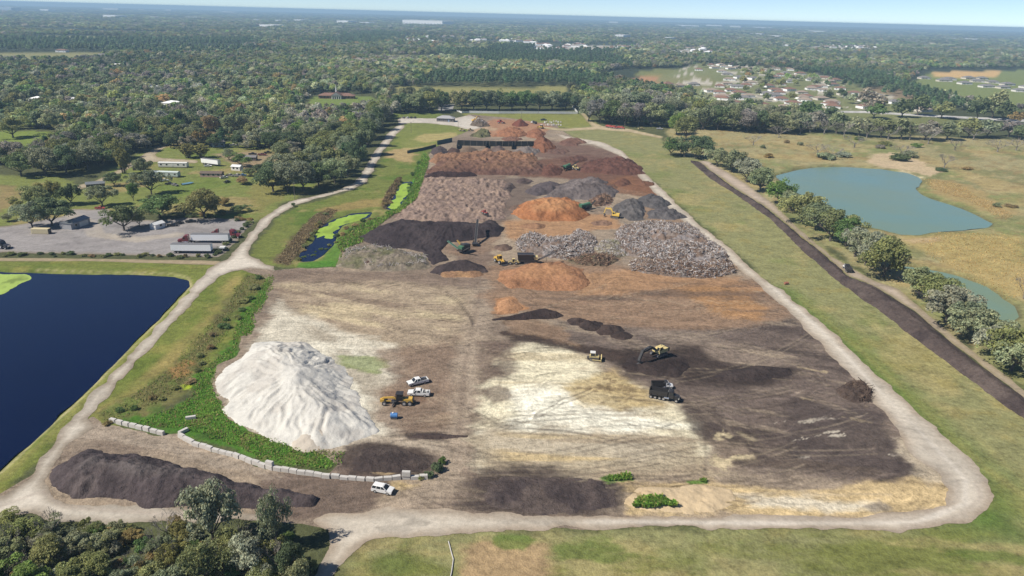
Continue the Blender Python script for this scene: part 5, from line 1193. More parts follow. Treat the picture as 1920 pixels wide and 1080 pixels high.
for a, b in zip(p_[:-1], p_[1:]):
    MB().cyl((a[0] - t.location.x, a[1] - t.location.y, 0.1), (b[0] - t.location.x, b[1] - t.location.y, 0.1), 0.11, 6).make('pipe_section', CONC, t)

# --- row of concrete blocks holding the bank
def blocks(line, label, L=1.85, gap=0.06, high=(), drop=()):
    P_ = [np.array(at(*q)) for q in line]
    t = bpy.data.objects.new('concrete_block_row', None); COL.objects.link(t); t.location = (*P_[0], 0)
    tag(t, label, 'block wall')
    seg = [np.linalg.norm(b - a) for a, b in zip(P_[:-1], P_[1:])]; tot = sum(seg); n = int(tot / (L + gap))
    rg = random.Random(n)
    me = MB().fr((-L / 2, L / 2, -0.42, 0.42), (-L / 2 + 0.05, L / 2 - 0.05, -0.37, 0.37), -0.25, 0.82)
    base = bpy.data.meshes.new('block'); base.from_pydata(me.v, [], me.f); base.materials.append(CONC)
    for k in range(n):
        if k in drop: continue
        s = (k + 0.5) * tot / n; i = 0
        while i < len(seg) - 1 and s > seg[i]: s -= seg[i]; i += 1
        q = P_[i] + (P_[i + 1] - P_[i]) * s / seg[i]; a = math.atan2(*(P_[i + 1] - P_[i])[::-1])
        for lv in range(2 if k in high else 1):
            o = bpy.data.objects.new('block', base); COL.objects.link(o); o.parent = t
            o.location = (q[0] - P_[0][0] + rg.uniform(-0.08, 0.08), q[1] - P_[0][1] + rg.uniform(-0.12, 0.12), rg.uniform(-0.12, 0.12) + lv * 1.0 + 0.06)
            o.rotation_euler = (rg.uniform(-0.03, 0.03), rg.uniform(-0.05, 0.05), a + rg.uniform(-0.06, 0.06))
    return t
blocks([(206, 789), (240, 798), (308, 815)], 'short row of pale concrete blocks by the white road bend')
blocks([(336, 818), (365, 834), (400, 845), (440, 855), (475, 869), (512, 880), (560, 888), (612, 895), (660, 899), (700, 902), (750, 898), (803, 897)], 'long curved row of pale concrete blocks below the green weeds', 1.85, 0.06, (30, 33, 34, 14), ())
for k, (x, y, r) in enumerate(((358, 785, 0.35), (344, 810, 1.0))):
    t = thing('concrete_block', ('single pale block lying in the green weeds', 'pale block standing at the gap between both block rows')[k], 'concrete block', x, y, r)
    MB().fr((-1.2, 1.2, -0.4, 0.4), (-1.15, 1.15, -0.36, 0.36), 0.0, 0.75).make('block', CONC, t)

# --- gravel lot: trailers and tractors
def box_trailer(px, py, rot, label, L=14.6, group=None, hh=2.75):
    t = thing('box_trailer', label, 'trailer', px, py, rot, group)
    b = MB().box(-L / 2, L / 2, -1.28, 1.28, 1.15, 1.15 + hh).make('box_body', BRIGHTW, t)
    MB().box(-L / 2 - 0.05, -L / 2, -1.2, 1.2, 1.2, 1.1 + hh).make('rear_door', OFFW, b)
    MB().box(-L / 2, L / 2, -1.31, 1.31, 1.12, 1.25).make('side_rail', STEEL, b)
    MB().box(-L / 2 - 0.02, L / 2 + 0.02, -1.30, 1.30, 1.12 + hh, 1.2 + hh).make('roof_rail', STEEL, b)
    MB().box(-L / 2 + 1.0, L / 2 - 1.5, -0.5, 0.5, 0.9, 1.14).make('frame', DGREY, t)
    for x in (-L / 2 + 1.4, -L / 2 + 2.65):
        for sd in (-1, 1): wheel(t, x, sd * 0.98, 0.5, 0.5, sd)
    for sd in (-1, 1): MB().box(L / 2 - 3.2, L / 2 - 3.0, sd * 0.8 - 0.08, sd * 0.8 + 0.08, 0.0, 1.12).make('landing_leg', DGREY, t)
    return t
def semi_tractor(px, py, rot, label, mat=MAROON, scale=1.0):
    t = thing('semi_tractor', label, 'truck tractor', px, py, rot, None, None, scale)
    MB().box(-3.4, 3.2, -0.45, 0.45, 0.75, 1.0).make('chassis', DGREY, t)
    MB().prism([(-1.0, 1.0), (1.3, 1.0), (1.3, 2.1), (1.0, 2.9), (0.4, 3.4), (-1.0, 3.6)], -1.2, 1.2).make('cab', mat, t)
    MB().prism([(1.3, 0.9), (3.2, 0.9), (3.3, 1.6), (1.3, 2.1)], -0.95, 0.95).make('hood', mat, t)
    MB().prism([(1.33, 2.12), (1.04, 2.85), (1.0, 2.85), (1.28, 2.1)], -1.05, 1.05).make('windshield', GLASS, t)
    for sd in (-1, 1):
        MB().box(0.2, 1.0, sd * 1.2 - 0.02, sd * 1.2 + 0.02, 2.05, 2.75).make('side_window', GLASS, t)
        MB().prism([(2.0, 0.9), (3.2, 0.9), (3.0, 1.45), (2.2, 1.45)], sd * 1.05 - 0.2, sd * 1.05 + 0.2).make('fender', mat, t)
        MB().cyl((-1.15, sd * 1.0, 1.0), (-1.15, sd * 1.0, 3.9), 0.09, 8).make('exhaust', CHROME, t)
        MB().cyl((-0.9, sd * 1.05, 0.75), (0.8, sd * 1.05, 0.75), 0.32, 10).make('fuel_tank', CHROME, t)
        wheel(t, 2.6, sd * 1.02, 0.5, 0.32, sd)
        for x in (-2.9, -1.7): wheel(t, x, sd * 0.98, 0.5, 0.5, sd)
    MB().cyl((-2.3, 0, 1.0), (-2.3, 0, 1.12), 0.5, 12).make('fifth_wheel', DGREY, t)
    MB().box(3.2, 3.34, -0.6, 0.6, 0.95, 1.55).make('grille', CHROME, t)
    return t
r_ = heading(330, 473, 395, 473.5)
box_trailer(361, 474, r_, 'white box trailer standing in front of its twin in the gravel lot', 16.0)
t = thing('flatbed_chassis', 'bare trailer chassis behind the front white box trailer', 'trailer', 410, 470, r_)
MB().box(-3.2, 3.2, -0.5, 0.5, 0.9, 1.2).make('frame', STEEL, t)
for x in (-2.4, -1.2, 2.0):
    for sd in (-1, 1): wheel(t, x, sd * 1.0, 0.5, 0.45, sd)
MB().box(0.6, 2.8, -1.1, 1.1, 1.2, 1.7).make('deck_box', OFFW, t)
box_trailer(396, 455, heading(425, 455, 365, 455), 'white box trailer coupled to a maroon tractor in the gravel lot', 15.5)
semi_tractor(350, 456, heading(360, 455.5, 340, 456), 'maroon tractor coupled to the white box trailer')
semi_tractor(438, 445, heading(428, 444, 450, 445.5), 'maroon tractor parked alone by the verge bushes')
semi_tractor(407, 440, heading(414, 440, 400, 440), 'small maroon tractor tucked behind the white box trailer', MAROON, 0.7)
semi_tractor(4, 466, heading(-8, 465, 16, 467), 'dark tractor unit at the fence side of the gravel lot', PT('dark_blue_paint', (0.03, 0.035, 0.05), 0.4, 0, 0.1))
t = thing('cream_container', 'cream storage container under the grey-green oak', 'container', 79, 438, 0.02)
MB().box(-3.9, 3.5, -1.2, 1.2, 0.1, 2.3).make('shell', PT('cream_paint', (0.62, 0.54, 0.34), 0.5, 0, 0.25), t)
for x in np.arange(-3.6, 3.3, 0.55): MB().box(x, x + 0.22, -1.24, -1.2, 0.25, 2.2).make('rib', PT('cream_paint', (0.62, 0.54, 0.34)), t)
MB().box(3.5, 3.58, -1.1, 1.1, 0.2, 2.2).make('door', BLACK, t)

# --- houses and sheds
def house(name, label, cat, px, py, rot, L, W, H, roof, wall, rh=2.0, hip=True, group=None, garage=True, over=0.5, doorm=OFFW, windows=3):
    t = thing(name, label, cat, px, py, rot, group)
    w = MB().box(-L / 2, L / 2, -W / 2, W / 2, -0.2, H).make('wall', wall, t)
    if hip: MB().hip(-L / 2 - over, L / 2 + over, -W / 2 - over, W / 2 + over, H, H + rh).make('roof', roof, t)
    else: MB()._add([(-L / 2 - over, -W / 2 - over, H - 0.1), (L / 2 + over, -W / 2 - over, H - 0.1), (L / 2 + over, W / 2 + over, H - 0.1), (-L / 2 - over, W / 2 + over, H - 0.1), (-L / 2 - over, 0, H + rh), (L / 2 + over, 0, H + rh)], [[0, 1, 5, 4], [2, 3, 4, 5], [1, 2, 5], [3, 0, 4], [3, 2, 1, 0]]).make('roof', roof, t)
    if garage: MB().box(L / 2 - 6.2, L / 2 - 1.2, -W / 2 - 0.06, -W / 2, 0, 2.2).make('garage_door', doorm, t)
    for k in range(windows):
        x = -L / 2 + (k + 0.7) * (L - (7 if garage else 1)) / max(windows, 1)
        f = MB().box(x - 0.7, x + 0.7, -W / 2 - 0.05, -W / 2, 0.9, 2.1).make('window', OFFW, t)
        MB().box(x - 0.6, x + 0.6, -W / 2 - 0.08, -W / 2 - 0.05, 1.0, 2.0).make('pane', GLASS, f)
    return t
# mobile homes, sheds of the small holding
def mobile_home(px, py, rot, label, L, mat, roofm, skirt=True):
    t = thing('mobile_home', label, 'mobile home', px, py, rot)
    MB().box(-L / 2, L / 2, -1.9, 1.9, 0.5, 2.9).make('wall', mat, t)
    MB()._add([(-L / 2 - 0.15, -2.05, 2.9), (L / 2 + 0.15, -2.05, 2.9), (L / 2 + 0.15, 2.05, 2.9), (-L / 2 - 0.15, 2.05, 2.9), (-L / 2 - 0.15, 0, 3.35), (L / 2 + 0.15, 0, 3.35)], [[0, 1, 5, 4], [2, 3, 4, 5], [1, 2, 5], [3, 0, 4], [3, 2, 1, 0]]).make('roof', roofm, t)
    MB().box(-L / 2 + 0.1, L / 2 - 0.1, -1.8, 1.8, 0.0, 0.5).make('skirting', WOODP, t)
    for k in range(5):
        x = -L / 2 + (k + 0.5) * L / 5
        if k == 2: MB().box(x - 0.45, x + 0.45, -1.96, -1.9, 0.6, 2.6).make('door', OFFW, t)
        else:
            f = MB().box(x - 0.6, x + 0.6, -1.95, -1.9, 1.4, 2.4).make('window', OFFW, t); MB().box(x - 0.5, x + 0.5, -1.98, -1.95, 1.5, 2.3).make('pane', GLASS, f)
    return t
mobile_home(326, 313, heading(296, 312, 356, 313), 'long white mobile home beside the farm lane', 17.5, OFFW, OFFW)
mobile_home(310, 331, heading(280, 330, 340, 332), 'pale green mobile home behind the broad grey tree', 17.0, PT('pale_green_siding', (0.42, 0.50, 0.46), 0.6, 0, 0.2), PT('pale_green_roof', (0.55, 0.62, 0.6), 0.5, 0, 0.2))
box_trailer(396, 309, heading(374, 305, 420, 311), 'white box trailer parked before the bamboo thicket', 14.0)
house('open_shed', 'brown open fronted shed with pinkish end wall', 'shed', 398, 330, heading(378, 330, 420, 330.5), 12.5, 5, 2.3, PT('old_brown_roof', (0.10, 0.07, 0.055), 0.9, 0, 0.4), PT('pink_board', (0.42, 0.28, 0.24), 0.9, 0, 0.4), 0.9, False, None, False, 0.3, OFFW, 4)
t = thing('boat', 'upturned blue boat hull on the lawn before the mobile homes', 'boat', 352, 345, heading(340, 346, 364, 342))
MB()._add([(-3.6, -0.9, 0.5), (2.0, -1.1, 0.55), (3.9, 0, 0.7), (2.0, 1.1, 0.55), (-3.6, 0.9, 0.5), (-3.4, -0.55, 0.0), (2.0, -0.45, 0.0), (2.0, 0.45, 0.0), (-3.4, 0.55, 0.0), (-3.3, 0, 1.15), (1.8, 0, 1.1)], [[0, 1, 6, 5], [1, 2, 6], [2, 3, 7], [2, 7, 6], [3, 4, 8, 7], [4, 0, 5, 8], [5, 6, 7, 8], [0, 9, 10, 1], [1, 10, 2], [2, 10, 3], [3, 10, 9, 4], [4, 9, 0]]).make('hull', PT('pale_blue_tarp', (0.14, 0.33, 0.46), 0.6, 0, 0.3), t)
MB().box(-3.75, -3.55, -0.5, 0.5, 0.3, 1.0).make('transom', BLACK, t)
pickup(309, 340, 0.6, 'white car on the lawn beside the pale green mobile home', False, WHITE, 0.8)
pickup(390, 312, 0.2, 'white pickup in front of the bamboo side box trailer', False, WHITE, 0.8)
pickup(426, 342, 1.2, 'dark pickup standing alone on the lawn', False, BLACK, 0.75)
house('white_shed', 'small white gabled shed beside the dark oak', 'shed', 296, 427, heading(286, 427, 308, 424) + 0.5, 5.2, 3.6, 2.3, WHITE, STUCW, 0.8, False, None, False, 0.2, OFFW, 1)
house('grey_shed', 'grey metal roofed shed under the dark oak by the gravel lot', 'shed', 142, 424, heading(112, 428, 160, 412), 11, 6, 2.8, PT('grey_metal_roof', (0.22, 0.24, 0.26), 0.4, 0.3, 0.2), PT('grey_board', (0.3, 0.31, 0.33), 0.8, 0, 0.3), 1.0, False, None, True, 0.3, OFFW, 1)
house('blue_house', 'small blue-grey gabled house beyond the bamboo', 'house', 408, 274, heading(395, 274, 425, 273) + 0.3, 8.5, 7.5, 3.0, ROOFG, PT('blue_board', (0.36, 0.44, 0.50), 0.8, 0, 0.2), 1.9, False, None, False, 0.4, OFFW, 2)
house('brown_house', 'brown roofed house half hidden by wood trees on the lawn', 'house', 82, 236, 0.1, 16, 9, 2.8, ROOFB, BRICKW, 2.2, True, None, True)
house('white_house', 'white roofed house corner at the lawn fence', 'house', 2, 296, 0.2, 9, 8, 2.8, WHITE, STUCW, 1.4, False, None, False)
for k, (x, y, rt, m, lb) in enumerate(((474, 291, 0.3, BLACK, 'black junk pickup under the vine mound trees'), (492, 292, 0.1, MAROON, 'dark red junk pickup by the brown lane'), (503, 288, 0.5, BLACK, 'black junk pickup ending the row of wrecks'), (462, 322, 0.2, OFFW, 'white junk car beside the vine mound'), (446, 331, -0.3, STEEL, 'grey junk car near the brown open shed'), (487, 275, 0.2, STEEL, 'grey junk car beyond the row of wrecks'), (438, 274, 0.4, OFFW, 'white van shaped junk car by the blue house'))):
    pickup(x, y, rt, lb, False, m, 0.95)
# church
t = thing('church', 'long brown roofed church with white columned porch and steeple', 'church', 632, 184, heading(600, 184, 664, 185))
MB().box(-20, 20, -6, 6, -0.2, 3.2).make('wall', BRICKW, t)
MB().hip(-20.8, 20.8, -6.8, 6.8, 3.2, 6.0, 7).make('roof', ROOFB, t)
MB().box(-4.5, 6.5, -11, -6, -0.2, 3.8).make('porch_wall', OFFW, t)
MB()._add([(-5.5, -11.8, 3.8), (7.5, -11.8, 3.8), (7.5, 0, 3.8), (-5.5, 0, 3.8), (1, -11.8, 8.0), (1, 0, 8.0)], [[0, 1, 4], [1, 2, 5, 4], [3, 0, 4, 5], [2, 3, 5], [3, 2, 1, 0]]).make('porch_roof', ROOFB, t)
MB()._add([(-4.6, -11.85, 3.9), (6.6, -11.85, 3.9), (1, -11.85, 7.5)], [[0, 1, 2]]).make('gable', PT('grey_board', (0.3, 0.31, 0.33)), t)
for x in (-3.8, -1.4, 1.0, 3.4, 5.8): MB().cyl((x, -11.4, 0), (x, -11.4, 3.8), 0.28, 8).make('column', WHITE, t)
for x in (-2.6, -0.2, 2.2, 4.6): MB().box(x - 0.5, x + 0.5, -11.05, -11.0, 0.2, 2.6).make('door', GLASS, t)
for x in (-17, -13, -9, 10, 14, 18): MB().box(x - 0.7, x + 0.7, -6.05, -6.0, 0.9, 2.4).make('window', GLASS, t)
st_ = MB().box(-1.0, 0.6, -4.8, -3.2, 7.0, 9.5).make('steeple', WHITE, t)
MB().fr((-0.9, 0.5, -4.7, -3.3), (-0.25, -0.15, -4.05, -3.95), 9.5, 15.5).make('spire', WHITE, st_)
house('white_hall', 'white hall with grey roof beside the church', 'hall', 598, 170, 0.05, 13, 10, 3.5, ROOFG, STUCW, 2.5, False, None, True)
house('long_shed', 'long low white shed behind the church', 'shed', 624, 168, 0.05, 22, 6, 2.6, WHITE, STUCW, 0.8, False, None, False)
house('small_white_shed', 'small white shed near the far wood edge by the church', 'shed', 664, 166, 0.05, 5, 4, 2.4, OFFW, STUCW, 0.9, False, None, False, 0.2, OFFW, 1)
# scale house and entrance
t = house('scale_house', 'dark walled scale house with pale grey hipped roof on the gravel apron', 'office', 836, 227, heading(822, 226, 850, 227), 16, 9, 3.0, PT('pale_metal_roof', (0.42, 0.42, 0.43), 0.5, 0.2, 0.3), PT('dark_siding', (0.16, 0.15, 0.15), 0.8, 0, 0.3), 2.2, True, None, False, 0.6, OFFW, 4)
MB().box(2.8, 4.0, -4.6, -4.5, 0, 2.2).make('door', PT('blue_door', (0.22, 0.33, 0.48), 0.5, 0, 0.1), t)
for k, x in enumerate((757, 764, 771, 778)):
    pickup(x, 221.5, 1.4, ('silver car beginning the parked row on the apron', 'white car second in the parked row on the apron', 'dark car third in the parked row on the apron', 'grey car closing the parked row on the apron')[k], False, (STEEL, WHITE, BLACK, DGREY)[k], 0.85)
# white vinyl fence
def fence(name, label, line, h, mat, plen, pname='panel', posts=True, thick=0.12, cat='fence'):
    P_ = [np.array(at(*q)) for q in line]
    t = bpy.data.objects.new(name, None); COL.objects.link(t); t.location = (*P_[0], 0); tag(t, label, cat)
    for a, b in zip(P_[:-1], P_[1:]):
        n = max(1, round(np.linalg.norm(b - a) / plen))
        for k in range(n):
            p = a + (b - a) * k / n - P_[0]; q = a + (b - a) * (k + 1) / n - P_[0]; d = (q - p) / np.linalg.norm(q - p)
            MB().bar((*(p + d * 0.08), h / 2), (*(q - d * 0.08), h / 2), thick, h).make(pname, mat, t)
            if posts: MB().bar((*p, -0.2), (*p, h + 0.12), 0.22, 0.22).make('post', mat, t)
    return t
fence('white_fence', 'long white privacy fence closing the far end of the yard', [(880, 212), (935, 213), (1010, 213), (1082, 213.5)], 2.3, WHITE, 6.0)
fence('white_fence', 'short white fence return climbing away from the long fence', [(1082.6, 213), (1078, 207), (1073, 202)], 2.3, WHITE, 8.0)
fence('white_fence', 'curving low white fence beside the entrance road', [(856, 209), (866, 212), (879.5, 211.6)], 1.6, WHITE, 6.0)
BLK = PT('black_panel', (0.012, 0.013, 0.013), 0.8, 0, 0.2, (0.05, 0.05, 0.045))
t = fence('bin_wall', 'long black wall of stacked panels behind the product heaps', [(858, 273), (930, 275), (1001, 275)], 4.2, BLK, 5.0, 'panel', False, 0.6, 'wall')
a0 = np.array(at(858, 273))
for x in (858, 912, 961):
    p = np.array(at(x, 273.5)) - a0; q = np.array(at(x - 1, 281)) - a0
    MB().bar((*p, 1.9), (*q, 1.9), 0.6, 3.8).make('divider', BLK, t)
GRN = PT('dark_green_mesh', (0.02, 0.045, 0.04), 0.8, 0, 0.15)
fence('screen_fence', 'dark green screen fence running down to the ditch', [(764, 288), (790, 283), (818, 276)], 2.2, GRN, 6.0)
fence('screen_fence', 'teal ended screen fence beside the dark grey cone', [(820, 272), (835, 269), (848, 266)], 3.4, PT('teal_mesh', (0.03, 0.08, 0.09), 0.8, 0, 0.15), 6.0)
# poles
for k, (x, y, h, lb) in enumerate(((553, 374, 9, 'wooden pole by the bend of the white road'), (771, 249, 9, 'wooden pole on the grass below the gravel apron'), (859, 245, 8, 'thin pole at the scale house corner'), (978, 222, 9, 'thin pole by the dark red cone'), (674, 205, 10, 'wooden pole on the church lawn'), (1009, 213, 9, 'thin pole at the long white fence'))):
    t = thing('utility_pole', lb, 'pole', x, y)
    MB().cyl((0, 0, -0.3), (0, 0, h), 0.14, 8, 0.1).make('post', WOODP, t)
    MB().box(-0.9, 0.9, -0.06, 0.06, h - 0.7, h - 0.55).make('crossarm', WOODP, t)

# --- the estate of houses and the far buildings
rgh = random.Random(77)
BRIGHTW = PT('bright_white_wall', (0.86, 0.86, 0.85), 0.7, 0, 0.05)
n_h = 0
EST = [(1232,158),(1252,160),(1275,163),(1300,160),(1197,126),(1215,124),(1255,126),(1290,122),(1310,132),(1340,128),(1358,126),(1376,124),(1395,130),(1412,131),(1430,133),(1445,127),(1460,131),(1480,133),(1500,140),(1350,176),(1385,177),(1402,182),(1436,178),(1350,188),(1372,189),(1398,163),(1420,165),(1442,164),(1462,160),(1480,155),(1505,175),(1525,165),(1545,172),(1560,160),(1580,178),(1600,176),(1510,190),(1540,188),(1566,190),(1595,185),(1620,190),(1640,182),(1560,203),(1590,204),(1620,203),(1440,205),(1470,203),(1365,142),(1386,146),(1410,148),(1432,148),(1452,146),(1322,118),(1346,116),(1490,147),(1520,152),(1332,172),(1654,188),(1676,194),(1690,203),(1730,208),(1752,211)]
EST += [(rgh.uniform(1330, 1600), rgh.uniform(122, 200)) for _ in range(110)]
EST = [(x, y) for x, y in EST if sdf(np.array([at(x, y)[0]]), np.array([at(x, y)[1]]), SUBD, 5)[0] < 0 or y > 200]
_k = []
for q in EST:
    if all(math.dist(at(*q), at(*r)) > 24 for r in _k): _k.append(q)
EST = _k
HOUSEXY = [at(x, y) for x, y in EST]
for (x, y) in EST:
    c = rgh.choice([0, 0, 1, 2, 2])
    house('house', ('brown roofed house in the estate beyond the grove', 'grey roofed house in the estate beyond the grove', 'tan roofed house in the estate beyond the grove')[c], 'house', x + rgh.uniform(-2, 2), y + rgh.uniform(-1, 1), rgh.uniform(-0.5, 0.5), rgh.uniform(14, 20), rgh.uniform(10, 13), 2.9, (ROOFB, ROOFG, ROOFT)[c], rgh.choice([STUC, BRIGHTW, BRIGHTW]), rgh.uniform(2.0, 2.8), True, ('brown', 'grey', 'tan')[c] + ' roofed estate houses', True, 0.5, WHITE, 2)
for (x, y) in ((1732,148),(1770,153),(1778,150),(1808,158),(1832,154),(1850,164),(1880,166),(1888,160),(1860,156),(1912,172),(1815,148),(1840,149),(1925,165)):
    house('house', 'new grey roofed house on the fresh green estate', 'house', x, y, rgh.uniform(-0.15, 0.15), rgh.uniform(18, 24), 14, 3.0, ROOFG, rgh.choice([STUC, STUCW]), 2.8, True, 'new grey roofed houses', True, 0.5, WHITE, 2)
FARCLEAR = []
BRIGHTW = PT('bright_white_wall', (0.86, 0.86, 0.85), 0.7, 0, 0.05)
def far_hall(px, py, wpx, hpx, label, group=None, mat=None, dep=90, roofm=None):
    m = mpp(px, py); L = wpx * m; h = max(hpx * m, 9); mat = mat or BRIGHTW; roofm = roofm or BRIGHTW
    t = thing('warehouse', label, 'warehouse', px, py, -0.55, group, 0.0)
    FARCLEAR.append((t.location.x, t.location.y, L / 2 + 25))
    L *= 1.12
    MB().box(-L / 2, L / 2, -dep / 2, dep / 2, 0, h).make('wall', mat, t)
    MB().box(-L / 2 - 1, L / 2 + 1, -dep / 2 - 1, dep / 2 + 1, h, h + 1.0).make('roof', roofm, t)
    n = max(2, int(L / 30))
    for k in range(n):
        x = -L / 2 + (k + 0.5) * L / n
        MB().box(x - 3, x + 3, -dep / 2 - 0.4, -dep / 2, 0, h * 0.45).make('loading_door', STEEL, t)
    return t
far_hall(803, 46, 84, 7, 'huge white warehouse standing above the hazy woods', None, BRIGHTW, 160)
for k, (x, y, w, h) in enumerate(((20, 20, 40, 5), (90, 20, 26, 2.5), (212, 19, 44, 3), (216, 33, 36, 4), (295, 34, 16, 2), (365, 34, 22, 2), (320, 21, 14, 3), (430, 24, 34, 2), (270, 20, 16, 2), (487, 39, 12, 2), (530, 40, 14, 2), (566, 40, 18, 3), (650, 43, 26, 4), (690, 44, 22, 2), (512, 50, 34, 1.6), (1152, 44, 16, 3), (1290, 50, 40, 2.5), (1340, 50, 26, 3), (1380, 52, 18, 3), (1430, 53, 30, 2), (1532, 60, 26, 2), (1420, 66, 18, 3), (1452, 70, 20, 3), (1716, 72, 14, 2), (1785, 74, 12, 2), (1820, 76, 18, 3), (1255, 74, 10, 2), (1166, 69, 18, 2))):
    if k == 0: far_hall(x, y, w, h + 1, 'bluish grey block far off at the city edge', None, PT('blue_grey_wall', (0.30, 0.38, 0.46), 0.8, 0, 0.1), 100); continue
    far_hall(x, y, w, h, 'pale low warehouse far off among the hazy woods', 'far pale warehouses')
for k in range(110):
    reg = rgh.choice([(985, 1200, 84, 98), (985, 1200, 84, 98), (1240, 1340, 92, 104), (1530, 1640, 84, 94), (760, 960, 68, 80), (1740, 1860, 88, 92), (940, 1010, 76, 84)])
    x = rgh.uniform(reg[0], reg[1]); y = rgh.uniform(reg[2], reg[3]); c = rgh.choice([0, 1, 2])
    L = rgh.uniform(16, 34)
    house('house', ('red-brown roofed house in the distant town', 'white roofed house in the distant town', 'tan roofed house in the distant town')[c], 'house', x, y, rgh.uniform(-0.3, 0.3), L, rgh.uniform(12, 18), rgh.uniform(4, 7), (ROOFB, BRIGHTW, ROOFT)[c], BRIGHTW, 3.0, True, ('red-brown', 'white', 'tan')[c] + ' roofed distant town houses', False, 0.5, WHITE, 1)
for k, (x, y, lb) in enumerate(((265, 172, 'white roofed building glimpsed in the woods'), (290, 175, 'pale pink roofed building glimpsed in the woods'), (815, 118, 'white house glimpsed among the deep green pines'), (832, 117, 'second white house glimpsed among the pines'), (145, 200, 'white shed glimpsed under the wood crowns'), (1637, 116, 'pale roofed house alone beyond the pine belt'))):
    house('house', lb, 'house', x, y, 0.1, 20, 12, 6.5, WHITE, STUCW, 2.5, True, None, False, 0.5, WHITE, 2)

GLIMPSE = []
for k in range(26):
    x = rgh.uniform(30, 720) if k < 15 else rgh.uniform(1120, 1900); y = rgh.uniform(70, 225) if k < 15 else rgh.uniform(80, 122)
    if 580 < x < 720 and y > 150: continue
    c = k % 3
    house('house', ('white roofed house glimpsed between wood crowns', 'brown roofed house glimpsed between wood crowns', 'grey roofed house glimpsed between wood crowns')[c], 'house', x, y, rgh.uniform(-0.5, 0.3), rgh.uniform(13, 24), rgh.uniform(9, 13), 4.0, (BRIGHTW, ROOFB, ROOFG)[c], BRIGHTW, 2.2, True, ('white', 'brown', 'grey')[c] + ' roofs glimpsed in the woods', False, 0.5, WHITE, 2)
    GLIMPSE.append(at(x, y))
# sheds and clutter of the small holding
for k, (x, y, L, W, rt, rf, wl, lb) in enumerate(((262, 318, 7, 4, 0.3, STEEL, WOODP, 'small grey tin shed behind the pale green mobile home'), (445, 318, 6, 4, -0.2, WHITE, STUCW, 'small white shed among the junk vehicles'), (470, 300, 8, 5, 0.1, ROOFG, WOODP, 'grey roofed shed beside the wrecks'), (536, 306, 7, 5, 0.3, STEEL, STUC, 'tin roofed shed at the edge of the road bend clump'), (520, 262, 12, 8, 0.1, ROOFB, STUC, 'brown roofed cottage behind the wrecks'), (180, 352, 9, 4, 0.5, PT('grey_metal_roof', (0.22, 0.24, 0.26)), WOODP, 'low grey carport beside the farm lane'), (580, 250, 12, 8, 0.2, ROOFG, STUCW, 'grey roofed cottage under the wood crowns'), (240, 250, 12, 8, 0.1, ROOFG, STUCW, 'pale cottage hidden by oaks at the lane end'))):
    house('shed' if 'shed' in lb or 'carport' in lb else 'cottage', lb, 'shed' if 'shed' in lb or 'carport' in lb else 'house', x, y, rt, L, W, 2.4, rf, wl, 1.0, False, None, False, 0.3, OFFW, 2)
for k, (x, y, rt, m, lb) in enumerate(((420, 334, 0.8, OFFW, 'white wreck beside the brown open shed'), (432, 330, -0.4, STEEL, 'silver wreck leaning by the brown open shed'), (455, 330, 0.2, BLUE, 'faded blue wreck in the junk row by the vine mound'), (318, 346, 0.2, BLACK, 'black wreck before the pale green mobile home'), (328, 348, -0.5, STEEL, 'grey wreck next to the blue boat'), (188, 392, 0.1, RED, 'red and white car under the neat grey-green tree'), (520, 296, 0.1, STEEL, 'silver car beside the tin roofed shed'), (324, 424, 0.3, BLACK, 'black car behind the white shed'), (335, 420, 0.9, DGREY, 'dark car beyond the white shed'), (358, 417, 0.4, BLACK, 'black quad standing on the gravel near the verge'))):
    pickup(x, y, rt, lb, False, m, 0.8)
# ------------------------------------------------------------------ trees
def leaf_mat(name, far=False):
    m, nt, out = nodes_of(name)
    if far:
        a = nt.nodes.new('ShaderNodeAttribute'); a.attribute_type = 'INSTANCER'; a.attribute_name = 'tint'; colr = a.outputs['Color']
    else:
        a = nt.nodes.new('ShaderNodeObjectInfo'); colr = a.outputs['Color']
    t = nt.nodes.new('ShaderNodeAttribute'); t.attribute_name = 'tone'
    mx = nt.nodes.new('ShaderNodeVectorMath'); mx.operation = 'MULTIPLY'
    nt.links.new(colr, mx.inputs[0]); nt.links.new(t.outputs['Color'], mx.inputs[1])
    b = nt.nodes.new('ShaderNodeBsdfPrincipled'); b.inputs['Roughness'].default_value = 0.65; b.inputs['Specular IOR Level'].default_value = 0.25
    tr = nt.nodes.new('ShaderNodeBsdfTranslucent')
    nt.links.new(mx.outputs[0], b.inputs['Base Color']); nt.links.new(mx.outputs[0], tr.inputs['Color'])
    ms = nt.nodes.new('ShaderNodeMixShader'); ms.inputs[0].default_value = 0.36
    nt.links.new(b.outputs[0], ms.inputs[1]); nt.links.new(tr.outputs[0], ms.inputs[2])
    nt.links.new(ms.outputs[0], out.inputs['Surface'])
    return m
M_LEAF = leaf_mat('foliage'); M_LEAF_FAR = leaf_mat('far_foliage', True)
M_BARK = paint('bark', (0.11, 0.09, 0.075), 0.9, 0, 0.5, (0.18, 0.17, 0.15), 0.1)
M_BARKPALE = paint('pale_bark', (0.24, 0.22, 0.195), 0.9, 0, 0.5, (0.16, 0.14, 0.12), 0.1)

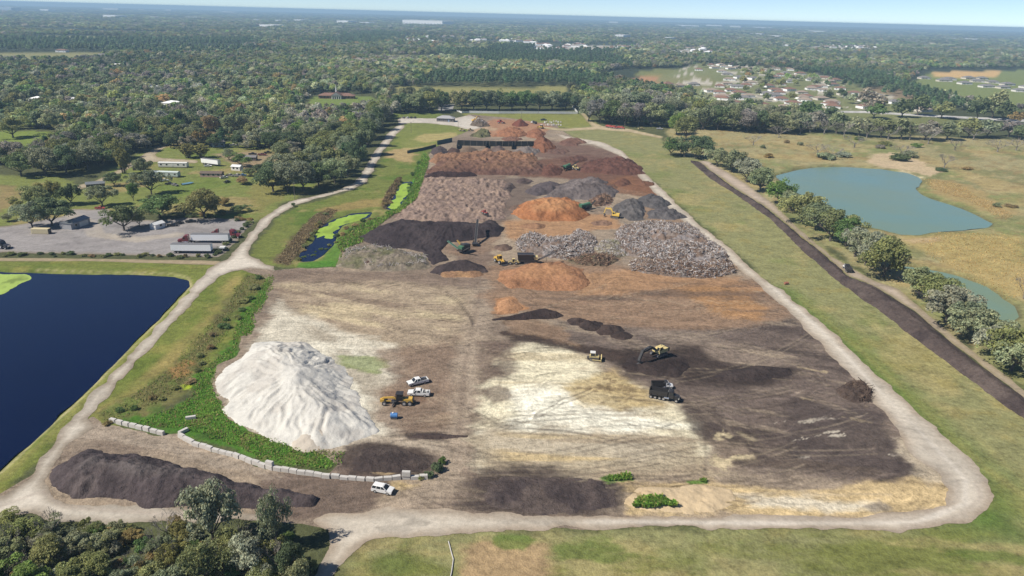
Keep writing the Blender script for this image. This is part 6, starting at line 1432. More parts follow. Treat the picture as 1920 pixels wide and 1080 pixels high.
def leaf_mesh(name, lobes, per, size, seed, tonevar=0.28, flat=0.0):
    """leaf-clump faces scattered over the lobes' shells; lobes: (x,y,z,r,tone)"""
    rg = np.random.default_rng(seed)
    L = np.array(lobes)
    n = len(L) * per
    li = np.repeat(np.arange(len(L)), per)
    d = rg.normal(size=(n, 3)); d /= np.linalg.norm(d, axis=1)[:, None]
    d[:, 2] = np.where(d[:, 2] < -0.35, -d[:, 2], d[:, 2])
    rad = L[li, 3] * (0.55 + 0.5 * rg.random(n) ** 0.6)
    c = L[li, :3] + d * rad[:, None] * np.array([1, 1, 0.8])
    nrm = d + rg.normal(size=(n, 3)) * 0.55; nrm[:, 2] += 0.25
    nrm /= np.linalg.norm(nrm, axis=1)[:, None]
    u = np.cross(nrm, rg.normal(size=(n, 3))); u /= np.linalg.norm(u, axis=1)[:, None]
    v = np.cross(nrm, u)
    s = size * (0.6 + 0.8 * rg.random(n))[:, None]
    s2 = s * (0.5 + 0.5 * rg.random(n))[:, None]
    bend = nrm * s * 0.25
    V = np.stack([c - u * s - bend, c - v * s2 * 0.8 + bend * 0.4, c + u * s - bend, c + v * s2 + bend * 0.4], 1).reshape(-1, 3)
    F = np.arange(n * 4).reshape(n, 4)
    tone = L[li, 4] * (1 + tonevar * (rg.random(n) - 0.5) * 2)
    hue = 1 + 0.14 * (rg.random(n) - 0.5)
    T = np.stack([tone * hue, tone, tone / hue], 1)
    me = bpy.data.meshes.new(name)
    me.from_pydata(V.tolist(), [], F.tolist())
    a = me.attributes.new('tone', 'FLOAT_COLOR', 'FACE')
    a.data.foreach_set('color', np.concatenate([T, np.ones((n, 1))], 1).astype(np.float32).ravel())
    me.materials.append(M_LEAF)
    return me
def tube(V, F, p0, p1, r0, r1, n=5):
    p0 = np.array(p0, float); p1 = np.array(p1, float); d = p1 - p0; d /= max(np.linalg.norm(d), 1e-6)
    a = np.cross(d, [0.3, 0.9, 0.1]); a /= np.linalg.norm(a); b = np.cross(d, a)
    k = len(V)
    for q, r in ((p0, r0), (p1, r1)):
        for i in range(n):
            t = 2 * math.pi * i / n
            V.append((q + (a * math.cos(t) + b * math.sin(t)) * r).tolist())
    for i in range(n):
        F.append([k + i, k + (i + 1) % n, k + n + (i + 1) % n, k + n + i])
def branches(seed, h0, top, spread, trunk_r, n_limb=6, depth=1, lean=0.05):
    rg = random.Random(seed); V = []; F = []
    p = (rg.uniform(-lean, lean) * 4, rg.uniform(-lean, lean) * 4, h0)
    tube(V, F, (0, 0, -0.4), p, trunk_r, trunk_r * 0.72, 7)
    tips = []
    def limb(p, d, L, r, lv):
        q = tuple(p[i] + d[i] * L for i in range(3))
        tube(V, F, p, q, r, r * 0.55, 5 if lv else 4)
        tips.append(q)
        if lv > 0:
            for k in range(rg.choice((2, 3))):
                e = [d[i] + rg.uniform(-0.75, 0.75) for i in range(3)]; e[2] += 0.25
                l = math.sqrt(sum(x * x for x in e)); limb(q, [x / l for x in e], L * rg.uniform(0.5, 0.75), r * 0.5, lv - 1)
    for k in range(n_limb):
        a = 2 * math.pi * (k + rg.uniform(-0.3, 0.3)) / n_limb
        e = [math.cos(a) * spread, math.sin(a) * spread, rg.uniform(0.55, 1.2)]
        l = math.sqrt(sum(x * x for x in e)); limb(p, [x / l for x in e], (top - h0) * rg.uniform(0.45, 0.7), trunk_r * 0.5, depth)
    return V, F, tips
def simple_mesh(name, V, F, mat):
    me = bpy.data.meshes.new(name); me.from_pydata(V, [], F); me.materials.append(mat); return me

def oak_lobes(seed, n, rx=5.0, rz=4.4, zc=5.2, lr=(1.15, 1.9), low=-0.7, skew=0.25):
    rg = np.random.default_rng(seed); out = []
    ph = rg.random(3) * 6.28
    while len(out) < n:
        d = rg.normal(size=3); d /= np.linalg.norm(d)
        if d[2] < low: continue
        az = math.atan2(d[1], d[0])
        k = 1 + skew * math.sin(az * 2 + ph[0]) + skew * 0.6 * math.sin(az * 3 + ph[1])
        q = rg.uniform(0.55, 0.86) if rg.random() < 0.8 else rg.uniform(0.15, 0.5)
        out.append((d[0] * rx * q * k, d[1] * rx * q * k, zc + d[2] * rz * q * (1 + 0.2 * math.sin(az + ph[2])), rg.uniform(*lr), rg.uniform(0.78, 1.22)))
    return out
def pine_lobes(seed, n, h=14.0):
    rg = np.random.default_rng(seed); out = []
    for i in range(n):
        t = rg.random() ** 0.8
        z = h * (0.42 + 0.56 * t); r = 2.6 * (1.08 - t) ** 0.8 * rg.uniform(0.4, 1.0); a = rg.random() * 6.28
        out.append((math.cos(a) * r, math.sin(a) * r, z, rg.uniform(0.5, 1.0), rg.uniform(0.8, 1.2)))
    return out
def shrub_lobes(seed, n, rx=2.2, h=2.6):
    rg = np.random.default_rng(seed); out = []
    for i in range(n):
        a = rg.random() * 6.28; r = rx * math.sqrt(rg.random()) * 0.8
        out.append((math.cos(a) * r, math.sin(a) * r, h * rg.uniform(0.15, 0.75) * (1 - 0.35 * (r / rx) ** 2), rg.uniform(0.5, 0.95), rg.uniform(0.78, 1.22)))
    return out
def twig_mesh(seed, h=9.0, spread=0.9, depth=4, n_limb=6, tr=0.22):
    rg = random.Random(seed); V = []; F = []
    def limb(p, d, L, r, lv):
        q = tuple(p[i] + d[i] * L for i in range(3))
        tube(V, F, p, q, r, r * 0.6, 3)
        if lv > 0:
            for k in range(3 if lv > 1 else 4):
                e = [d[i] + rg.uniform(-0.7, 0.7) for i in range(3)]; e[2] += 0.18
                l = math.sqrt(sum(x * x for x in e)); limb(q, [x / l for x in e], L * rg.uniform(0.55, 0.8), max(r * 0.6, 0.035), lv - 1)
    for k in range(n_limb):
        a = 2 * math.pi * (k + rg.uniform(-0.3, 0.3)) / n_limb
        e = [math.cos(a) * spread, math.sin(a) * spread, rg.uniform(0.6, 1.3)]
        l = math.sqrt(sum(x * x for x in e)); limb((0, 0, h * rg.uniform(0.12, 0.3)), [x / l for x in e], h * 0.27, tr * 0.55, depth - 1)
    return V, F

# prototypes: (crown mesh, trunk mesh, nominal height, nominal width)
PROTO = {}
OSH = [(5.0, 4.4, 5.2, 62, 120, 0.30), (5.2, 3.6, 5.6, 54, 120, 0.42), (4.4, 4.9, 5.0, 58, 95, 0.34), (5.1, 4.1, 5.2, 44, 110, 0.5), (4.7, 4.6, 4.9, 60, 55, 0.45), (5.3, 3.9, 5.3, 36, 130, 0.6)]
for i in range(6):
    V, F, tips = branches(11 + i, 1.5, 7.5, 0.95, 0.34, 6, 2)
    PROTO['oak%d' % i] = (leaf_mesh('oak_crown', oak_lobes(20 + i, OSH[i][3], OSH[i][0], OSH[i][1], OSH[i][2], (0.9, 1.9), -0.6 - 0.15 * (i % 2), OSH[i][5]), OSH[i][4], 0.27, 30 + i), simple_mesh('oak_trunk', V, F, M_BARK), 9.6, 10.5)
for i in range(3):
    V, F, tips = branches(51 + i, 1.6, 7.5, 0.9, 0.36, 4, 0)
    PROTO['far_oak%d' % i] = (leaf_mesh('oak_crown', oak_lobes(60 + i, 32, lr=(1.3, 2.1)), 32, 0.62, 70 + i), simple_mesh('oak_trunk', V, F, M_BARK), 9.6, 10.5)
for i in range(2):
    V = []; F = []
    tube(V, F, (0, 0, -0.4), (0.1, 0.05, 13.2), 0.24, 0.06, 6)
    rg = random.Random(5 + i)
    for k in range(14):
        z = rg.uniform(5.5, 12); a = rg.uniform(0, 6.28); L = (14.2 - z) * 0.28
        tube(V, F, (0.05, 0.03, z), (math.cos(a) * L, math.sin(a) * L, z + 0.3), 0.06, 0.02, 3)
    PROTO['pine%d' % i] = (leaf_mesh('pine_crown', pine_lobes(80 + i, 46), 30, 0.5, 85 + i), simple_mesh('pine_trunk', V, F, M_BARK), 14.4, 5.6)
for i in range(3):
    V, F, tips = branches(91 + i, 0.5, 2.2, 1.0, 0.08, 6, 1)
    PROTO['shrub%d' % i] = (leaf_mesh('shrub_foliage', shrub_lobes(95 + i, 26), 60, 0.2, 99 + i), simple_mesh('shrub_stems', V, F, M_BARK), 2.9, 5.0)
for i in range(2):
    V, F = twig_mesh(110 + i)
    V2 = []; F2 = []
    tube(V2, F2, (0, 0, -0.4), (0.1, 0, 2.9), 0.26, 0.16, 6)
    PROTO['bare%d' % i] = (simple_mesh('bare_branches', V, F, M_BARKPALE), simple_mesh('bare_trunk', V2, F2, M_BARKPALE), 9.6, 9.0)
for i in range(1):   # bamboo-like clump: many upright stems flaring out
    rg = random.Random(3); V = []; F = []; lb = []
    for k in range(46):
        a = rg.uniform(0, 6.28); r0 = rg.uniform(0, 1.0); r1 = r0 + rg.uniform(0.6, 3.2); h = rg.uniform(5.5, 8.5) - 0.5 * r1
        p0 = (math.cos(a) * r0, math.sin(a) * r0, -0.2); pm = (math.cos(a) * (r0 + (r1 - r0) * 0.35), math.sin(a) * (r0 + (r1 - r0) * 0.35), h * 0.6); p1 = (math.cos(a) * r1, math.sin(a) * r1, h)
        tube(V, F, p0, pm, 0.05, 0.04, 3); tube(V, F, pm, p1, 0.04, 0.02, 3)
        for q in (0.45, 0.7, 0.95):
            b0, b1, t = (p0, pm, q / 0.6) if q < 0.6 else (pm, p1, (q - 0.6) / 0.4)
            lb.append((b0[0] + (b1[0] - b0[0]) * t, b0[1] + (b1[1] - b0[1]) * t, b0[2] + (b1[2] - b0[2]) * t, 0.65, rg.uniform(0.8, 1.2)))
    PROTO['bamboo0'] = (leaf_mesh('bamboo_leaves', lb, 26, 0.26, 7), simple_mesh('bamboo_stems', V, F, M_BARK), 8.4, 8.0)

LEAFC = {  # albedo of the kinds of foliage in view
    'grey': (0.308, 0.337, 0.192), 'olive': (0.293, 0.313, 0.123), 'dark': (0.161, 0.210, 0.095), 'green': (0.165, 0.25, 0.082), 'bright': (0.235, 0.335, 0.095),
    'yellow': (0.300, 0.290, 0.110), 'brown': (0.393, 0.301, 0.139), 'silver': (0.393, 0.409, 0.274), 'pine': (0.125, 0.222, 0.099), 'purple': (0.353, 0.328, 0.270)}
NAMEK = {'oak': ('oak_tree', 'tree'), 'far': ('oak_tree', 'tree'), 'pin': ('pine_tree', 'tree'), 'shr': ('shrub', 'shrub'), 'bar': ('bare_tree', 'tree'), 'bam': ('bamboo_clump', 'bamboo')}
TREE_N = [0]
def tree(kind, x, y, h, w, col, label, group, rnd=None):
    rg = rnd or random
    if kind in ('oak0', 'oak3') and rg.random() < 0.5: kind = rg.choice(['oak4', 'oak5'])
    crown, trunk, ph, pw = PROTO[kind]
    nm, cat = NAMEK[kind[:3]]
    e = bpy.data.objects.new(nm, None); COL.objects.link(e)
    e.empty_display_size = 0.5
    e.location = (x, y, float(terrain(np.array([x]), np.array([y]))[0]))
    e.rotation_euler = (0, 0, rg.uniform(0, 6.28))
    s = w / pw
    e.scale = (s * rg.uniform(0.93, 1.07), s * rg.uniform(0.93, 1.07), h / ph)
    c = bpy.data.objects.new('branches' if kind.startswith('bar') else ('foliage' if kind[:3] in ('shr', 'bam') else 'crown'), crown); COL.objects.link(c); c.parent = e
    b = LEAFC[col]
    j = [rg.uniform(0.86, 1.14) for _ in range(3)]; g = rg.uniform(0.85, 1.15)
    c.color = (b[0] * g * (0.5 + 0.5 * j[0]), b[1] * g, b[2] * g * j[2], 1)
    t = bpy.data.objects.new('stems' if kind[:3] in ('shr', 'bam') else 'trunk', trunk); COL.objects.link(t); t.parent = e
    tag(e, label, cat, group)
    TREE_N[0] += 1
    return e, c
def tree_px(kind, px, py, hpx, wpx, col, label, group, seed=0):
    """a tree whose foot is at that pixel, sized by how many pixels tall and wide it shows"""
    x, y = at(px, py); m = mpp(px, py)
    dep = math.atan2(CAM_H, math.hypot(x, y))
    h = hpx * m / max(math.cos(dep), 0.5); w = wpx * m
    return tree(kind, x, y, h, w, col, label, group, random.Random(px * 31 + py * 17 + seed))

# --- trees placed one by one: (kind, foot x, foot y, height px, width px, colour)
def ordinal(n):
    return ['first', 'second', 'third', 'fourth', 'fifth', 'sixth', 'seventh', 'eighth', 'ninth', 'tenth', 'eleventh', 'twelfth', '13th', '14th', '15th', '16th', '17th', '18th', '19th', '20th', '21st', '22nd', '23rd', '24th', '25th', '26th', '27th'][n]
def place(rows, label, group):
    """label may hold {} for the colour word"""
    for i, (k, x, y, h, w, c) in enumerate(rows):
        tree_px(k, x, y, h, w, c, label.format(WORD[c], n=ordinal(i) if i < 27 else ''), group + ', ' + WORD[c] if '{}' in label else group, i)
WORD = {'grey': 'grey-green', 'olive': 'olive', 'dark': 'dark green', 'green': 'fresh green', 'bright': 'bright green', 'yellow': 'yellowish', 'brown': 'brownish', 'silver': 'silvery grey', 'pine': 'deep green', 'purple': 'purplish grey'}
# the row between the pond pasture and the black soil berm
place([('oak0',1258,292,34,44,'green'), ('oak1',1283,294,30,34,'dark'), ('oak2',1312,296,42,52,'dark'), ('oak3',1345,312,36,44,'grey'), ('oak0',1372,322,42,52,'grey'), ('oak1',1400,342,46,58,'silver'),
       ('oak2',1425,358,44,56,'grey'), ('oak0',1458,382,46,60,'bright'), ('oak3',1478,396,40,48,'grey'), ('oak1',1502,420,60,70,'olive'), ('oak2',1528,432,52,60,'grey'), ('oak0',1556,452,64,76,'olive'), ('oak3',1585,462,58,66,'green'),
       ('oak1',1602,482,56,62,'silver'), ('oak2',1622,498,66,76,'grey'), ('oak0',1656,520,78,92,'olive'), ('oak3',1640,508,70,74,'silver'), ('oak1',1722,556,56,70,'grey'), ('oak2',1752,580,66,80,'olive'), ('oak0',1772,604,72,88,'silver'),
       ('oak1',1812,624,60,72,'grey'), ('oak3',1832,648,76,92,'grey'), ('oak2',1868,672,62,80,'silver'), ('oak0',1895,694,84,104,'olive'), ('oak1',1925,712,80,96,'grey'), ('oak2',1965,742,86,100,'olive')],
      '{0} bushy tree, {n} along the sandy track counted from the grove', 'trees along the sandy track')
# clump beside the bend of the white road
place([('oak0',512,359,56,62,'dark'), ('oak1',540,361,58,60,'grey'), ('oak2',569,357,56,62,'grey'), ('oak3',598,351,50,58,'dark'), ('oak0',628,343,48,56,'grey'), ('oak1',652,331,40,48,'grey'),
       ('oak2',532,341,54,58,'grey'), ('oak3',562,337,56,58,'olive'), ('oak0',592,333,48,52,'grey'), ('oak1',620,323,46,50,'olive'), ('oak2',498,346,42,44,'dark')],
      '{} rounded tree in the dense clump at the bend of the white road', 'clump of trees at the road bend')
# row along the white road, shading it
place([('oak3',668,312,54,42,'dark'), ('oak0',650,300,46,40,'grey'), ('oak1',678,292,52,44,'grey'), ('oak2',690,274,48,42,'dark'), ('oak0',698,258,48,40,'grey'), ('oak3',708,244,46,38,'dark'), ('oak1',716,234,42,36,'grey'), ('oak2',704,228,40,38,'olive'), ('oak0',683,262,42,40,'olive')],
      '{} tree casting shade across the narrow white road', 'trees shading the white road')
# trees of the small holding, each with its own look
for row in [
    ('oak1',192,386,40,46,'grey','neat grey-green tree standing alone on the lawn above the gravel lot'),
    ('oak2',250,376,34,24,'bright','small bright green sapling on the lawn beside a bare sandy patch'),
    ('oak0',284,364,48,54,'grey','broad grey tree in front of the pale green mobile home'),
    ('oak3',233,432,50,66,'dark','dark spreading oak standing in the gravel lot with its shadow beneath'),
    ('oak2',262,424,30,26,'olive','small olive tree beside the dark spreading oak in the gravel lot'),
    ('oak1',300,408,42,72,'green','deep green broad tree behind the white shed at the gravel lot'),
    ('oak0',383,408,54,76,'yellow','bronze and olive bushy tree on the verge of the gravel lot'),
    ('oak3',62,428,52,56,'grey','grey-green oak overhanging the cream container'),
    ('oak1',98,424,54,70,'dark','dark grey-green oak beside the grey shed roof'),
    ('oak2',70,392,44,58,'olive','olive oak behind the cream container trees'),
    ('oak0',98,384,46,42,'yellow','golden brown tree in the clump by the gravel lot'),
    ('oak1',134,384,40,40,'dark','dark tree with a bare trunk beside the golden brown tree'),
    ('bamboo0',234,326,50,32,'yellow','tall yellow-green bamboo clump beside the farm lane'),
    ('bamboo0',354,296,28,40,'yellow','yellow-green bamboo thicket facing the white semi trailer'),
    ('bamboo0',378,296,28,36,'yellow','second yellow-green bamboo thicket touching its twin near the blue house'),
    ('oak2',320,278,26,24,'dark','small dark round tree at the end of the farm lane'),
    ('oak0',452,312,26,40,'bright','bright green vine covered mound beside the white semi trailer'),
    ('oak3',25,258,40,52,'olive','olive field oak on the lawn with a dark shadow'),
    ('oak1',103,248,36,28,'grey','slim grey-green tree on the lawn by the brown roofed house'),
    ('oak2',530,300,34,40,'grey','grey tree above the junk vehicles'),
    ('oak0',600,296,40,48,'olive','olive tree among junk behind the road bend clump'),
    ('oak1',40,330,44,60,'dark','dark oak at the wood edge by the lawn fence'),
    ('oak2',85,330,54,64,'grey','tall grey-green oak at the wood edge beside the lane'),
    ('oak3',125,326,56,60,'dark','tall dark oak at the wood edge beside the lane'),
    ('oak0',165,318,54,56,'grey','grey-green oak of the wood edge where the lane bends'),
    ('oak1',200,300,50,50,'dark','shadowy oak overhanging the lane'),
    ('oak1',550,388,8,9,'dark','tiny round tree on the grass inside the road bend')]:
    tree_px(row[0], row[1], row[2], row[3], row[4], row[5], row[6], 'trees of the small holding')
HT = [('oak1',455,272,30,34,'grey'), ('oak2',472,262,32,32,'olive'), ('oak3',500,270,34,40,'grey'), ('oak4',520,280,36,36,'dark'), ('oak5',545,276,36,44,'grey'), ('oak0',575,282,40,46,'grey'), ('oak2',615,285,42,46,'olive'), ('oak1',640,290,44,44,'grey'), ('oak3',560,262,36,42,'bright'), ('oak4',590,262,36,42,'grey'), ('oak5',625,266,38,44,'dark'), ('oak0',650,272,40,44,'olive'), ('oak1',425,262,26,26,'grey'), ('oak2',372,262,36,28,'olive'), ('oak3',350,270,40,36,'grey'), ('oak4',322,262,46,42,'green'), ('oak5',340,250,44,40,'dark'), ('oak2',395,252,36,34,'brown'), ('oak1',440,250,38,36,'grey'), ('oak0',480,248,36,40,'grey'), ('oak4',640,312,24,30,'bright'), ('oak5',590,312,18,28,'bright'), ('oak1',270,330,34,34,'grey'), ('oak2',255,345,20,24,'olive'), ('oak3',215,350,28,34,'dark'), ('oak4',430,300,22,30,'grey'), ('oak5',470,330,16,26,'olive'), ('oak0',455,345,14,26,'brown'), ('oak1',500,345,22,30,'grey'), ('oak2',420,385,14,30,'brown'), ('oak3',450,398,14,34,'dark'), ('oak4',345,402,20,34,'dark'), ('oak2',300,262,44,44,'grey'), ('oak3',275,262,46,44,'olive'), ('oak4',245,268,46,46,'green'), ('oak1',215,282,44,44,'grey'), ('oak5',30,390,20,30,'olive'), ('oak0',15,415,16,24,'grey')]
place(HT, '{} tree among the clearings of the small holding', 'trees among the holding clearings')
# line of oaks behind the white fence
place([('oak0',758,210,36,44,'dark'), ('oak1',782,211,40,46,'grey'), ('oak2',806,211,40,44,'olive'), ('oak3',828,208,38,44,'dark'), ('oak1',770,196,34,44,'grey'), ('oak2',800,196,34,44,'grey'), ('oak0',866,207,38,44,'olive'), ('oak1',888,207,38,42,'dark'), ('oak2',912,207,38,42,'grey'), ('oak3',936,207,38,42,'dark'),
       ('oak0',960,206,36,40,'green'), ('oak1',987,207,38,44,'green'), ('oak2',1012,206,36,42,'grey'), ('oak3',1035,206,36,42,'grey'), ('oak0',1060,205,34,40,'dark'), ('oak1',1078,203,30,34,'grey')],
      '{} oak in the line behind the white fence', 'oaks behind the white fence')
# grove right of the fence
place([('oak0',1103,228,44,44,'grey'), ('oak1',1125,232,46,46,'purple'), ('oak2',1148,234,46,46,'dark'), ('oak3',1172,236,48,48,'grey'), ('oak0',1196,237,46,48,'purple'), ('oak1',1220,238,46,46,'grey'), ('oak2',1244,238,44,46,'dark'), ('oak3',1115,216,40,44,'grey'), ('oak0',1140,214,40,46,'silver'), ('oak1',1168,214,42,46,'silver'), ('oak2',1200,216,42,46,'grey'),
       ('oak3',1232,218,42,46,'purple'), ('oak0',1262,222,40,46,'grey'), ('oak1',1318,243,44,48,'grey'), ('oak2',1345,244,46,48,'dark'), ('oak3',1372,246,46,50,'grey'), ('oak0',1400,247,44,48,'purple'), ('oak1',1425,248,42,46,'dark'), ('oak2',1450,250,40,46,'grey'), ('oak3',1476,250,38,46,'grey'), ('oak0',1310,222,36,44,'olive'), ('oak2',1345,224,36,46,'grey'), ('oak1',1385,226,36,44,'grey'), ('oak0',1420,228,34,44,'silver'), ('oak3',1462,230,34,44,'grey')],
      '{} tree in the shadowy grove between the yard and the houses', 'grove between yard and houses')
for row in [('oak0',1268,252,42,40,'bright','bright yellow-green tree at the grove edge by the red trucks'), ('oak2',1286,262,44,52,'olive','big mossy olive tree standing out before the grove'), ('oak1',1478,188,1,1,'grey','')][:2]:
    tree_px(row[0], row[1], row[2], row[3], row[4], row[5], row[6], 'trees at the grove edge')
# bare and grey trees of the pasture
place([('bare0',1412,272,22,34,'grey'), ('bare1',1500,252,32,44,'grey'), ('bare0',1545,252,34,48,'grey'), ('bare1',1582,256,34,40,'grey'), ('bare0',1625,258,34,50,'grey'), ('bare1',1665,262,34,50,'grey'), ('bare0',1705,262,36,52,'grey'), ('bare1',1740,270,36,44,'grey'), ('bare0',1532,290,26,46,'grey'), ('bare1',1560,296,24,48,'grey'),
       ('bare0',1770,316,36,36,'grey'), ('bare1',1825,262,30,50,'grey'), ('bare0',1870,285,28,46,'grey'), ('bare1',1905,282,28,44,'grey'), ('bare0',1460,258,26,40,'grey'), ('bare1',1602,276,26,50,'grey'), ('bare0',1690,292,26,46,'grey'), ('bare1',1790,282,24,40,'grey'), ('bare0',1918,560,60,40,'grey')],
      'pale leafless tree standing on the dry pasture', 'leafless trees on the pasture')
place([('far_oak0',1500,246,34,46,'grey'), ('far_oak1',1530,246,36,48,'purple'), ('far_oak2',1568,250,36,46,'grey'), ('far_oak0',1610,254,34,46,'silver'), ('far_oak1',1650,258,34,48,'olive'), ('far_oak2',1690,260,34,50,'grey'), ('far_oak0',1735,262,34,48,'purple'), ('far_oak1',1775,262,34,46,'grey'), ('far_oak2',1815,258,32,44,'olive'), ('far_oak0',1850,258,32,46,'grey'), ('far_oak1',1890,256,30,44,'purple'),
       ('far_oak0',1520,226,34,48,'green'), ('far_oak1',1555,222,22,26,'dark'), ('far_oak2',1628,208,36,50,'purple'), ('far_oak0',1638,222,26,44,'green'), ('far_oak1',1690,220,34,44,'dark'), ('far_oak2',1720,216,34,40,'dark'), ('far_oak0',1765,222,30,40,'olive'), ('far_oak1',1830,226,44,40,'dark'), ('far_oak2',1860,222,46,46,'grey'), ('far_oak0',1905,232,22,24,'brown'), ('far_oak1',1880,226,36,40,'dark'), ('far_oak2',1910,262,26,36,'dark')],
      '{} tree in the belt between the pasture and the white road', 'belt between pasture and houses')
place([('shrub0',1500,272,8,14,'grey'), ('shrub1',1475,268,7,12,'brown'), ('shrub2',1430,278,8,12,'grey'), ('shrub0',1650,278,9,20,'purple'), ('shrub1',1690,300,14,44,'dark'), ('shrub2',1705,294,14,40,'grey'), ('shrub0',1765,320,8,26,'dark'), ('shrub1',1815,318,6,24,'brown'), ('shrub2',1545,298,14,44,'grey'), ('shrub0',1580,294,12,36,'silver'), ('shrub1',1440,295,10,20,'brown'), ('shrub2',1870,388,10,20,'grey'), ('shrub0',1895,388,7,26,'brown'),
       ('shrub1',1610,262,8,20,'green'), ('shrub2',1720,276,9,28,'green'), ('shrub0',1660,272,9,30,'olive'), ('shrub1',1330,268,8,14,'olive')],
      '{} low shrub on the dry pasture', 'shrubs on the pasture')
# thicket at the lower edge, in front of the dark heap
rg = random.Random(99)
place([('oak2',400,1020,112,96,'silver'), ('oak4',516,1030,106,58,'grey'), ('oak5',468,1080,66,84,'silver'), ('oak2',545,1092,66,60,'dark'), ('oak3',385,1090,70,84,'olive'), ('oak4',432,1050,52,60,'olive')],
      '{} tall mossy tree of the thicket below the dark soil heap', 'tall trees of the thicket')
TH = [('oak0',40,1010,50,80,'olive'), ('oak1',10,1050,60,90,'dark'), ('oak2',95,1060,70,90,'olive'), ('oak3',150,1040,60,80,'grey'), ('oak0',60,1110,80,100,'bright'), ('oak1',140,1110,70,90,'olive'), ('oak2',185,1080,60,76,'olive'), ('oak3',230,1120,70,90,'dark'), ('oak0',285,1112,66,84,'olive'), ('oak1',330,1070,66,70,'yellow'), ('oak2',320,1120,70,90,'grey'),
      ('oak3',20,985,34,60,'olive'), ('oak0',100,1008,44,60,'dark'), ('oak1',205,1020,34,50,'grey'), ('oak2',175,1000,26,46,'olive'), ('oak3',340,1010,44,54,'yellow'), ('oak0',300,1036,40,50,'dark'), ('oak1',250,1012,26,40,'brown'), ('oak2',560,1120,80,70,'grey'), ('oak3',500,1130,80,80,'olive'), ('oak0',-40,1020,60,90,'olive'), ('oak2',-30,1090,70,90,'dark')]
TH = [(k, x, y, h * 0.72, w * 0.8, {'dark': 'grey'}.get(c, c)) for k, x, y, h, w, c in TH]
place(TH, '{} bushy tree in the thicket along the lower dirt road', 'thicket along the dirt road')
SHR = []
for k in range(120):
    x = rg.uniform(-20, 575); y = rg.uniform(985 if x < 360 else 1010, 1085)
    if 225 < x < 262 and 1020 < y < 1055: continue
    SHR.append((rg.choice(['shrub0', 'shrub1', 'shrub2']), int(x), int(y), rg.uniform(14, 26), rg.uniform(26, 48), rg.choice(['olive', 'grey', 'grey', 'olive', 'silver', 'brown', 'green'])))
BT = [('bare0' if k % 2 else 'bare1', int(rg.uniform(0, 560)), int(rg.uniform(1000, 1085)), rg.uniform(40, 70), rg.uniform(34, 56), 'grey') for k in range(14)]
place(BT, 'pale leafless tree poking out of the thicket scrub', 'leafless trees of the thicket')
place(SHR, '{} shrub in the thicket along the lower dirt road', 'shrubs of the thicket')
# bushes on banks and verges
BNK = []
for (x0, y0, x1, y1, n, cs) in ((440, 412, 476, 414, 6, ['dark', 'brown']), (400, 484, 470, 418, 16, ['dark', 'olive']), (0, 479, 400, 483, 24, ['dark', 'olive', 'brown']), (560, 470, 620, 395, 9, ['brown', 'olive']), (722, 390, 752, 336, 6, ['brown']), (560, 488, 632, 452, 9, ['green', 'olive']), (430, 400, 345, 410, 8, ['dark', 'brown']), (630, 445, 700, 408, 8, ['brown', 'green']), (755, 392, 790, 300, 10, ['green', 'bright'])):
    for k in range(n):
        t = (k + rg.random() * 0.8) / n
        BNK.append((rg.choice(['shrub0', 'shrub1', 'shrub2']), int(x0 + (x1 - x0) * t + rg.uniform(-4, 4)), int(y0 + (y1 - y0) * t + rg.uniform(-3, 3)), rg.uniform(4, 9), rg.uniform(9, 18), rg.choice(cs)))
place(BNK, '{} low bush growing along a bank, ditch or verge', 'bushes on banks and verges')
BN2 = []
for k in range(20):
    t = k / 19
    x = np.interp(t, [0, 0.3, 0.7, 1], [495, 430, 350, 200]) + rg.uniform(-10, 10); y = np.interp(t, [0, 0.3, 0.7, 1], [530, 600, 725, 790]) + rg.uniform(-8, 8)
    BN2.append((rg.choice(['shrub0', 'shrub1', 'shrub2']), int(x), int(y), rg.uniform(6, 11), rg.uniform(14, 28), rg.choice(['brown', 'olive', 'olive', 'green'])))
place(BN2, '{} scrubby bush on the slope between white road and pale sand', 'scrub on the slope by the sand heap')
place([('shrub0',820,882,18,26,'dark'), ('shrub1',805,893,13,22,'dark'), ('shrub2',830,868,14,20,'green'), ('shrub0',790,897,9,18,'olive')], '{} bush at the end of the concrete block row', 'bushes by the concrete blocks')

# --- the woods: scattered over the land outside the clearings
CLEAR = [LOT, pts(640,365, 668,300, 700,255, 728,228, 760,228, 750,260, 720,310, 700,360), pts(-400,500, -300,430, 0,400, 60,330, 300,300, 560,300, 700,330, 560,400, 440,500), YARD, EMB, PAST, pts(-300,300, 0,330, 110,330, 160,355, 230,300, 300,270, 340,280, 430,280, 520,285, 560,300, 600,350, 520,385, 440,410, 300,400, 150,400, 60,420, -200,440), LG, DG,
    pts(735,258, 735,216, 860,200, 1090,200, 1130,230, 1250,240, 1260,300, 740,300),
    pts(730,194, 742,163, 1062,162, 1080,190), pts(556,212, 585,176, 694,176, 712,190, 700,206, 620,216),
    pts(1110,140, 1160,130, 1345,126, 1400,140, 1345,168, 1260,172, 1190,160), pts(1690,160, 1740,130, 1920,128, 2200,150, 2200,225, 1860,206, 1780,186),
    pts(-200,248, 60,243, 122,248, 104,278, 60,292, -200,295), pts(40,75, 80,65, 230,69, 225,75), pts(345,264, 352,249, 470,247, 498,258, 470,272),
    pts(1540,200, 1700,205, 2100,222, 2100,270, 1540,260), pts(-300,300, 0,310, 110,330, 60,440, -300,500), pts(555,290, 640,262, 675,290, 625,306),
    pts(0,1000, 600,960, 700,1300, -200,1300)]
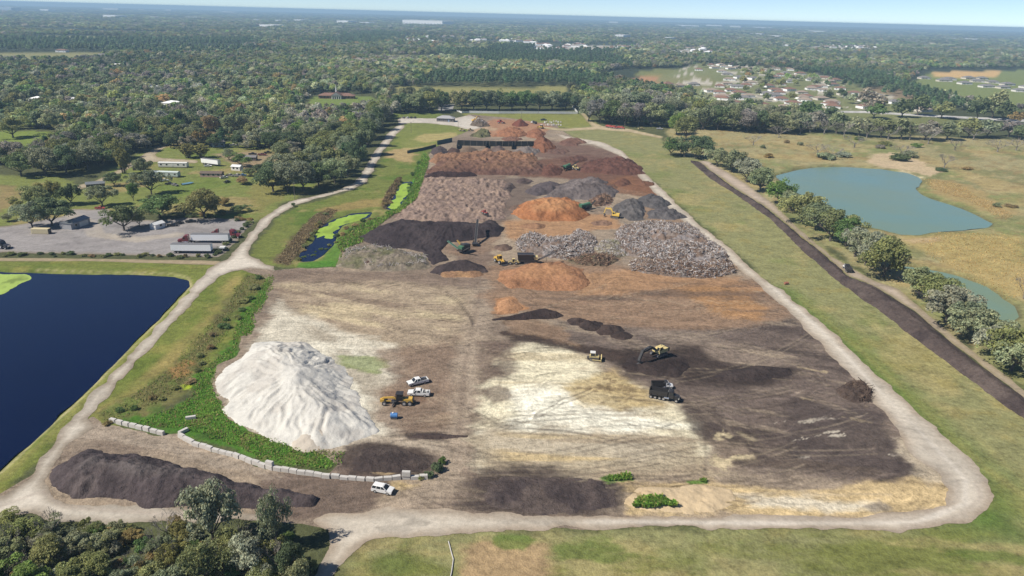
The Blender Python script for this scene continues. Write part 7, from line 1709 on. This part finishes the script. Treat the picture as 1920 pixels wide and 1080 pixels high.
SPARSE = [(SUBD, 0.13), (pts(985,98, 1020,80, 1190,80, 1215,96), 0.10), (pts(1230,104, 1290,88, 1345,96, 1330,106), 0.12), (pts(1500,96, 1530,82, 1640,88, 1650,96), 0.15), (pts(740,82, 760,66, 960,70, 985,84), 0.25), (pts(1340,205, 1420,190, 1560,195, 1560,225, 1360,225), 0.5), (pts(1600,180, 1650,160, 1760,188, 1720,200), 0.5)]
PINES = [pts(790,166, 800,142, 1090,142, 1150,170, 1060,168), pts(-100,105, -60,74, 480,76, 470,102), pts(820,105, 960,86, 1140,98, 1180,128, 900,118), pts(1560,160, 1480,132, 1640,140, 1790,180, 1780,208, 1700,200), pts(560,82, 700,60, 780,66, 700,86)]
nrg = np.random.default_rng(5)
def jitter_grid(r0, r1, step, ang=47):
    a0 = math.radians(ang)
    n = int((r1 - r0) / step) + 1
    X = []; Y = []
    for i in range(n):
        r = r0 + (i + 0.5) * step
        k = int(2 * a0 * r / step)
        th = np.linspace(-a0, a0, k) + (nrg.random(k) - 0.5) * step / r * 0.95
        q = r + (nrg.random(k) - 0.5) * step * 0.95
        X.append(q * np.sin(th)); Y.append(q * np.cos(th))
    return np.concatenate(X), np.concatenate(Y)
pool = []
for r0, r1, st, sw, sh in ((330, 760, 7.6, 0.95, 1.0), (760, 1700, 10.5, 1.1, 1.0), (1700, 3500, 17, 1.35, 1.05), (3500, 7000, 36, 2.3, 1.1), (7000, 19500, 95, 5.5, 1.15)):
    X, Y = jitter_grid(r0, r1, st)
    keep = np.ones(X.shape, bool)
    if r0 < 3000:
        for c in CLEAR: keep &= sdf(X, Y, c, 5) > 2.0
        for w in WATERS: keep &= sdf(X, Y, w, 8) > 4.0
    for c, dn in SPARSE:
        keep &= (sdf(X, Y, c, 5) > 0) | (nrg.random(X.shape) < dn)
    if r0 < 3000:
        for (hx, hy) in HOUSEXY: keep &= np.hypot(X - hx, (Y - hy + 14) * 0.6) > 15
    for (hx, hy) in GLIMPSE: keep &= ~((np.abs(X - hx) < 16) & (Y > hy - 0.42 * math.hypot(hx, hy) * 0.16) & (Y < hy + 14))
    for (hx, hy, hw) in FARCLEAR: keep &= ~((np.abs(X - hx) < hw) & (Y > hy - 420) & (Y < hy + 90))
    if 700 < r0 < 3000: keep &= (fbm(X, Y, 420.0, 8, 3) < 0.50) | (np.hypot(X, Y) < 1500)
    if r0 > 1500:   # far fields and town patches open gaps in the canopy
        keep &= fbm(X, Y, 900.0 if r0 < 3500 else 2600.0, 8, 3) < 0.62
    keep &= nrg.random(X.shape) < 0.94
    X, Y = X[keep], Y[keep]
    pine = np.zeros(X.shape, bool)
    for c in PINES: pine |= sdf(X, Y, c, 150) + 45 * fbm(X, Y, 90, 19, 3) < 0
    pine |= (nrg.random(X.shape) < 0.05)
    pool.append((X, Y, pine, np.full(X.shape, sw), np.full(X.shape, sh)))
WX = np.concatenate([p[0] for p in pool]); WY = np.concatenate([p[1] for p in pool]); WP = np.concatenate([p[2] for p in pool])
WSW = np.concatenate([p[3] for p in pool]); WSH = np.concatenate([p[4] for p in pool])
# colour: patches of like species plus single odd ones
cn = ['grey', 'olive', 'dark', 'silver', 'green', 'brown', 'yellow', 'purple', 'bright']
pr = np.array([0.30, 0.22, 0.16, 0.10, 0.09, 0.04, 0.015, 0.045, 0.03])
WC = nrg.choice(len(cn), WX.shape, p=pr)
patch = fbm(WX, WY, 60, 12, 3)
WC = np.where(patch > 0.35, 1, np.where(patch < -0.4, 7, WC))
WC = np.where(nrg.random(WX.shape) < 0.45, nrg.choice(len(cn), WX.shape, p=pr), WC)
WR = np.hypot(WX, WY)
inview = np.abs(np.arctan2(WX, WY)) < math.radians(37.5)
order = np.argsort(np.where(inview, WR, 1e9))
n_single = 165
single = order[:n_single]
rest = np.ones(WX.shape, bool); rest[single] = False
rgs = random.Random(4)
for i in single:
    c = 'pine' if WP[i] else cn[WC[i]]
    if WP[i]:
        tree('pine%d' % rgs.randrange(2), WX[i], WY[i], rgs.uniform(11, 15), rgs.uniform(4.6, 6.5), c, 'deep green narrow pine rising among the broad oaks of the wood', 'pines in the wood', rgs)
    else:
        w = rgs.uniform(7.5, 17.0)
        tree(rgs.choice(['oak0', 'oak1', 'oak2', 'oak3', 'oak4', 'oak5']), WX[i], WY[i], w * rgs.uniform(0.72, 1.0), w, c, '%s broad crowned tree in the wood beside the holdings' % WORD[c], 'woodland trees, ' + WORD[c], rgs)

def scatter(name, sel, protos_obj, mat, tints, sc, kind_label=None):
    """ONE object that stands for the rest of a wood: instances of a tree mesh on points"""
    n = int(sel.sum())
    me = bpy.data.meshes.new(name)
    P3 = np.stack([WX[sel], WY[sel], np.zeros(n)], 1)
    me.from_pydata(P3.tolist(), [], [])
    for an, ty, arr, fld in (('tint', 'FLOAT_COLOR', np.concatenate([tints, np.ones((n, 1))], 1), 'color'), ('siz', 'FLOAT_VECTOR', sc, 'vector'), ('rot', 'FLOAT_VECTOR', np.stack([np.zeros(n), np.zeros(n), nrg.random(n) * 6.28], 1), 'vector')):
        a = me.attributes.new(an, ty, 'POINT'); a.data.foreach_set(fld, arr.astype(np.float32).ravel())
    o = bpy.data.objects.new(name, me); COL.objects.link(o)
    ng = bpy.data.node_groups.new(name, 'GeometryNodeTree')
    ng.interface.new_socket('Geometry', in_out='INPUT', socket_type='NodeSocketGeometry')
    ng.interface.new_socket('Geometry', in_out='OUTPUT', socket_type='NodeSocketGeometry')
    N = ng.nodes
    gi = N.new('NodeGroupInput'); go = N.new('NodeGroupOutput'); ip = N.new('GeometryNodeInstanceOnPoints')
    ng.links.new(gi.outputs[0], ip.inputs['Points'])
    oi = N.new('GeometryNodeObjectInfo'); oi.inputs['Object'].default_value = protos_obj; oi.transform_space = 'ORIGINAL'
    sm = N.new('GeometryNodeSetMaterial'); sm.inputs['Material'].default_value = mat
    ng.links.new(oi.outputs['Geometry'], sm.inputs['Geometry']); ng.links.new(sm.outputs[0], ip.inputs['Instance'])
    for an, sock in (('rot', 'Rotation'), ('siz', 'Scale')):
        na = N.new('GeometryNodeInputNamedAttribute'); na.data_type = 'FLOAT_VECTOR'; na.inputs['Name'].default_value = an
        ng.links.new(na.outputs['Attribute'], ip.inputs[sock])
    ng.links.new(ip.outputs[0], go.inputs[0])
    md = o.modifiers.new('scatter', 'NODES'); md.node_group = ng
    tag(o, kind='stuff')
    return o
# one real tree of each far kind stands at a wood's edge and lends its crown mesh
donors = []
for k, (px_, py_) in (('far_oak0', (735, 200)), ('far_oak1', (745, 196)), ('far_oak2', (700, 214)), ('pine0', (1068, 168)), ('pine1', (1082, 170))):
    x, y = at(px_, py_)
    e, c = tree(k, x, y, 9.5 if 'oak' in k else 13.5, 10.5 if 'oak' in k else 5.6, 'grey' if 'oak' in k else 'pine', {'far_oak0': 'grey oak at the wood edge behind the shaded white road', 'far_oak1': 'second grey oak at the wood edge near the pale field', 'far_oak2': 'grey oak between the church lawn and the shaded road', 'pine0': 'deep green pine at the corner of the pale field', 'pine1': 'deep green pine beside another at the corner of the pale field'}[k], None, rgs)
    donors.append(c)
kindsel = nrg.integers(0, 3, WX.shape)
for k in range(3):
    sel = rest & ~WP & (kindsel == k); n = int(sel.sum())
    base = np.array([LEAFC[c] for c in cn])[WC[sel]] * (0.7 + 0.85 * nrg.random((n, 1)) ** 1.3) * (0.93 + 0.14 * nrg.random((n, 3)))
    base *= (1 + 0.45 * fbm(WX[sel], WY[sel], 260.0, 44, 3))[:, None]
    q_ = nrg.random(n); s = WSW[sel] * (0.6 + 0.85 * q_); hz = WSH[sel] * (0.62 + 0.5 * q_ + 0.25 * nrg.random(n))
    scatter('woodland', sel, donors[k], M_LEAF_FAR, base, np.stack([s, s, hz], 1))
for k in range(2):
    sel = rest & WP & (kindsel % 2 == k); n = int(sel.sum())
    yp = (np.hypot(WX[sel], WY[sel]) > 1150) & (WX[sel] < -100)
    base = np.where(yp[:, None], np.array([[0.25, 0.34, 0.18]]), np.array([[0.19, 0.27, 0.14]])) * (0.8 + 0.5 * nrg.random((n, 1))) * (0.9 + 0.2 * nrg.random((n, 3)))
    s = WSW[sel] * (0.85 + 0.4 * nrg.random(n)) * 1.15; hz = np.minimum(WSH[sel], 1.1) * (0.75 + 0.3 * nrg.random(n))
    scatter('pine_wood', sel, donors[3 + k], M_LEAF_FAR, base, np.stack([s, s, hz], 1))
print('TREES', TREE_N[0], 'far', int(rest.sum()))
# ------------------------------------------------------------------ hazy air
hm, hnt, hout = nodes_of('hazy_air')
pv = hnt.nodes.new('ShaderNodeVolumePrincipled')
pv.inputs['Color'].default_value = (0.50, 0.76, 1.0, 1)
pv.inputs['Density'].default_value = 0.00014
pv.inputs['Anisotropy'].default_value = 0.0
hnt.links.new(pv.outputs[0], hout.inputs['Volume'])
hm.cycles.homogeneous_volume = True if hasattr(hm.cycles, 'homogeneous_volume') else False
B_, T_, Wd = -3.5, 99.0, R_FAR + 300.0
hv = [(x, y, z) for z in (B_, T_) for (x, y) in ((-Wd, -Wd), (Wd, -Wd), (Wd, Wd), (-Wd, Wd))]
haze = mesh_obj('haze', hv, [[3, 2, 1, 0], [4, 5, 6, 7], [0, 1, 5, 4], [1, 2, 6, 5], [2, 3, 7, 6], [3, 0, 4, 7]], hm)
tag(haze, kind='stuff')
